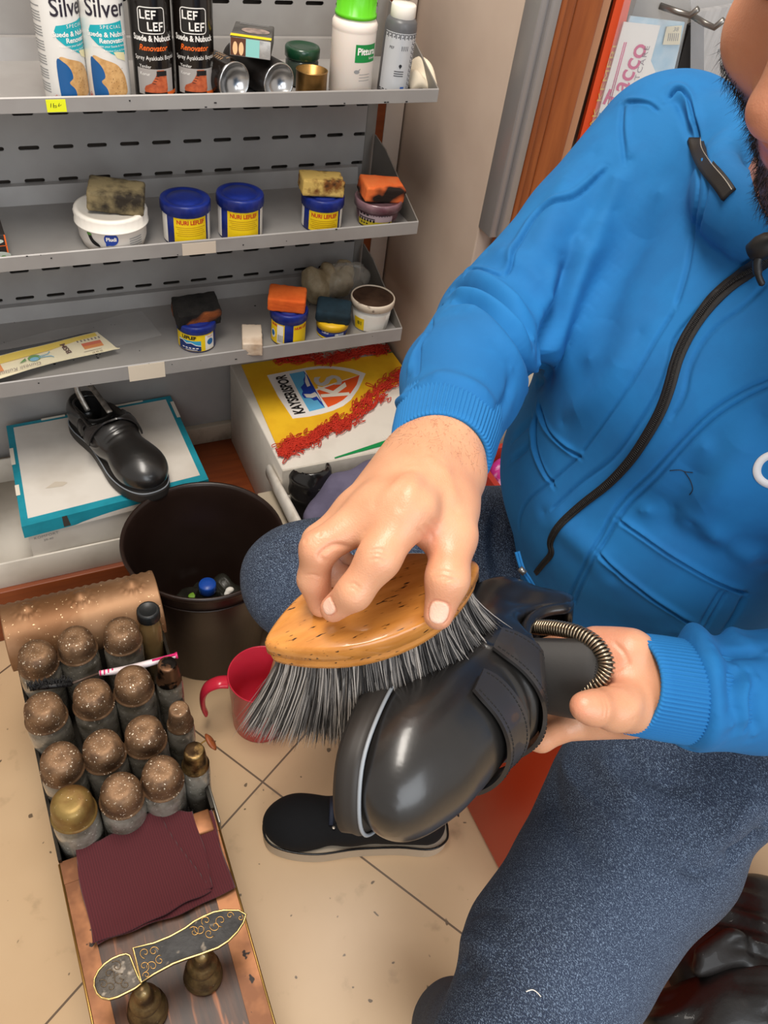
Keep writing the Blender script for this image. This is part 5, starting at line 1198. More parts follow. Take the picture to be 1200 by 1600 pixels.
# ---- maroon cloth, folded
def clothpx(P, dz): return np.array([onz(x_, y_, BT+dz) for x_, y_ in P])
m_mar = bpy.data.materials.new('maroon_corduroy'); m_mar.use_nodes = True; nt = m_mar.node_tree; b_ = nt.nodes['Principled BSDF']; b_.inputs['Base Color'].default_value = hexc('601a22'); b_.inputs['Roughness'].default_value = .9
b_.inputs['Sheen Weight'].default_value = .15
tc = nt.nodes.new('ShaderNodeTexCoord'); wv_ = nt.nodes.new('ShaderNodeTexWave'); wv_.inputs['Scale'].default_value = 105; wv_.bands_direction = 'X'; wv_.inputs['Distortion'].default_value = .3
mp = nt.nodes.new('ShaderNodeMapping'); mp.inputs['Rotation'].default_value = (0, 0, -.06); nt.links.new(tc.outputs['Object'], mp.inputs[0]); nt.links.new(mp.outputs[0], wv_.inputs[0])
bp = nt.nodes.new('ShaderNodeBump'); bp.inputs['Distance'].default_value = .0006; bp.inputs['Strength'].default_value = .9; nt.links.new(wv_.outputs[1], bp.inputs['Height']); nt.links.new(bp.outputs[0], b_.inputs['Normal'])
mr = nt.nodes.new('ShaderNodeMix'); mr.data_type = 'RGBA'; mr.inputs[6].default_value = hexc('4c151c'); mr.inputs[7].default_value = hexc('581a21'); nt.links.new(wv_.outputs[1], mr.inputs[0]); nt.links.new(mr.outputs[2], b_.inputs['Base Color'])
t = empty('shine_cloth', 'folded maroon ribbed cloth lying on the shoeshine box', 'cloth', (.01, .40, BT))
def sheet(corners, dz, name, wob=.0015, th=.0016, seed=0, nu=50, nv=50):
    A0, B0, C0, D0 = [onz(x_, y_, BT+dz) for x_, y_ in corners]
    def f(u, v):
        p_ = (A0*(1-u)+B0*u)*(1-v) + (D0*(1-u)+C0*u)*v
        z = wob*(math.sin(5*u+3*v+seed)+math.sin(9*v*(1-u)+seed*2))*.6 + .0025*max(0, (v-.8)/.2)*math.sin(11*u+seed)**2
        return p_ + np.array([.0015*math.sin(7*v+seed), .0022*math.sin(6*u+seed)+.001*math.sin(19*u), z + .0012])
    q = MB(); q.add(*solid(f, nu, nv, th)); return q.build(name, m_mar, t, True)
sheet(((135, 1325), (330, 1268), (367, 1390), (150, 1480)), .0015, 'lower_layer', seed=1)
sheet(((117, 1330), (243, 1266), (330, 1395), (145, 1478)), .0075, 'upper_layer', seed=2)
sheet(((225, 1280), (302, 1267), (334, 1385), (232, 1430)), .0055, 'middle_layer', seed=4)
# ---- trainer on the floor
# ================================================================ hanging goods at the upper right
HY = 1.10
def hpoly(name, px, Y, m, parent, th=.0012):
    P = [ony(x_, y_, Y) for x_, y_ in px]; V2 = [(p[0], p[2]) for p in P]; V, F_ = poly2d(V2); n = len(P); q = MB()
    VV = np.r_[np.c_[V[:, 0], np.full(n, Y), V[:, 1]], np.c_[V[:, 0], np.full(n, Y+th), V[:, 1]]]
    q.add(VV, list(F_) + [tuple(i+n for i in f) for f in F_] + [(i, (i+1) % n, (i+1) % n+n, i+n) for i in range(n)], False)
    return q.build(name, m, parent, True)
def htext(s, a, b, size, Y, m, parent, bold=0.0, spacing=1.0, up=None):
    A_, B_ = ony(*a, Y), ony(*b, Y); ux = unit(B_-A_); uy = np.array([ux[2], 0, -ux[0]])*-1
    if uy[2] < -0.5 or (abs(uy[2]) < .5 and uy[0] > 0): uy = -uy
    T = text2d(s, 1.0, bold=bold, spacing=spacing); w_ = T[0][:, 0].max()-T[0][:, 0].min(); T = tr2d(T, 0, 0, np.linalg.norm(B_-A_)/w_, size)
    o_ = (A_+B_)/2 - np.array([0, .0006, 0]); decal('lettering', [T], lambda V: o_ + V[:, :1]*ux + V[:, 1:2]*uy, m, parent, None, True)
t = empty('orange_pack', 'orange edged pack hanging behind the footcare pack by the door frame', 'pack', ony(960, 60, HY+.012))
hpoly('card', [(979, -60), (1000, -60), (930, 245), (898, 245)], HY+.006, mat('card_orange', 'e8501e', .5), t, .006)
htext('AYAK KEMERI', (914, 232), (962, 70), .014, HY+.0045, mat('gold_ink', 'e2b23a', .5), t)
t = empty('footcare_pack', 'hanging white footcare insole pack with pink vertical lettering', 'insole pack', ony(1000, 100, HY))
hpoly('backing', [(985, 25), (1070, 35), (1040, 170), (975, 260), (915, 260)], HY+.003, mat('pack_pale_blue', '9cc4dd', .35, col2='d5e6f0', nscale=10), t, .003)
hpoly('card', [(975, 34), (1032, 40), (1017, 95), (1024, 112), (1008, 150), (960, 240), (918, 240)], HY, mat('pack_white_card', 'efebe6', .5), t)
hpoly('blue_panel', [(937, 176), (985, 190), (960, 250), (914, 250)], HY-.0008, mat('panel_blue', '3e9fc8', .5), t, .0006)
m_pink = mat('pink_ink', 'd0387a', .5)
htext('Tacco', (955, 166), (1002, 68), .050, HY, m_pink, t, .012)
a_, b_ = [ony(x_, y_, HY-.0004) for x_, y_ in ((950, 163), (976, 66))]
for dx in (0, .0035):
    q = MB(); q.add(*tube([a_+np.array([dx, 0, 0]), b_+np.array([dx, 0, 0])], .0009, 4)); q.build('lettering_bar', m_pink, t, True)
htext('FOOTCARE', (983, 160), (1012, 72), .0135, HY, mat('taupe_ink', '8a7a84', .5), t, 0, 1.2)
htext('AKTIF', (940, 197), (985, 210), .016, HY-.0008, m_inkw, t, .02)
hpoly('price_tag', [(1042, 42), (1066, 40), (1062, 70), (1036, 70)], HY-.0008, mat('cream_tag', 'e6dcbf', .5), t)
for k in range(6): hpoly('barcode_bar', [(1045+k*3, 52), (1046+k*3, 52), (1044+k*3, 64), (1043+k*3, 64)], HY-.0013, m_inkg, t, .0004)
htext('38', (1052, 46), (1060, 46), .008, HY-.0009, m_inkg, t)
hpoly('film', [(978, -8), (1082, 0), (1040, 190), (975, 265), (905, 265)], HY-.004, mat('clear_film3', 'd8dce0', .1, alpha=.14, coat=.8), t, .0006)
t = empty('black_insole', 'black insole hanging between the footcare pack and the clear pack', 'insole', ony(1075, 90, HY+.02))
hpoly('insole', [(1078, 40), (1100, 30), (1100, 200), (1035, 210), (1058, 110)], HY+.020, m_black, t, .008)
t = empty('clear_pack', 'clear plastic pack with pale contents hanging beside the face', 'pack', ony(1110, 80, HY+.01))
hpoly('contents', [(1085, 20), (1200, 0), (1170, 240), (1075, 240)], HY+.032, mat('pale_contents', 'b9b4ae', .45, col2='97918b', nscale=18, stretch=(6, 1, .6)), t, .012)
hpoly('film', [(1080, -20), (1210, -20), (1180, 250), (1078, 250)], HY+.012, mat('clear_film4', 'e4e6ea', .08, alpha=.22, coat=1.0), t, .0006)
m_hook = mat('hook_metal', '8d8984', .3, .8)
for i, (pp, lab) in enumerate([(((1031, 9), (1060, 19), (1078, 24), (1091, 14)), 'bent metal hook in the top of the footcare pack'), (((1081, 24), (1102, 37), (1116, 43), (1131, 31)), 'bent metal hook holding the clear pack')]):
    t = empty('display_hook', lab, 'hook', ony(*pp[1], HY-.03), group=None)
    P = [ony(*pp[0], HY-.005)] + [ony(x_, y_, HY-.03-.012*k) for k, (x_, y_) in enumerate(pp[1:])]
    q = MB(); q.add(*tube(P, .0042, 8, flat=(.8, 1.1))); q.build('hook', m_hook, t, True)
hm = MB()
for (x_, y_) in ((1010, -10), (1066, -6), (1131, 2)): pass
# ================================================================ leather heap on the floor, lower right
def wrinkle(V):
    u = V[:, 0]*.35 + V[:, 1]*.94; s_ = np.sin(u*150 + 4*np.sin(V[:, 0]*21+V[:, 2]*17)); return .0048*np.sign(s_)*np.abs(s_)**1.6*(.5+.5*np.sin(V[:, 0]*33+1)) + .0022*np.sin(V[:, 0]*60-V[:, 1]*47+2)
A1 = onz(1110, 1430, .07); B1 = onz(1230, 1440, .08); C1 = onz(1080, 1540, .06)
m_lb = mat('brown_black_leather', '0c0908', .42, coat=.12, bump=.25, bscale=45, bdist=.003, rvar=.15, col2='171210', nscale=10)
lump('leather_boot', [cone(onz(1085, 1500, .05), onz(1180, 1470, .07), .045, .055, .03), cone(onz(1120, 1410, .06), onz(1230, 1425, .07), .042, .05, .03), cone(onz(1100, 1530, .05), onz(1200, 1515, .07), .040, .05, .03), cone(onz(1120, 1430, .06), onz(1110, 1520, .05), .03, .03, .03), cone(onz(1095, 1490, .115), onz(1150, 1462, .125), .010, .012, .018), cone(onz(1090, 1515, .105), onz(1160, 1490, .115), .009, .011, .016)], .004, m_lb, 'slouched dark leather boot on the floor behind the near knee', 'boot', wrinkle)
lump('leather_boot', [cone(onz(1060, 1600, .05), onz(1150, 1580, .07), .045, .055, .03), cone(onz(1140, 1570, .06), onz(1240, 1560, .08), .05, .05, .03), ell(onz(1100, 1640, .05), (.06, .06, .05), .03)], .004, m_lb, 'crumpled dark leather boot in the lower right corner', 'boot', wrinkle)
# ================================================================ laced trainer on the floor
def frame(o, ux, uz):
    ux = unit(ux); uy = unit(np.cross(uz, ux)); uz = np.cross(ux, uy); return np.array(o, float), ux, uy, uz
A_ = onz(412, 1285, .03); B_ = onz(700, 1296, .03)
o0, ux, uy, uz = frame(((A_+B_)/2) * np.array([1, 1, 0]), (A_-B_)*np.array([1, 1, 0]), (0, 0, 1))
g = lambda x, y, z: o0 + ux*x + uy*y + uz*z
t = empty('trainer', 'black suede trainer with off-white sole standing empty on the tiles', 'shoe', g(0, 0, 0))
L_ = np.linalg.norm((A_-B_)[:2])/2
outl = smoothpts([(L_, .004), (L_*.93, .030), (L_*.72, .043), (L_*.40, .046), (0, .036), (-L_*.45, .031), (-L_*.8, .032), (-L_*.97, .018), (-L_, 0), (-L_*.97, -.018), (-L_*.8, -.031), (-L_*.45, -.032), (0, -.038), (L_*.4, -.046), (L_*.72, -.042), (L_*.93, -.026)], 5, True)
V, Fc = extr([(a*1.0, b*1.03) for a, b in outl], .0, .026); q = MB(); q.add(np.array([g(*v) for v in V]), Fc, False); q.build('sole', mat('offwhite_sole', 'c9b9a2', .6), t, True)
q = MB(); q.add(*tube([g(a, b, .027) for a, b in outl], .0018, 6, closed=True)); q.build('welt', mat('shiny_black_trim', '1b1b1b', .25), t, True)
m_sue = mat('black_suede', '0f1013', .9, bump=.2, bscale=400)
pr = [cone(g(L_*.62, 0, .042), g(L_*.1, 0, .052), .036, .036, .02, sq=(uz, .8)), ell(g(L_*.62, 0, .035), (.058, .043, .030), .02, rot=(ux, uy, uz)), cone(g(L_*.1, 0, .05), g(-L_*.74, 0, .045), .034, .031, .02), cone(g(-L_*.05, 0, .075), g(-L_*.68, 0, .085), .028, .030, .02),
      cone(g(-L_*.12, 0, .095), g(-L_*.66, 0, .100), .023, .024, .004, -1), cone(g(-L_*.15, 0, .12), g(-L_*.66, 0, .125), .026, .027, .004, -1), cone(g(-L_*.1, 0, .06), g(-L_*.62, 0, .055), .018, .020, .006, -1), cone(g(-L_, 0, .0-.03), g(L_, 0, -.03), .05, .05, .002, -1)]
V, Q = sdf_mesh(pr, .003); V = lap(V, Q, 1); linkmesh('upper', V, Q, m_sue, t)
q = MB(); q.add(*solid(lambda u, v: g(L_*(.30-.42*u), (v-.5)*.040, .088+.020*u-.012*(2*v-1)**2+.004*math.sin(5*u)), 14, 8, .003)); q.build('tongue', mat('tongue_black', '15171d', .8), t, True)
q = MB()
for k in range(4):
    xx = L_*(.30-.09*k); q.add(*tube([g(xx, -.023, .080+.004*k), g(xx, 0, .092+.004*k), g(xx, .023, .080+.004*k)], .0022, 6, flat=(1.8, .6)))
q.build('lace', mat('lace_navy', '23293a', .7), t, True)
q = MB()
for k in range(3):
    for s_ in (-1, 1): q.add(*xf(lathe([(.0012, 0), (.0026, .0003), (.0026, .0012), (.0012, .0016)], 12), g(L_*(.27-.10*k), s_*.026, .078+.004*k)))
o = q.build('eyelets', mat('eyelet_silver', 'cfc6b8', .35, .7), t, True)
q = MB(); q.add(*solid(lambda u, v: g(-L_*.90-.020*u, (v-.5)*.020, .098+.012*math.sin(PI*u)), 8, 5, .0018)); q.build('heel_tab', mat('tab_black', '1d1f26', .7), t, True)
# ================================================================ strapped shoes
m_boot = mat('polished_black_leather', '1a1918', .36, coat=.6, bump=.10, bscale=260, bdist=.0005, col2='1f1d1c', nscale=12, spec=.5)
m_boot.node_tree.nodes['Principled BSDF'].inputs['Coat Roughness'].default_value = .2
m_strap = mat('strap_leather', '2b2827', .36, coat=.35, bump=.15, bscale=260, bdist=.0005)
m_tong = mat('tongue_leather', '211e1c', .6, bump=.15, bscale=260, bdist=.0005)
m_bootin = mat('shoe_lining', '141110', .85)
m_rub = mat('dark_rubber_sole', '2b2724', .55)
m_welt = mat('grey_welt', '8d9298', .4)
m_thr = mat('thread', '0c0b0b', .7)
m_dimv = mat('velcro_grey', '3a3836', .95, bump=.8, bscale=900)
def velcro_shoe(name, label, o, xdir, zdir, L, hc, straps, soleth, cat='shoe', flare=1.0, tongue_h=.035, held=False):
    o, ux, uy, uz = frame(o, xdir, zdir); B = np.array([ux, uy, uz])
    t = empty(name, label, cat, o, basis=(ux, uy, uz))
    # everything below is in the shoe's own frame: x toe, z up
    s = L/.29
    pr = [ell((.800*L, 0, (.030 if held else .037)*s), (.062*s, .049*s*flare, .037*s), .02)] + ([ell((.64*L, 0, .040*s), (.065*s, .046*s, .038*s), .02)] if held else []) + [ cone((.78*L, 0, .034*s), (.48*L, 0, (.054 if held else .052)*s), .036*s, (.045 if held else .040)*s, .02),
          cone((.48*L, 0, .055*s), (.33*L, 0, .082*s), (.045 if held else .040)*s, (.040 if held else .036)*s, .02), cone((.13*L, 0, .040*s), (.5*L, 0, .040*s), .034*s, .038*s, .02),
          cone((.13*L, 0, .055*s), (.16*L, 0, hc), .032*s, .031*s, .015), cone((.16*L, 0, hc), (.36*L, 0, hc*.98), .031*s, .031*s, .012)]
    top = hc + .031*s
    cut = [cone((.14*L, 0, hc+.045*s), (.40*L, 0, hc+.040*s), .040*s, .040*s, .004, -1), cone((.165*L, 0, hc+.03*s), (.345*L, 0, hc+.03*s), .027*s, .026*s, .006, -1), cone((.17*L, 0, hc), (.17*L, 0, .045*s), .026*s, .024*s, .006, -1), cone((.30*L, 0, hc*.95), (.42*L, 0, .06*s), .025*s, .024*s, .006, -1)]
    if held: cut += [cone((.33*L, -.06, hc+.016*s), (.33*L, .06, hc+.016*s), .034*s, .034*s, .006, -1), cone((.20*L, 0, hc+.040*s), (.44*L, 0, hc+.026*s), .038*s, .036*s, .004, -1), cone((.20*L, 0, hc), (.41*L, 0, hc*.86), .0255*s, .026*s, .004, -1), cone((.20*L, 0, hc*.8), (.38*L, 0, hc*.7), .025*s, .024*s, .004, -1)]
    pr += cut
    for yy in (-.06, -.03, 0, .03, .06): pr.append(cone((-.05, yy*s, -.034*s), (L*1.1, yy*s, -.034*s), .045*s, .045*s, .002, -1))
    V, Q = sdf_mesh(pr, .0026*s, lo=np.array([-.03, -.07*s, 0]), hi=np.array([L+.03, .07*s, hc+.06])); V = lap(V, Q, 3)
    # seams: toe cap piping and quarter seams as shallow ridges
    N = normals(V, Q)
    def sec(x, a0, a1, n=26, z0=.04):
        tr = BVHTree.FromPolygons([Vector(v) for v in V], [tuple(int(i) for i in q) for q in Q]); P = []
        return tr
    tr = BVHTree.FromPolygons([Vector(v) for v in V], [tuple(int(i) for i in q) for q in Q])
    def proj(x, a, off=0.0, zc=.040):
        d = Vector((0, math.sin(a), math.cos(a))); st = Vector((x, 0, zc*s)) + d*.2
        r = tr.ray_cast(st, -d)
        if r[0] is None: return np.array([x, math.sin(a)*.03*s, zc*s + math.cos(a)*.03*s]), np.array([0, math.sin(a), math.cos(a)])
        return np.array(r[0]) + np.array(r[1])*off, np.array(r[1])
    lines = []
    crease = [(.655, .7), (.64, .3), (.645, -.3), (.66, -.8)]
    for (x0, am) in ((.60, -.0010), (.575, -.0012)): lines.append(([proj(L*x0+.004*math.cos(a*2), a)[0] for a in np.linspace(-1.0, 1.0, 20)], am, .0035))
    lines.append(([proj(L*(.30+.26*math.exp(-((a-1.15)/.5)**2)), a)[0] for a in np.linspace(.65, 1.75, 24)], .0011, .0018))
    lines.append(([proj(L*(.30+.26*math.exp(-((a+1.15)/.5)**2)), a)[0] for a in np.linspace(-1.75, -.65, 24)], .0011, .0018))
    V2, Q2 = subdiv(V, Q); N2 = normals(V2, Q2); V2 = displace(V2, N2, lines)
    up_ = linkmesh('upper', V2, Q2, m_boot, t, False)
    up_.data.materials.append(m_bootin)
    Cn = V2[Q2].mean(1); Fn = np.cross(V2[Q2[:, 2]]-V2[Q2[:, 0]], V2[Q2[:, 3]]-V2[Q2[:, 1]]); ax_ = np.stack([np.full(len(Cn), .255*L)-Cn[:, 0], -Cn[:, 1]], 1)
    ins = (Cn[:, 0] > .08*L) & (Cn[:, 0] < .46*L) & (np.abs(Cn[:, 1]) < .0285*s) & (Cn[:, 2] > .03) & ((Fn[:, 0]*ax_[:, 0] + Fn[:, 1]*ax_[:, 1]) > 0)
    up_.data.polygons.foreach_set('material_index', ins.astype(np.int32))
    # padded collar rim
    rim = []
    for a in np.linspace(0, 2*PI, 50)[:-1]:
        cx = .252*L + .115*L*math.cos(a); cy = .0275*s*math.sin(a); st = Vector((cx, cy, hc+.1)); r = tr.find_nearest(Vector((.25*L + .13*L*math.cos(a), .0295*s*math.sin(a), hc+.0115*s - .004*math.cos(a))))
        rim.append(np.array(r[0]))
    rim = np.array(rim)
    for _ in range(4): rim = (np.roll(rim, 1, 0) + rim*2 + np.roll(rim, -1, 0))/4
    q = MB(); q.add(*tube(rim, (.0046 if held else .0035)*s, 8, closed=True)); q.build('collar_padding', m_boot, t)
    # sole
    outl = smoothpts([(L*1.005, .006*s), (L*.97, .030*s), (L*.86, .046*s*flare), (L*.70, .050*s*flare), (L*.52, .041*s), (L*.35, .034*s), (L*.15, .036*s), (L*.03, .027*s), (-L*.012, 0), (L*.03, -.027*s), (L*.15, -.036*s), (L*.35, -.034*s), (L*.52, -.041*s), (L*.70, -.050*s*flare), (L*.86, -.046*s*flare), (L*.97, -.028*s)], 6, True)
    q = MB(); V_, F_ = extr([tuple(p) for p in outl], 0, .010+0*soleth); V_[:, 2] = V_[:, 2] - soleth + .012
    q.add(*tube([(a, b, .0115-soleth*.5) for a, b in outl], 1.0, 4, closed=True)) if False else None
    n = len(outl); lv = [(0.955, -soleth+.012), (1.0, -soleth+.015), (1.012, -.002), (1.0, .004), (1.008, .0075), (.99, .012)]
    c_ = np.array([L*.5, 0]); V_ = []; F_ = []
    for k, (sc_, z_) in enumerate(lv):
        for p in outl: d = (p-c_); V_.append((c_[0]+d[0]*(1+(sc_-1)*.45), c_[1]+d[1]*sc_, z_))
    for k in range(len(lv)-1):
        for i in range(n): j = (i+1) % n; F_.append((k*n+i, k*n+j, (k+1)*n+j, (k+1)*n+i))
    F_.append(tuple(range(n))[::-1]); F_.append(tuple((len(lv)-1)*n+i for i in range(n)))
    q = MB(); q.add(V_, F_); q.build('sole', m_rub, t)
    q = MB(); q.add(*tube([(c_[0]+(a-c_[0])*.992, b*.985, .0128) for a, b in outl], .0013, 6, closed=True)); q.build('welt_line', m_welt, t)
    # straps that wrap over the instep, with stitched edges and a squared free end
    for (xc, sl, w_, a0, a1) in straps:
        def sf(u, v, off=.0026):
            a = a0 + (a1-a0)*u; x = L*xc + sl*s*a + (v-.5)*w_*(1 if u > .06 else .80+.2*u/.06)
            p, n_ = proj(x, a, 0); bulge = .0012*math.sin(PI*u); return p + n_*(off+bulge)
        pts = np.array([[sf(u, v) for v in np.linspace(0, 1, 7)] for u in np.linspace(0, 1, 60)])
        for _ in range(6): pts[1:-1] = (pts[:-2] + 2*pts[1:-1] + pts[2:])/4
        def sm(u, v, P=pts):
            i = min(int(u*59), 58); f = u*59-i; j = min(int(v*6), 5); g_ = v*6-j
            return (P[i, j]*(1-f)*(1-g_) + P[i+1, j]*f*(1-g_) + P[i, j+1]*(1-f)*g_ + P[i+1, j+1]*f*g_)
        V_, F_ = solid(sm, 60, 7, .0028)
        # make the thickness grow away from the foot
        ce = np.array([L*xc, 0, .04*s]); top_ = V_[420:]; bot = V_[:420]
        if np.linalg.norm(top_-ce, axis=1).mean() < np.linalg.norm(bot-ce, axis=1).mean(): V_[420:] = bot + (bot-top_)
        q = MB(); q.add(V_, F_, True); st_ = q.build('strap', m_strap, t, autosm=.9)
        out_ = V_[420:].reshape(60, 7, 3)
        q = MB()
        for jj, sg in ((0, 1), (6, -1)):
            edge = out_[:, jj] + (out_[:, jj+sg]-out_[:, jj])*.75; eu = out_[:, jj] - bot.reshape(60, 7, 3)[:, jj]
            k = 1
            dd = np.concatenate([[0], np.cumsum(np.linalg.norm(edge[1:]-edge[:-1], axis=1))]); m_ = 0
            for dist in np.arange(.003, dd[-1]-.003, .0034):
                pa = [np.interp(dist, dd, edge[:, i]) for i in range(3)]; pb = [np.interp(dist+.0021, dd, edge[:, i]) for i in range(3)]; un = unit([np.interp(dist, dd, eu[:, i]) for i in range(3)])
                q.add(*tube([np.array(pa)+un*.0001, np.array(pb)+un*.0001], .00042, 4))
        sti = q.build('stitching', m_thr, st_)
        tag(sti, kind='stuff')
    # tongue
    def tg(u, v):
        x = L*((.475-.030*u) if held else (.395-.035*u)); a = (v-.5)*2.0*(1.15 if held else 1); z = hc*(.72 if held else .62) + (hc*(.30 if held else .42)+tongue_h)*u; r = .033*s*(1+(.22 if held else .05)*u)
        return np.array([x - r*(1-math.cos(a))*1.0 + (.004 if held else .010)*u, r*math.sin(a)*(1.0 if u < .9 else 1-.18*(u-.9)/.1), z])
    q = MB(); q.add(*solid(tg, 18, 20, .004*s)); tn = q.build('tongue', m_tong, t)
    q = MB()
    for k in range(36):
        u_ = .95; v = .12+.76*k/36; p = tg(u_, v); p2 = tg(u_, v+.011); n_ = unit(np.array([1.0, 0, 0])+np.array([0, p[1]*20, 0])); 
        q.add(*tube([p+n_*.0043*s, p2+n_*.0043*s], .00042, 4))
    sti = q.build('stitching', m_thr, tn); tag(sti, kind='stuff')
    # velcro patch
    return t, (o, ux, uy, uz), tr
# shoe displayed on the teal edged box, with a wire shoe tree in it
tz = .2714
A_ = onz(243, 765, tz+.02); B_ = onz(140, 665, tz+.02)
dx = unit((A_-B_)*np.array([1, 1, 0])); Lb = .265
t, fr_, _ = velcro_shoe('strapped_shoe', 'black two-strap leather shoe with wire shoe tree on the teal edged box', A_*np.array([1, 1, 0]) + np.array([0, 0, tz+.010]) - dx*Lb*.97, dx, (0, 0, 1), Lb, .056, [(.50, .010, .021, 1.35, -1.35), (.385, .012, .022, 1.4, -1.4)], .022, tongue_h=.012)
o_, ux, uy, uz = fr_
gs = lambda x, y, z: o_ + ux*x + uy*y + uz*z
t2 = empty('shoe_tree', 'pale wire shoe tree sticking out of the heel of the shoe on the box', 'shoe tree', gs(.04, 0, .07))
for yy, ex, h1 in ((.006, .115, .085), (-.006, .060, .060)):
    q = MB(); q.add(*tube(smoothpts([gs(.018, yy*.2, .096), gs(.03, yy, .108), gs(.06 if ex > .1 else .038, yy*1.6, .100 if ex > .1 else .09), gs(ex, yy*1.2, h1)], 6), .0034, 8, flat=(1.5, .7))); q.build('wire_arm', mat('dull_plated_wire', '9b948b', .35, .6, col2='6c6760', nscale=90), t2, True)
# ================================================================ shoe being polished
XS = unit(M3 @ np.array([-.35, .36, -.865])); ZS = unit(M3 @ np.array([.80, .22, -.62]))
LH = .285
toe = at(530, 1256, .488)
t, frh, trh = velcro_shoe('polished_shoe', 'black leather ankle shoe with two straps held under the brush', toe - unit(XS)*LH, XS, ZS, LH, .086, [(.675, -.004, .0265, -1.1, 1.6), (.520, -.004, .0265, -1.1, 1.6)], .017, flare=.95, tongue_h=.045, held=True)
SHOE = t
# coiled spring shoe tree bowing out of the opening
t = empty('spring_shoe_tree', 'coiled metal spring shoe tree bowing out of the polished shoe', 'shoe tree', at(940, 1020, .58))
sp = smoothpts([at(822, 978, .640), at(842, 980, .625), at(872, 982, .607), at(905, 990, .592), at(933, 1008, .582), at(948, 1035, .577), at(943, 1056, .577), at(925, 1073, .580), at(900, 1083, .588), at(882, 1090, .60)], 14)
q = MB(); q.add(*tube(sp, .0042, 10)); q.build('core', mat('spring_core', '3a332b', .5, .6), t, True)
d_ = np.concatenate([[0], np.cumsum(np.linalg.norm(sp[1:]-sp[:-1], axis=1))]); Lsp = d_[-1]; turns = int(Lsp/.0025); hp = []; u_ = np.array([0, 0, 1.0])
for k in range(turns*10):
    s_ = Lsp*k/(turns*10); c_ = np.array([np.interp(s_, d_, sp[:, i]) for i in range(3)]); c2 = np.array([np.interp(min(s_+.002, Lsp), d_, sp[:, i]) for i in range(3)]); T_ = unit(c2-c_+1e-9)
    s1 = unit(np.cross(T_, u_)); u_ = np.cross(s1, T_); a = 2*PI*k/10
    hp.append(c_ + .0053*(math.cos(a)*s1 + math.sin(a)*u_))
q = MB(); q.add(*tube(hp, .00098, 5)); q.build('spring_coil', mat('spring_metal', 'a4937c', .28, .9), t, True)
o_, ux, uy, uz = frh
gs = lambda x, y, z: o_ + ux*x + uy*y + uz*z
q = MB(); q.add(*lathe([(.002, -.02), (.018, -.016), (.022, 0), (.018, .016), (.002, .02)], 24)); 
q = MB(); V_, F_ = lathe([(.002, -.016), (.014, -.013), (.018, 0), (.014, .013), (.002, .016)], 24, False, False); q.add(V_ + gs(.055, 0, .060), F_); q.build('heel_knob', m_black, t, True)
# ================================================================ brush
LB = unit(np.array([.91, -.31, .27])); NB = np.array([-.12, -.73, -.66]); NB = unit(NB - LB*(NB@LB)); WB = np.cross(NB, LB)
lB, nB, wB = [unit(M3 @ v) for v in (LB, NB, WB)]
cB = at(586, 932, .515)
gb = lambda a, b, c: cB + lB*a + wB*b + nB*c
t = empty('horsehair_brush', 'wooden backed grey horsehair shoe brush held in the right hand', 'brush', cB, basis=(lB, wB, nB))
HLb, HWb = .074, .0350
def bout(sc=1.0, n=64):
    P = []
    for i in range(n):
        a = 2*PI*i/n; c, s_ = math.cos(a), math.sin(a)
        X_ = math.copysign(abs(c)**.85, c); P.append((HLb*sc*X_, HWb*sc*math.copysign(max(0.0, 1-abs(X_)**2.1)*.86 + .14*abs(s_)**.5, s_) if abs(s_) > 1e-6 else 0.0))
    return P
lv = [(.93, -.0215), (.965, -.0205), (.975, -.0165), (.95, -.0150), (.955, -.0138), (1.0, -.0120), (1.0, -.003), (.985, -.0008), (.95, .0), (.6, .0012), (.05, .0018)]
V_ = []; F_ = []; n = 64
for sc_, z_ in lv:
    for (a, b) in bout(): V_.append((a*sc_ if sc_ > .7 else a*sc_, b*sc_, z_ - .0035*(a*sc_/HLb)**2*(1 if z_ > -.01 else .4)))
for k in range(len(lv)-1):
    for i in range(n): j = (i+1) % n; F_.append((k*n+i, k*n+j, (k+1)*n+j, (k+1)*n+i))
F_.append(tuple(range(n))[::-1]); F_.append(tuple((len(lv)-1)*n+i for i in range(n)))
q = MB(); q.add(V_, F_)
m_bw = mat('varnished_wood', 'cc8a42', .25, coat=.5, col2='b06f2c', nscale=6, nlo=.3, nhi=.7, stretch=(4, 22, 22), col3='1c0d06', n3=(19, .64, .70), spec=.5)
q.build('wood_back', m_bw, t)
bpy.data.objects['wood_back'].data.polygons.foreach_set('use_smooth', [True]*len(bpy.data.objects['wood_back'].data.polygons))
# hair: tapered strands, collected into one bristle body
rng = np.random.RandomState(4)
NS = 30000
a = rng.uniform(-1, 1, NS); b = rng.uniform(-1, 1, NS); k = np.abs(b) < (1-np.abs(a)**2.1)*.88+.10; a, b = a[k]*.97, b[k]*.95
x0 = a*HLb*.93; y0 = b*HWb*.93; n = len(a)
clump = np.sin(x0*260+np.sin(y0*300)*1.4)*.5+.5
ln = .060 + .010*rng.rand(n) - .008*(a*a)
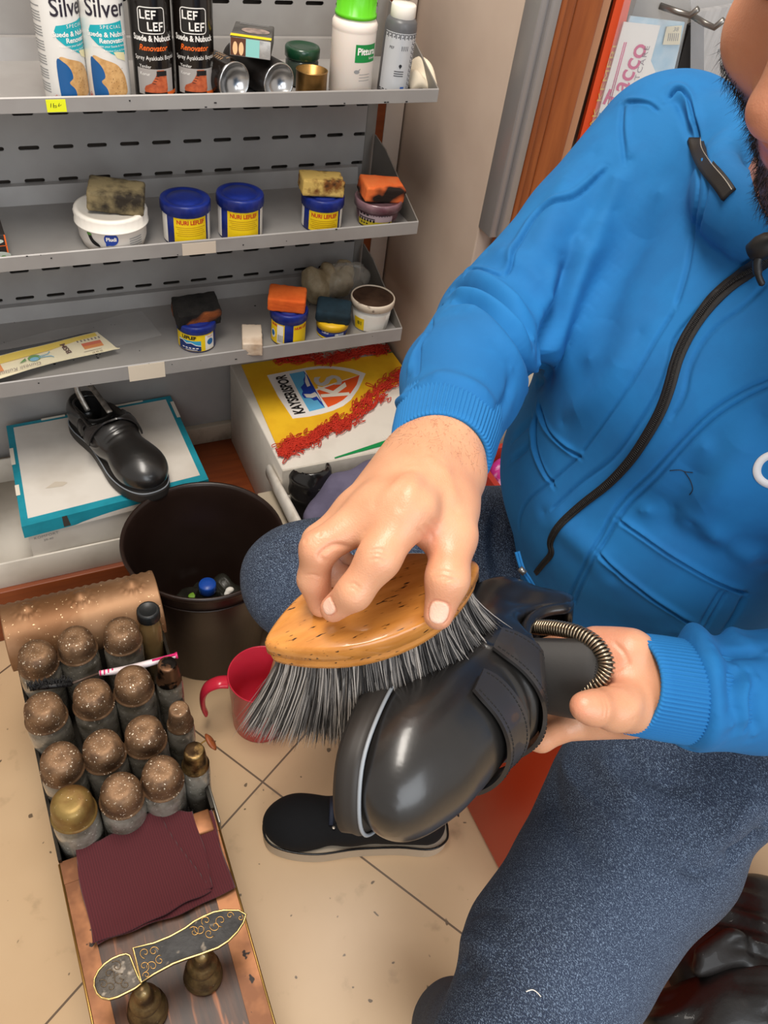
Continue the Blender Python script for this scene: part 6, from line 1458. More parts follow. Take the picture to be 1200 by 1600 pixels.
# lateral spread grows toward the outside; the near edge is swept sideways by the stroke
fx = a*.024 + .0035*np.sin(x0*330+y0*210) + rng.normal(0, .0028, n); fy = b*.017 + rng.normal(0, .0028, n)
fx = fx - .010*(a < -.55)*(np.abs(a)-.55)/.45
K = 6; S = np.zeros((n, K, 3))
for j in range(K):
    u = j/(K-1); S[:, j, 0] = x0 + fx*u**1.3; S[:, j, 1] = y0 + fy*u**1.3; S[:, j, 2] = -.0200 - ln*u + .004*np.sin(x0*500+j)*0
wd = (.00030 + .00024*rng.rand(n))
th = rng.uniform(0, PI, n); dirv = np.stack([np.cos(th), np.sin(th), np.zeros(n)], 1); dir2 = np.stack([-np.sin(th), np.cos(th), np.zeros(n)], 1)
VV = np.zeros((n, K, 3, 3)); tp = np.array([1, 1, .95, .85, .6, .15])
for j in range(K):
    VV[:, j, 0] = S[:, j] + dirv*(wd*tp[j])[:, None]; VV[:, j, 1] = S[:, j] - dirv*(wd*tp[j]*.5)[:, None] + dir2*(wd*tp[j]*.87)[:, None]; VV[:, j, 2] = S[:, j] - dirv*(wd*tp[j]*.5)[:, None] - dir2*(wd*tp[j]*.87)[:, None]
base = (np.arange(n)*K*3)[:, None]; Fq = []
for j in range(K-1):
    for c_ in range(3):
        d_ = (c_+1) % 3; Fq.append(base + np.array([[j*3+c_, j*3+d_, (j+1)*3+d_, (j+1)*3+c_]]))
Fq = np.concatenate(Fq)
hairm = [mat('horsehair_dark', '2a2827', .5, spec=.6), mat('horsehair_grey', '6f6b68', .45, spec=.6), mat('horsehair_pale', 'b0a8a0', .4, spec=.6)]
o = linkmesh('bristles', VV.reshape(-1, 3), Fq, hairm, t, False, True)
pick = rng.rand(n); w2 = .5+.5*np.sin(x0*190+3*np.sin(y0*150)); mi = np.where(pick < .36, 0, np.where(pick < .60+.22*w2, 1, 2)); 
o.data.polygons.foreach_set('material_index', np.tile(mi, (K-1)*3).astype(np.int32)); tag(o, kind='stuff')
# ================================================================ the seated person
PER = empty('person', 'seated bearded person in blue zip hoodie and jeans brushing a black shoe', 'person', (.66, .40, .43))
m_skin = bpy.data.materials.new('skin'); m_skin.use_nodes = True; nt = m_skin.node_tree; b_ = nt.nodes['Principled BSDF']
at_ = nt.nodes.new('ShaderNodeAttribute'); at_.attribute_name = 'tone'; 
nz = nt.nodes.new('ShaderNodeTexNoise'); nz.inputs['Scale'].default_value = 38; nz.inputs['Detail'].default_value = 5; tc = nt.nodes.new('ShaderNodeTexCoord'); nt.links.new(tc.outputs['Object'], nz.inputs[0])
mx = nt.nodes.new('ShaderNodeMix'); mx.data_type = 'RGBA'; mx.blend_type = 'MULTIPLY'; mr = nt.nodes.new('ShaderNodeMapRange'); mr.inputs[1].default_value = .35; mr.inputs[2].default_value = .7; mr.inputs[3].default_value = 0; mr.inputs[4].default_value = .55
nt.links.new(nz.outputs[0], mr.inputs[0]); nt.links.new(mr.outputs[0], mx.inputs[0]); nt.links.new(at_.outputs[0], mx.inputs[6]); mx.inputs[7].default_value = (.88, .72, .66, 1)
nt.links.new(mx.outputs[2], b_.inputs['Base Color']); b_.inputs['Roughness'].default_value = .42; b_.inputs['Subsurface Weight'].default_value = .12; b_.inputs['Subsurface Radius'].default_value = (.010, .004, .002); b_.inputs['Subsurface Scale'].default_value = .6
n2 = nt.nodes.new('ShaderNodeTexVoronoi'); n2.inputs['Scale'].default_value = 900; nt.links.new(tc.outputs['Object'], n2.inputs[0]); bp = nt.nodes.new('ShaderNodeBump'); bp.inputs['Strength'].default_value = .25; bp.inputs['Distance'].default_value = .0004
nt.links.new(n2.outputs[0], bp.inputs['Height']); nt.links.new(bp.outputs[0], b_.inputs['Normal'])
TONE = np.array(hexc('cf9a78')[:3]); TPINK = np.array(hexc('d88d74')[:3]); TNAIL = np.array(hexc('edc6b0')[:3]); TLIP = np.array(hexc('b8695a')[:3]); TBEARD = np.array(hexc('4a3428')[:3]); TKN = np.array(hexc('cf9070')[:3])
def P_(x, y, d): return at(x, y, d)
def blob(V, c, r): return np.exp(-(np.linalg.norm(V-c, axis=1)/r)**2)
# ------------------------------------------------ right hand, curled over the brush
view = lambda x, y: unit(ray(x, y))
hv = view(640, 780)
R1 = []
wr = P_(686, 700, .565); fore = P_(722, 560, .680)
R1.append(cone(fore, wr, .034, .0262, .01))
R1.append(cone(wr, P_(662, 770, .520), .0268, .0255, .015))
mI, mM, mR, mL_ = P_(640, 795, .483), P_(592, 795, .492), P_(560, 800, .512), P_(545, 812, .535)
R1 += [cone(P_(672, 735, .545), mI, .0225, .0155, .014), cone(P_(655, 728, .548), mM, .0215, .0150, .014), cone(P_(645, 728, .556), mR, .021, .0145, .014), cone(P_(650, 730, .565), mL_, .020, .0130, .014)]
# index
iP, iD, iT = P_(592, 872, .470), P_(553, 926, .473), P_(521, 951, .484)
R1 += [cone(mI, iP, .0145, .0120, .012), cone(iP, iD, .0122, .0102, .006), cone(iD, iT, .0102, .0082, .005)]
# middle
mP, mD, mT = P_(497, 858, .486), P_(490, 905, .496), P_(502, 944, .503)
R1 += [cone(mM, mP, .0140, .0108, .010), cone(mP, mD, .0106, .0096, .005), cone(mD, mT, .0096, .0082, .004)]
# ring, just behind the middle finger
rP, rD, rT = P_(498, 846, .512), P_(512, 892, .522), P_(543, 905, .522)
R1 += [cone(mR, rP, .0130, .0104, .008), cone(rP, rD, .0102, .0090, .004), cone(rD, rT, .0092, .0080, .003)]
# little finger
lP, lD, lT = P_(512, 838, .540), P_(530, 878, .548), P_(560, 888, .545)
R1 += [cone(mL_, lP, .0115, .0092, .008), cone(lP, lD, .0090, .0080, .004), cone(lD, lT, .0080, .0070, .003)]
# thumb
tC, tM, tI, tT = P_(708, 740, .548), P_(707, 838, .500), P_(699, 905, .482), P_(685, 961, .486)
R1 += [cone(P_(698, 715, .56), tC, .022, .0190, .014), cone(tC, tM, .0180, .0142, .014), cone(tM, tI, .0140, .0122, .008), cone(tI, tT, .0126, .0090, .006)]
# web between thumb and index, fleshy ball
R1 += [cone(P_(675, 800, .508), P_(668, 822, .500), .0165, .0100, .014), ell(P_(690, 790, .520), (.020, .020, .020), .012)]
V1, Q1 = sdf_mesh(R1, .0017); V1 = lap(V1, Q1, 2, .4); N1 = normals(V1, Q1)
S1 = Surf(V1, Q1)
def sl(S, pts, n=5): return S.line(pts, n)
L1 = []
def addl(S, L, pts, amp, wd): 
    p_ = sl(S, pts)
    if len(p_) > 1: L.append((p_, amp, wd))
# knuckle creases, tendons, nail edge, palm fold
for pts, a_, w_ in [(((572, 862), (592, 858), (612, 866)), -.0007, .0011), (((570, 868), (590, 865), (610, 873)), -.0007, .0011), (((574, 875), (590, 873), (606, 880)), -.0006, .0011), (((538, 914), (553, 912), (566, 924)), -.0006, .0011), (((541, 920), (552, 919), (562, 929)), -.0005, .0010),
        (((672, 898), (690, 892), (720, 900)), -.0007, .0012), (((674, 906), (692, 901), (718, 910)), -.0005, .0011), (((690, 908), (708, 906)), -.0004, .001),
        (((655, 735), (640, 765), (625, 795)), .0012, .005), (((640, 735), (612, 765), (585, 790)), .0012, .005), (((690, 720), (705, 760), (712, 800)), .0012, .005), (((672, 715), (668, 760), (655, 800)), -.0010, .006),
        (((660, 818), (672, 832), (678, 850)), -.0012, .0018), (((650, 822), (664, 840)), -.0008, .0013), (((672, 812), (690, 822)), -.0008, .0014),
        (((512, 880), (500, 868), (522, 852), (552, 858)), -.0012, .0020), (((478, 846), (486, 838), (500, 836)), .0008, .003), (((474, 900), (490, 898), (505, 905)), -.0005, .001)]: addl(S1, L1, pts, a_, w_)
V1, Q1 = subdiv(V1, Q1); N1 = normals(V1, Q1); V1 = displace(V1, N1, L1)
T1 = np.tile(TONE, (len(V1), 1))
def tint(T, w, c): return T*(1-w[:, None]) + c*w[:, None]
T1 = tint(T1, .55*blob(V1, S1.hit(592, 868), .010), TKN); T1 = tint(T1, .5*blob(V1, S1.hit(500, 850), .014), TKN); T1 = tint(T1, .5*blob(V1, S1.hit(672, 835), .013), TPINK); T1 = tint(T1, .4*blob(V1, iT, .016), TPINK); T1 = tint(T1, .35*blob(V1, tT, .018), TPINK)
def nail(V, N, T, S, c, ax, ly, lx, lift=.0006):
    """nail plate: flattened tinted oval with a fold round it"""
    p_ = S.hit(*c); n_ = S.near(p_)[1]; u = unit(ax - n_*(ax@n_)); w_ = np.cross(n_, u); d = V-p_; a = (d@u)/ly; b = (d@w_)/lx; h = d@n_
    r = (np.abs(a)**2.6 + np.abs(b)**2.6)**(1/2.6); m = (np.abs(h) < .006)
    k = np.clip((1.02-r)/.12, 0, 1)*m; T = tint(T, k, TNAIL); D = .0004*k - .0006*np.exp(-((r-1.08)/.07)**2)*m*(a < .9)
    T = tint(T, .5*np.exp(-((r-1.12)/.1)**2)*m*(a < .8), TPINK)
    k2 = np.clip((r-.84)/.1, 0, 1)*k*(a > .55); T = tint(T, .7*k2, np.array(hexc('f6e6da')[:3])); return V + N*D[:, None], T
V1, T1 = nail(V1, N1, T1, S1, (685, 957), tT-tI, .0070, .0058)
V1, T1 = nail(V1, N1, T1, S1, (513, 947), iT-iD+np.array([0, 0, 0.0]), .0050, .0048)
# ------------------------------------------------ left hand, under the shoe
L2 = []
wl = P_(1022, 1068, .612); fl_ = P_(1130, 1085, .66)
pc = unit(P_(930, 1065, .6)-np.array([0, 0, CAMZ]))
L2 += [cone(fl_, wl, .028, .0255, .01), cone(wl, P_(960, 1062, .615), .0260, .0300, .016, sq=(pc, .85)), cone(P_(975, 1035, .612), P_(880, 1028, .632), .0200, .0165, .014), cone(P_(975, 1060, .618), P_(870, 1062, .642), .0210, .0165, .014), cone(P_(975, 1090, .622), P_(868, 1096, .645), .0200, .0160, .014), cone(P_(975, 1115, .620), P_(880, 1130, .635), .0180, .0140, .014)]
L2 += [cone(P_(880, 1020, .632), P_(830, 1022, .650), .0135, .0115, .008), cone(P_(830, 1022, .650), P_(775, 1030, .675), .0110, .0100, .006), cone(P_(870, 1060, .642), P_(800, 1062, .668), .0125, .0110, .006), cone(P_(800, 1062, .668), P_(745, 1062, .680), .0105, .0090, .005), cone(P_(868, 1098, .642), P_(805, 1110, .660), .0125, .0110, .006), cone(P_(805, 1110, .660), P_(750, 1112, .665), .0105, .0090, .005),
       cone(P_(885, 1136, .622), P_(846, 1156, .628), .0105, .0090, .006), cone(P_(846, 1156, .628), P_(800, 1150, .640), .0088, .0075, .005)]
# thumb laid over the tongue edge
L2 += [cone(P_(1000, 1100, .600), P_(962, 1106, .575), .0215, .0160, .014), cone(P_(962, 1106, .575), P_(925, 1106, .560), .0145, .0118, .008), cone(P_(930, 1106, .560), P_(912, 1104, .556), .0118, .0098, .005)]
L2 += [cone(P_(985, 1015, .605), P_(930, 1005, .620), .0150, .0120, .012)]
V2_, Q2_ = sdf_mesh(L2, .0017); V2_ = lap(V2_, Q2_, 2, .4); S2 = Surf(V2_, Q2_); LL2 = []
for pts, a_, w_ in [(((915, 1078), (945, 1070), (980, 1072)), -.0010, .0025), (((900, 1040), (930, 1050), (965, 1045), (990, 1030)), -.0010, .0018), (((880, 1030), (910, 1025), (940, 1035)), -.0008, .0015), (((955, 1000), (975, 1020), (985, 1045)), -.0008, .0018), (((945, 1088), (950, 1106), (948, 1126)), -.0005, .0012), (((940, 1088), (944, 1106), (942, 1126)), -.0004, .001),
        (((985, 1060), (1000, 1090), (990, 1125)), .0010, .006)]: addl(S2, LL2, pts, a_, w_)
V2_, Q2_ = subdiv(V2_, Q2_); N2_ = normals(V2_, Q2_); V2_ = displace(V2_, N2_, LL2); T2_ = np.tile(TONE, (len(V2_), 1))
T2_ = tint(T2_, .6*blob(V2_, S2.hit(930, 1030), .030), TPINK); T2_ = tint(T2_, .5*blob(V2_, S2.hit(905, 1104), .012), TPINK)
# ------------------------------------------------ head
HU = unit(np.array([-.46, -.02, .88])); HF = unit(np.array([-.85, -.17, -.46])); HF = unit(HF - HU*(HF@HU)); HLf = np.cross(HU, HF)
tip = P_(1190, 205, .405)
HO = tip - HF*.118 + HU*.012
hb = (HF, HLf, HU)
hp = lambda f, l, u: HO + HF*f + HLf*l + HU*u
hl = [ell(hp(-.020, 0, .045), (.098, .076, .092), .03, rot=hb), ell(hp(.028, 0, .0), (.066, .064, .080), .03, rot=hb), ell(hp(.045, 0, -.052), (.046, .048, .040), .03, rot=hb),
      ell(hp(.070, 0, -.088), (.022, .024, .020), .02, rot=hb), cone(hp(.0, .052, -.052), hp(.060, .020, -.086), .020, .018, .02), cone(hp(.0, -.052, -.052), hp(.060, -.020, -.086), .020, .018, .02),
      ell(hp(.060, .040, -.005), (.030, .028, .026), .02, rot=hb), ell(hp(.060, -.040, -.005), (.030, .028, .026), .02, rot=hb),
      cone(hp(.086, 0, .038), hp(.106, 0, -.004), .0095, .0135, .012), ell(hp(.104, 0, -.010), (.0165, .0175, .0145), .006, rot=hb), ell(hp(.094, .0165, -.015), (.0115, .0085, .0090), .005, rot=hb), ell(hp(.094, -.0165, -.015), (.0115, .0085, .0090), .005, rot=hb),
      cone(hp(.080, .045, .060), hp(.090, .008, .056), .011, .012, .016), cone(hp(.080, -.045, .060), hp(.090, -.008, .056), .011, .012, .016),
      ell(hp(.082, .030, .036), (.016, .019, .010), .006, -1, rot=hb), ell(hp(.082, -.030, .036), (.016, .019, .010), .006, -1, rot=hb),
      ell(hp(.074, .030, .036), (.013, .014, .012), .003, rot=hb), ell(hp(.074, -.030, .036), (.013, .014, .012), .003, rot=hb),
      ell(hp(.086, 0, -.040), (.013, .025, .0065), .005, rot=hb), ell(hp(.084, 0, -.053), (.013, .022, .0075), .005, rot=hb), cone(hp(.100, .020, -.0465), hp(.103, 0, -.046), .0020, .0022, .003, -1), cone(hp(.100, -.020, -.0465), hp(.103, 0, -.046), .0020, .0022, .003, -1),
      ell(hp(.100, .0085, -.0215), (.0045, .0035, .0035), .002, -1, rot=hb), ell(hp(.100, -.0085, -.0215), (.0045, .0035, .0035), .002, -1, rot=hb),
      ell(hp(-.010, .076, .012), (.020, .007, .030), .006, rot=hb), ell(hp(-.010, -.076, .012), (.020, .007, .030), .006, rot=hb), ell(hp(-.002, .082, .014), (.010, .005, .018), .004, -1, rot=hb), ell(hp(-.002, -.082, .014), (.010, .005, .018), .004, -1, rot=hb),
      cone(hp(-.030, 0, -.030), np.array([.585, .425, 1.03]), .055, .060, .03)]
V3_, Q3_ = sdf_mesh(hl, .0026); V3_ = lap(V3_, Q3_, 2, .4); N3_ = normals(V3_, Q3_); T3_ = np.tile(np.array(hexc('c98d6c')[:3]), (len(V3_), 1))
def loc3(V): d = V-HO; return d@HF, d@HLf, d@HU
f_, l_, u_ = loc3(V3_)
# beard: jaw line, moustache, chin; lips free
jaw = (u_ < -.010 - .022*np.clip(1-np.abs(l_)/.055, 0, 1)) & (f_ > -.045) & (u_ > -.125)
side = (np.abs(l_) > .050) & (u_ < -.018) & (u_ > -.08) & (f_ > -.03) & (f_ < .035)
mous = (np.abs(l_) < .034) & (u_ < -.026) & (u_ > -.040) & (f_ > .06)
lip = (np.abs(l_) < .025) & (u_ < -.035) & (u_ > -.060) & (f_ > .075)
bm_ = (jaw | side | mous) & ~lip & ~((np.abs(l_) < .020) & (u_ > -.026))
bw = bm_.astype(float)
for _ in range(6):
    e = np.concatenate([Q3_[:, [0, 1]], Q3_[:, [1, 2]], Q3_[:, [2, 3]], Q3_[:, [3, 0]]]); e = np.concatenate([e, e[:, ::-1]])
    bw = .5*bw + .5*np.bincount(e[:, 0], weights=bw[e[:, 1]], minlength=len(V3_))/np.maximum(np.bincount(e[:, 0], minlength=len(V3_)), 1)
T3_ = tint(T3_, .85*bw, TBEARD); T3_ = tint(T3_, .8*lip.astype(float)*np.exp(-((u_+.047)/.012)**2), TLIP); T3_ = tint(T3_, .35*blob(V3_, hp(.110, 0, -.008), .022), TPINK)
# ------------------------------------------------ inner body under the clothes, joins head and arms
core = [cone((.62, .42, .60), (.60, .43, .92), .085, .09, .03), cone((.60, .55, 1.0), (.60, .31, 1.0), .05, .05, .03), cone((.60, .43, .95), (.585, .425, 1.06), .06, .055, .03),
        cone((.60, .58, 1.0), P_(778, 512, .765), .045, .040, .02), cone(P_(778, 512, .765), fore, .040, .034, .02), cone((.60, .28, .99), (.57, .16, .80), .045, .040, .02), cone((.57, .16, .80), fl_, .040, .033, .02),
        cone((.62, .49, .55), (.26, .60, .52), .07, .045, .03), cone((.62, .33, .53), P_(850, 1600, .72), .07, .045, .03), cone((.26, .60, .52), (.46, .68, .10), .045, .032, .02), cone(P_(850, 1600, .72), (.33, .17, .10), .040, .032, .02)]
V0_, Q0_ = sdf_mesh(core, .008); T0_ = np.tile(TONE, (len(V0_), 1))
VA = []; QA = []; TA = []; off_ = 0
for V, Q, T in ((V0_, Q0_, T0_), (V1, Q1, T1), (V2_, Q2_, T2_), (V3_, Q3_, T3_)): VA.append(V); QA.append(Q+off_); TA.append(T); off_ += len(V)
VA, QA, TA = np.concatenate(VA), np.concatenate(QA), np.concatenate(TA)
body = linkmesh('body', VA, QA, m_skin, PER)
ca = body.data.color_attributes.new('tone', 'FLOAT_COLOR', 'POINT'); ca.data.foreach_set('color', np.c_[TA, np.ones(len(TA))].astype(np.float32).ravel())
# beard hair, eyebrows, head hair
def hairs(name, roots, nrm, m, ln, wd, comb, jit, parent=PER, seed=1):
    rg = np.random.RandomState(seed); n = len(roots); d = nrm*.35 + comb + rg.normal(0, jit, (n, 3)); d /= np.linalg.norm(d, axis=1)[:, None]
    t1 = np.cross(d, rg.normal(0, 1, (n, 3))); t1 /= np.linalg.norm(t1, axis=1)[:, None]; t2 = np.cross(d, t1); L_ = ln*(.6+.8*rg.rand(n))[:, None]; K = 4; VV = np.zeros((n, K, 3, 3)); curl = rg.normal(0, .25, (n, 3))
    for j in range(K):
        u = j/(K-1); p = roots - nrm*.0006 + d*L_*u + curl*L_*u*u; w_ = wd*(1-.85*u)
        for c_ in range(3): a = 2*PI*c_/3; VV[:, j, c_] = p + t1*w_*math.cos(a) + t2*w_*math.sin(a)
    base = (np.arange(n)*K*3)[:, None]; F_ = []
    for j in range(K-1):
        for c_ in range(3): dd = (c_+1) % 3; F_.append(base + np.array([[j*3+c_, j*3+dd, (j+1)*3+dd, (j+1)*3+c_]]))
    o = linkmesh(name, VV.reshape(-1, 3), np.concatenate(F_), m, parent, True); return o
m_hair = mat('dark_brown_hair', '1d130e', .45)
ah = np.where((np.linalg.norm(V1-P_(682, 705, .545), axis=1) < .034) & ((V1-wr)@(np.array([0, 0, CAMZ])-wr) > 0))[0]
pk_ = np.random.RandomState(3).choice(ah, 420); hairs_todo = (V1[pk_], N1[pk_])
hairs('arm_hair', hairs_todo[0], hairs_todo[1]*.4, m_hair, .007, .00006, unit(P_(655, 760, .52)-wr), .35, seed=5)
rg = np.random.RandomState(9)
prob = np.where(bw > .25, bw, 0); pick = rg.choice(len(V3_), 15000, p=prob/prob.sum())
rt = V3_[pick] + rg.normal(0, .0012, (len(pick), 3)); ob = hairs('beard', rt, N3_[pick], m_hair, .0065, .0002, -HU*1.0+HF*.05, .30)
eb = ((np.abs(np.abs(l_)-.030) < .022) & (np.abs(u_-(.062-.15*(np.abs(l_)-.03))) < .006) & (f_ > .05)); pk_ = rg.choice(np.where(eb)[0], 900); hairs('eyebrows', V3_[pk_], N3_[pk_], m_hair, .009, .0002, HU*.2, .25, seed=2)
hs = [ell(hp(-.024, 0, .052), (.104, .083, .098), .01, rot=hb), ell(hp(.075, 0, .0), (.060, .10, .095), .01, -1, rot=hb), ell(hp(-.01, 0, -.075), (.13, .12, .085), .02, -1, rot=hb)]
Vh, Qh = sdf_mesh(hs, .004); Nh = normals(Vh, Qh); linkmesh('hair', Vh + Nh*(.0012*np.sin(Vh[:, 0]*600)*np.sin(Vh[:, 1]*500))[:, None], Qh, mat('hair_mass', '1a120e', .6, bump=.6, bscale=300, bdist=.004, stretch=(1, 1, 4)), PER)
for s_ in (1, -1):
    q = MB(); V_, F_ = lathe([(.0001, -.0118), (.006, -.0102), (.0102, -.006), (.0118, 0), (.0102, .006), (.006, .0102), (.0001, .0118)], 20, False, False)
    q.add(V_ + hp(.0765, .030*s_, .0355), F_); q.build('eyeball', mat('eye_dark', '2a1c16', .15, coat=.6), PER, True)
# ================================================================ hoodie
m_fl = mat('blue_fleece', '1168a4', .85, col2='10609a', nscale=14, bump=.12, bscale=700, bdist=.0006)
m_rib = bpy.data.materials.new('blue_rib_knit'); m_rib.use_nodes = True; b_ = m_rib.node_tree.nodes['Principled BSDF']; b_.inputs['Base Color'].default_value = hexc('126ba8'); b_.inputs['Roughness'].default_value = .85
el = P_(778, 512, .765)
J = [ell((.62, .425, .62), (.155, .175, .16), .05), ell((.575, .44, .74), (.150, .180, .13), .05), ell((.575, .445, .88), (.130, .185, .14), .05), cone((.60, .575, 1.00), (.60, .29, 1.00), .085, .085, .05),
     cone((.60, .50, 1.05), (.595, .36, 1.05), .060, .060, .04),
     cone((.600, .600, 1.020), P_(925, 375, .790), .083, .072, .02), cone(P_(925, 375, .790), el, .070, .057, .010), cone(el, P_(722, 600, .66), .057, .049, .010), cone(P_(722, 600, .66), P_(703, 668, .600), .049, .038, .010),
     cone((.60, .26, 1.01), (.575, .15, .80), .080, .062, .03), cone((.575, .15, .80), P_(1180, 1082, .665), .060, .047, .02), cone(P_(1180, 1082, .665), P_(1096, 1086, .640), .047, .043, .012)]
# collar that stands round the neck and the folded hood lying behind it
for k in range(14):
    a = -PI*.62 + 2*PI*.62*k/13; J.append(ell((.575 - .068*math.cos(a), .425 + .072*math.sin(a), 1.075 + .012*math.cos(a)*-1), (.017, .017, .030), .012))
for k in range(9):
    a = PI*.45 + PI*1.1*k/8; J.append(ell((.60 - .095*math.cos(a), .425 + .105*math.sin(a), 1.075), (.035, .035, .030), .02))
V, Q = sdf_mesh(J, .0045); V = lap(V, Q, 3)
SJ = Surf(V, Q); LJ = []
def jl(pts, amp, wd, n=6): addl(SJ, LJ, pts, amp, wd)
def ridge(pts, amp=.0016, wd=.0035, goff=-.0018): jl(pts, amp, wd); LJ.append((SJ.line([(x+4, y+4) for x, y in pts], 6), goff, .0016))
# seams (piping ridge with a groove beside it)
ridge([(784, 429), (795, 416), (806, 382), (832, 340), (858, 321), (892, 308), (921, 283), (946, 256)])
ridge([(724, 433), (736, 421), (758, 423), (784, 429)])
ridge([(971, 158), (992, 156), (1012, 160), (1027, 171)]); jl([(973, 160), (971, 200), (975, 235), (977, 262)], -.0015, .0025); jl([(981, 160), (979, 200), (983, 240)], .0010, .003)
ridge([(1040, 150), (1050, 139), (1062, 140), (1073, 156), (1081, 179), (1086, 205), (1086, 222)], .0050, .0060, -.004); jl([(1038, 160), (1060, 160), (1075, 200), (1085, 225)], -.003, .004)
jl([(1086, 225), (1090, 258), (1090, 292), (1083, 354), (1073, 420), (1054, 483)], -.0016, .0022); jl([(1098, 232), (1104, 262), (1103, 300), (1090, 360)], -.0014, .002)
jl([(1054, 483), (1024, 533), (989, 595), (947, 656), (916, 698), (905, 713)], -.0013, .0018); jl([(905, 713), (866, 748), (828, 779), (813, 805), (811, 832)], -.0015, .002)
jl([(1177, 403), (1127, 449), (1085, 491), (1054, 529), (1043, 572), (1024, 618), (993, 667), (955, 717), (901, 759), (860, 800)], -.0016, .002)
jl([(1200, 440), (1160, 480), (1110, 520), (1080, 570), (1068, 620), (1045, 660)], -.0012, .002)
for d_ in (0, 11): jl([(1215, 587+d_), (1162+d_*.4, 610+d_), (1104+d_*.5, 648+d_), (1054+d_*.5, 698+d_), (1016+d_*.6, 740+d_), (978+d_*.6, 775+d_), (955+d_, 805+d_*.5), (932+d_, 851), (905+d_, 900), (885+d_, 945)], -.0016, .0019)
ridge([(960, 809), (1001, 836), (1047, 867), (1104, 900), (1145, 918), (1166, 926)], .0022, .004, -.003)
ridge([(932, 857), (955, 882), (985, 908), (1017, 933), (1060, 960), (1088, 976)], .0022, .004, -.003)
jl([(1166, 926), (1150, 960), (1128, 990)], -.0022, .0028); jl([(1138, 920), (1118, 955), (1100, 985)], -.0012, .002); jl([(1130, 917), (1110, 950), (1092, 980)], -.0012, .002)
ridge([(838, 625), (851, 664), (874, 690), (905, 713)], .0022, .004, -.003); ridge([(834, 641), (832, 687), (843, 725), (863, 759)], .0020, .0035, -.003)
jl([(798, 690), (815, 670), (835, 655)], -.003, .005); jl([(797, 720), (815, 705), (830, 690)], -.0025, .004)
# soft drapes over the chest and belly
for pts, a_, w_ in [(((960, 330), (900, 420), (870, 520), (860, 600)), .006, .018), (((1030, 300), (960, 440), (920, 560)), -.006, .02), (((1000, 520), (950, 600), (880, 660)), .004, .015), (((1100, 700), (1060, 780), (1000, 800)), -.004, .016), (((1180, 860), (1100, 850), (1010, 800)), -.005, .014), (((1190, 650), (1120, 760), (1050, 800)), .004, .016), (((1200, 880), (1150, 860), (1080, 820)), .005, .012), (((850, 800), (900, 840), (960, 900)), .004, .014)]: jl(pts, a_, w_)
# sleeve folds at the elbow
for pts, a_, w_ in [(((703, 452), (741, 449), (775, 466), (809, 499), (835, 530)), -.0075, .0055), (((700, 440), (735, 432), (772, 447), (812, 482), (838, 512)), .0055, .008), (((706, 470), (741, 473), (770, 493), (801, 523), (829, 563)), -.0060, .005), (((706, 460), (741, 462), (773, 480), (805, 511), (832, 547)), .0050, .006),
        (((700, 482), (735, 484), (768, 510), (800, 550), (824, 590)), .0035, .008), (((800, 520), (822, 560), (835, 600)), -.006, .006), (((690, 478), (673, 488), (672, 512), (655, 544), (651, 589)), -.0020, .0022), (((680, 485), (665, 500), (660, 530), (645, 560), (640, 590)), .0015, .004),
        (((620, 660), (640, 645), (655, 625)), -.004, .005), (((615, 640), (635, 625), (650, 612)), .004, .006), (((628, 668), (648, 650), (664, 632)), .003, .004), (((860, 470), (850, 520), (846, 570)), -.006, .010), (((740, 400), (780, 395), (830, 430), (860, 480)), .004, .012), (((930, 240), (880, 300), (850, 380), (850, 440)), .004, .014),
        (((960, 280), (920, 340), (880, 400), (868, 470)), -.005, .012), (((985, 250), (950, 320), (920, 380)), .004, .010), (((800, 575), (795, 620), (770, 660)), -.003, .006), (((650, 600), (690, 590), (740, 605), (780, 640)), .003, .008)]: jl(pts, a_, w_)
for pts, a_, w_ in [(((905, 370), (878, 450), (860, 520), (850, 585)), -.011, .007), (((880, 395), (855, 460), (840, 520)), .004, .009), (((815, 545), (832, 575), (838, 600)), -.005, .004)]: jl(pts, a_, w_)
# left sleeve: fold rolled over the cuff and creases
for pts, a_, w_ in [(((1052, 992), (1085, 1000), (1105, 1035), (1118, 1080), (1118, 1125), (1095, 1160), (1050, 1172)), .010, .011), (((1200, 1020), (1160, 1020), (1110, 1024)), -.004, .005), (((1150, 1040), (1135, 1080), (1140, 1130)), -.005, .007), (((1170, 1050), (1158, 1090), (1165, 1140)), .004, .006), (((1185, 1060), (1178, 1100), (1180, 1150)), -.004, .006), (((1130, 985), (1160, 1000), (1200, 1010)), .004, .008)]: jl(pts, a_, w_)
LJ = [(p, a*(1.8 if w < .0045 else 1.4), w) for p, a, w in LJ]
V, Q = subdiv(V, Q); V = lap(V, Q, 1); SJ2 = Surf(displace(V, normals(V, Q), LJ), Q)
V, Q = subdiv(V, Q); V = lap(V, Q, 1); V = displace(V, normals(V, Q), LJ)
jk = linkmesh('hoodie', V, Q, m_fl, PER)
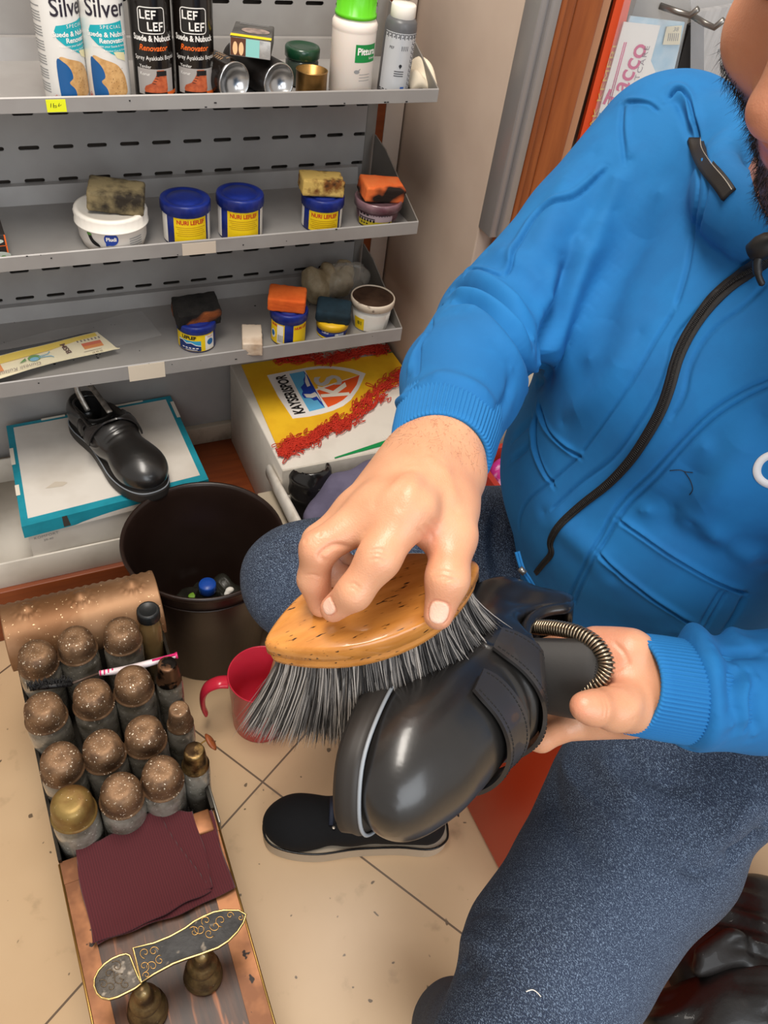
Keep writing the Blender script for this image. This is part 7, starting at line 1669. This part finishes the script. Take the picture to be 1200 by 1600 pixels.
# ribbed cuffs
def cuff(name, C0, C1, r0, r1, nrib, parent, m, puff=.0):
    C0, C1 = np.array(C0), np.array(C1); ax = unit(C1-C0); s1 = unit(np.cross(ax, (0, 0, 1))); s2 = np.cross(ax, s1); L_ = np.linalg.norm(C1-C0)
    V_ = []; F_ = []; nu = nrib*4; prof = [(0, -.004, 0), (.0, .0, 0), (.1, .001, 1), (.35, .002, 1), (.65, .0015, 1), (.9, .0004, 1), (.985, -.0003, 1), (1.0, -.0016, .6), (.99, -.0040, .3), (.9, -.0046, .1), (.4, -.0052, 0)]
    for (u, dr, rb) in prof:
        r = r0 + (r1-r0)*u + dr
        for j in range(nu):
            a = 2*PI*j/nu; rr_ = r + rb*.0009*math.cos(nrib*a); V_.append(C0 + ax*L_*u + (s1*math.cos(a) + s2*math.sin(a)*.93)*rr_)
    for k in range(len(prof)-1):
        for j in range(nu): i = (j+1) % nu; F_.append((k*nu+j, k*nu+i, (k+1)*nu+i, (k+1)*nu+j))
    q = MB(); q.add(V_, F_); o = q.build(name, m, parent, True); return o
cuff('cuff', P_(706, 640, .625), P_(688, 712, .556), .0385, .0345, 74, jk, m_rib)
cuff('cuff', P_(1122, 1088, .648), P_(978, 1066, .603), .0390, .0378, 74, jk, m_rib)
def strip(name, pts, w0, w1, th, m, parent, S=SJ2, n=8, nv=5, off=.0004, profile=None, flat=False):
    C_ = smoothpts(pts, n); Lc = []; V_ = []; F_ = []; K = len(C_)
    T_ = np.gradient(C_, axis=0); rows = []
    for i in range(K):
        p = S.hit(C_[i][0], C_[i][1]); 
        if p is None: continue
        rows.append((p, S.near(p)[1]))
    P = np.array([r[0] for r in rows]); Nn = np.array([r[1] for r in rows])
    for _ in range(60 if flat else 8): P[1:-1] = (P[:-2]+2*P[1:-1]+P[2:])/4; Nn[1:-1] = (Nn[:-2]+2*Nn[1:-1]+Nn[2:])/4
    K = len(P); D_ = np.gradient(P, axis=0)
    for i in range(K):
        s1 = unit(np.cross(D_[i], Nn[i])); w_ = w0+(w1-w0)*i/(K-1)
        for j in range(nv):
            v = j/(nv-1)*2-1; p, nn = S.near(P[i] + s1*w_*.5*v + Nn[i]*.004); h = (p-P[i])@Nn[i]; h = 0 if flat else max(min(h, .003), -.003)
            V_.append(P[i] + s1*w_*.5*v + Nn[i]*(h+off+th*(1 if profile is None else profile(v))))
    for i in range(K):
        s1 = unit(np.cross(D_[i], Nn[i])); w_ = w0+(w1-w0)*i/(K-1)
        for j in range(nv): v = j/(nv-1)*2-1; V_.append(P[i] + s1*w_*.5*v - Nn[i]*.003)
    N_ = K*nv
    for i in range(K-1):
        for j in range(nv-1): F_.append((i*nv+j, (i+1)*nv+j, (i+1)*nv+j+1, i*nv+j+1)); F_.append((N_+i*nv+j, N_+i*nv+j+1, N_+(i+1)*nv+j+1, N_+(i+1)*nv+j))
        F_.append((i*nv, N_+i*nv, N_+(i+1)*nv, (i+1)*nv)); F_.append((i*nv+nv-1, (i+1)*nv+nv-1, N_+(i+1)*nv+nv-1, N_+i*nv+nv-1))
    for i in (0, K-1): F_.append(tuple(i*nv+j for j in range(nv)) + tuple(N_+i*nv+j for j in range(nv-1, -1, -1)))
    q = MB(); q.add(V_, F_); return q.build(name, m, parent, True), P, Nn
m_zip = mat('zip_tape_black', '15110f', .55, bump=.6, bscale=1500, bdist=.0006)
zp = [(1225, 380), (1200, 402), (1165, 427), (1130, 455), (1098, 490), (1075, 525), (1058, 562), (1048, 600), (1034, 640), (1012, 680), (985, 720), (950, 757), (915, 784), (885, 810), (866, 833), (860, 850), (863, 864), (850, 880), (838, 895)]
zo, zP, zN = strip('zipper', zp, .0120, .0055, .0016, m_zip, jk)
q = MB()
for i in range(2, len(zP)-4, 1):
    for f in (0, .5):
        p = zP[i]*(1-f)+zP[i+1]*f + zN[i]*.0026; d_ = unit(zP[i+1]-zP[i]); s1 = np.cross(d_, zN[i]); q.add(*tube([p - s1*.0018, p + s1*.0018], .0006, 4))
tt_ = q.build('zipper_teeth', m_zip, zo, True); tag(tt_, kind='stuff')
co, cP, cN = strip('collar_zip_tape', [(1086, 218), (1092, 240), (1103, 258), (1117, 274), (1130, 288), (1140, 305)], 0.0115, .0115, .0024, m_zip, jk, flat=True)
q = MB()
for i in range(0, len(cP)-1):
    d_ = unit(cP[i+1]-cP[i]); s1 = np.cross(d_, cN[i]); q.add(*tube([cP[i] - s1*.0040 + cN[i]*.0030, cP[i] + d_*.0012 - s1*.0040 + cN[i]*.0030], .0004, 4))
st_ = q.build('stitching', mat('pale_thread', 'b9b2a6', .6), co, True); tag(st_, kind='stuff')
# drawcord stopper and tip at the neck
a = SJ2.hit(1196, 405); nn_ = SJ2.near(a)[1]
q = MB(); V_, F_ = lathe([(.001, -.011), (.0065, -.009), (.0085, -.002), (.0080, .004), (.0055, .009), (.003, .011)], 24); q.add(*xf((V_, F_), P_(1193, 385, .545), .2, .6, .3)); q.build('cord_stopper', mat('matte_black', '111010', .5), jk, True)
q = MB(); q.add(*tube(smoothpts([P_(1190, 392, .545), P_(1183, 410, .548), P_(1185, 430, .55), P_(1192, 446, .552)], 5), [.0030]*10+[.0022]*5+[.0012], 8)); q.build('cord_end', mat('matte_black', '111010', .5), jk, True)
# pull tab on the hem: blue cord loop
q = MB(); hc_ = [at(808, 862, .70), at(813, 880, .70), at(818, 893, .70), at(826, 905, .702), at(835, 920, .705), at(845, 935, .71)]
for dx_ in (-.0013, .0013): q.add(*tube(smoothpts([p + np.array([dx_, 0, 0]) for p in hc_], 4), .0014, 6))
q.build('hem_cord', m_fl, jk, True)
q = MB(); q.add(*tube([at(812, 888, .697), at(820, 896, .697)], .0028, 8)); q.build('cord_bead', mat('hook_metal', '8d8984', .3, .8), jk, True)
# white chest emblem: ring shaped mark, mostly outside the picture
q = MB(); ep = [(1199, 712), (1186, 722), (1181, 735), (1186, 748), (1200, 757)]
strip('chest_emblem', [(1215, 708), (1199, 712), (1187, 721), (1182, 735), (1187, 748), (1199, 756), (1215, 760)], .0060, .0060, .0006, mat('emblem_white', 'd9d6d6', .5), jk, nv=3)
# loose black thread on the chest
q = MB(); q.add(*tube(SJ2.line([(1047, 735), (1062, 734), (1072, 737), (1083, 738)], 5, .0006), .00035, 4)); q.add(*tube(SJ2.line([(1070, 737), (1079, 750), (1083, 764), (1078, 773)], 5, .0006), .00035, 4)); q.build('loose_thread', m_black, jk, True)
# ================================================================ jeans
m_den = bpy.data.materials.new('denim'); m_den.use_nodes = True; nt = m_den.node_tree; b_ = nt.nodes['Principled BSDF']; b_.inputs['Roughness'].default_value = .9; L = nt.links
tc = nt.nodes.new('ShaderNodeTexCoord')
def nz_(sc, det=2, rot=None, stretch=None):
    mp = nt.nodes.new('ShaderNodeMapping'); mp.inputs['Scale'].default_value = stretch or (1, 1, 1); mp.inputs['Rotation'].default_value = rot or (0, 0, 0); L.new(tc.outputs['Object'], mp.inputs[0])
    n = nt.nodes.new('ShaderNodeTexNoise'); n.inputs['Scale'].default_value = sc; n.inputs['Detail'].default_value = det; L.new(mp.outputs[0], n.inputs[0]); return n.outputs[0]
def mr_(v, a, b, c=0, d=1):
    r = nt.nodes.new('ShaderNodeMapRange'); r.inputs[1].default_value = a; r.inputs[2].default_value = b; r.inputs[3].default_value = c; r.inputs[4].default_value = d; L.new(v, r.inputs[0]); return r.outputs[0]
def mc_(f, a, b):
    x = nt.nodes.new('ShaderNodeMix'); x.data_type = 'RGBA'; L.new(f, x.inputs[0])
    for i, c in ((6, a), (7, b)):
        if isinstance(c, str): x.inputs[i].default_value = hexc(c)
        else: L.new(c, x.inputs[i])
    return x.outputs[2]
base_ = mc_(mr_(nz_(5, 3), .38, .66), '18202f', '323f54')
thr_ = nz_(1300, 1, (0, 0, .7), (1, .45, 1)); c = mc_(mr_(thr_, .50, .70), base_, '76889f')
c = mc_(mr_(nz_(1500, 1, (0, 0, .7), (1, .5, 1)), .52, .66), c, '182540'); L.new(c, b_.inputs['Base Color'])
bp = nt.nodes.new('ShaderNodeBump'); bp.inputs['Strength'].default_value = .5; bp.inputs['Distance'].default_value = .0006; L.new(thr_, bp.inputs['Height']); L.new(bp.outputs[0], b_.inputs['Normal'])
kneeR = P_(470, 908, .985); kneeL = P_(798, 1655, .69); JN = []
JN += [cone((.64, .50, .545), P_(700, 870, 1.02), .098, .088, .03), cone(P_(700, 870, 1.02), kneeR, .086, .068, .02), cone(kneeR, (.46, .68, .10), .068, .058, .02),
       cone((.66, .32, .555), P_(998, 1298, .85), .115, .101, .04), cone(P_(998, 1298, .85), P_(866, 1500, .755), .101, .082, .02), cone(P_(866, 1500, .755), kneeL, .082, .066, .02), cone(kneeL, (.33, .17, .09), .064, .055, .02),
       ell((.69, .41, .54), (.13, .19, .11), .05), ell(P_(1150, 1235, .80), (.06, .05, .045), .03)]
V, Q = sdf_mesh(JN, .005); V = lap(V, Q, 3); SN = Surf(V, Q); LN = []
def jn(pts, a, w_): addl(SN, LN, pts, a, w_)
for pts, a_, w_ in [(((880, 1180), (900, 1230), (960, 1290), (1000, 1330)), .004, .008), (((860, 1200), (870, 1260), (920, 1330), (960, 1380)), -.004, .010), (((930, 1170), (970, 1230), (1030, 1270)), .004, .009), (((960, 1160), (1010, 1210), (1090, 1240)), -.004, .009), (((1190, 1240), (1140, 1300), (1110, 1330)), .003, .010), (((1200, 1290), (1170, 1320), (1130, 1345)), -.006, .008),
        (((1115, 1370), (1080, 1360), (1060, 1340)), -.004, .007), (((730, 1430), (760, 1420), (800, 1440)), -.003, .007), (((715, 1465), (740, 1470), (780, 1490)), .003, .007), (((700, 1510), (730, 1510), (760, 1530)), -.004, .008), (((430, 840), (480, 850), (540, 840)), -.003, .010), (((780, 790), (770, 850), (790, 920)), -.004, .008), (((760, 800), (752, 860), (765, 920)), .004, .008)]: jn(pts, a_, w_)
LN = [(p, a*1.7, w) for p, a, w in LN]
V, Q = subdiv(V, Q); N = normals(V, Q); V = displace(V, N, LN)
V = V + normals(V, Q)*(.0016*np.sin(V[:, 0]*38+V[:, 2]*31)*np.sin(V[:, 1]*44+1))[:, None]
jeans = linkmesh('jeans', V, Q, m_den, PER)
SN2 = Surf(V, Q)
q = MB(); q.add(*tube(SN2.line([(822, 1550), (832, 1547), (840, 1552), (845, 1558)], 5, .0008), .0005, 4)); q.build('lint_thread', m_white, jeans, True)
# low black shoes on the person's feet, tucked back under the seat
for (a_, b_, r_) in (((.47, .70, .040), (.475, .605, .030), .036), ((.345, .175, .040), (.375, .03, .030), .040)):
    V, Q = sdf_mesh([cone(a_, b_, r_, r_*.85, .02), cone(np.array(a_)+np.array([0, 0, .045]), a_, r_*.85, r_, .02), cone((a_[0]-.3, (a_[1]+b_[1])/2, -.30), (a_[0]+.3, (a_[1]+b_[1])/2, -.30), .302, .302, .003, -1)], .004)
    linkmesh('shoe', lap(V, Q, 2), Q, m_leamat, PER)
# ================================================================ groups for repeats
GR = {'spray_can': 'spray cans on the top shelf', 'polish_jar': 'blue polish jars on the lower two shelves', 'sponge': 'used sponges resting on jars and tubs', 'carton': 'cartons and boxes around the shelves', 'boot': 'black boots in the open carton', 'leather_boot': 'dark leather boots on the floor at the lower right', 'display_hook': 'metal hooks holding the hanging packs', 'insole_pack': 'insole packs'}
for o in bpy.data.objects:
    k = o.name.split('.')[0]
    if o.parent is None and k in GR and 'label' in o: o['group'] = GR[k]
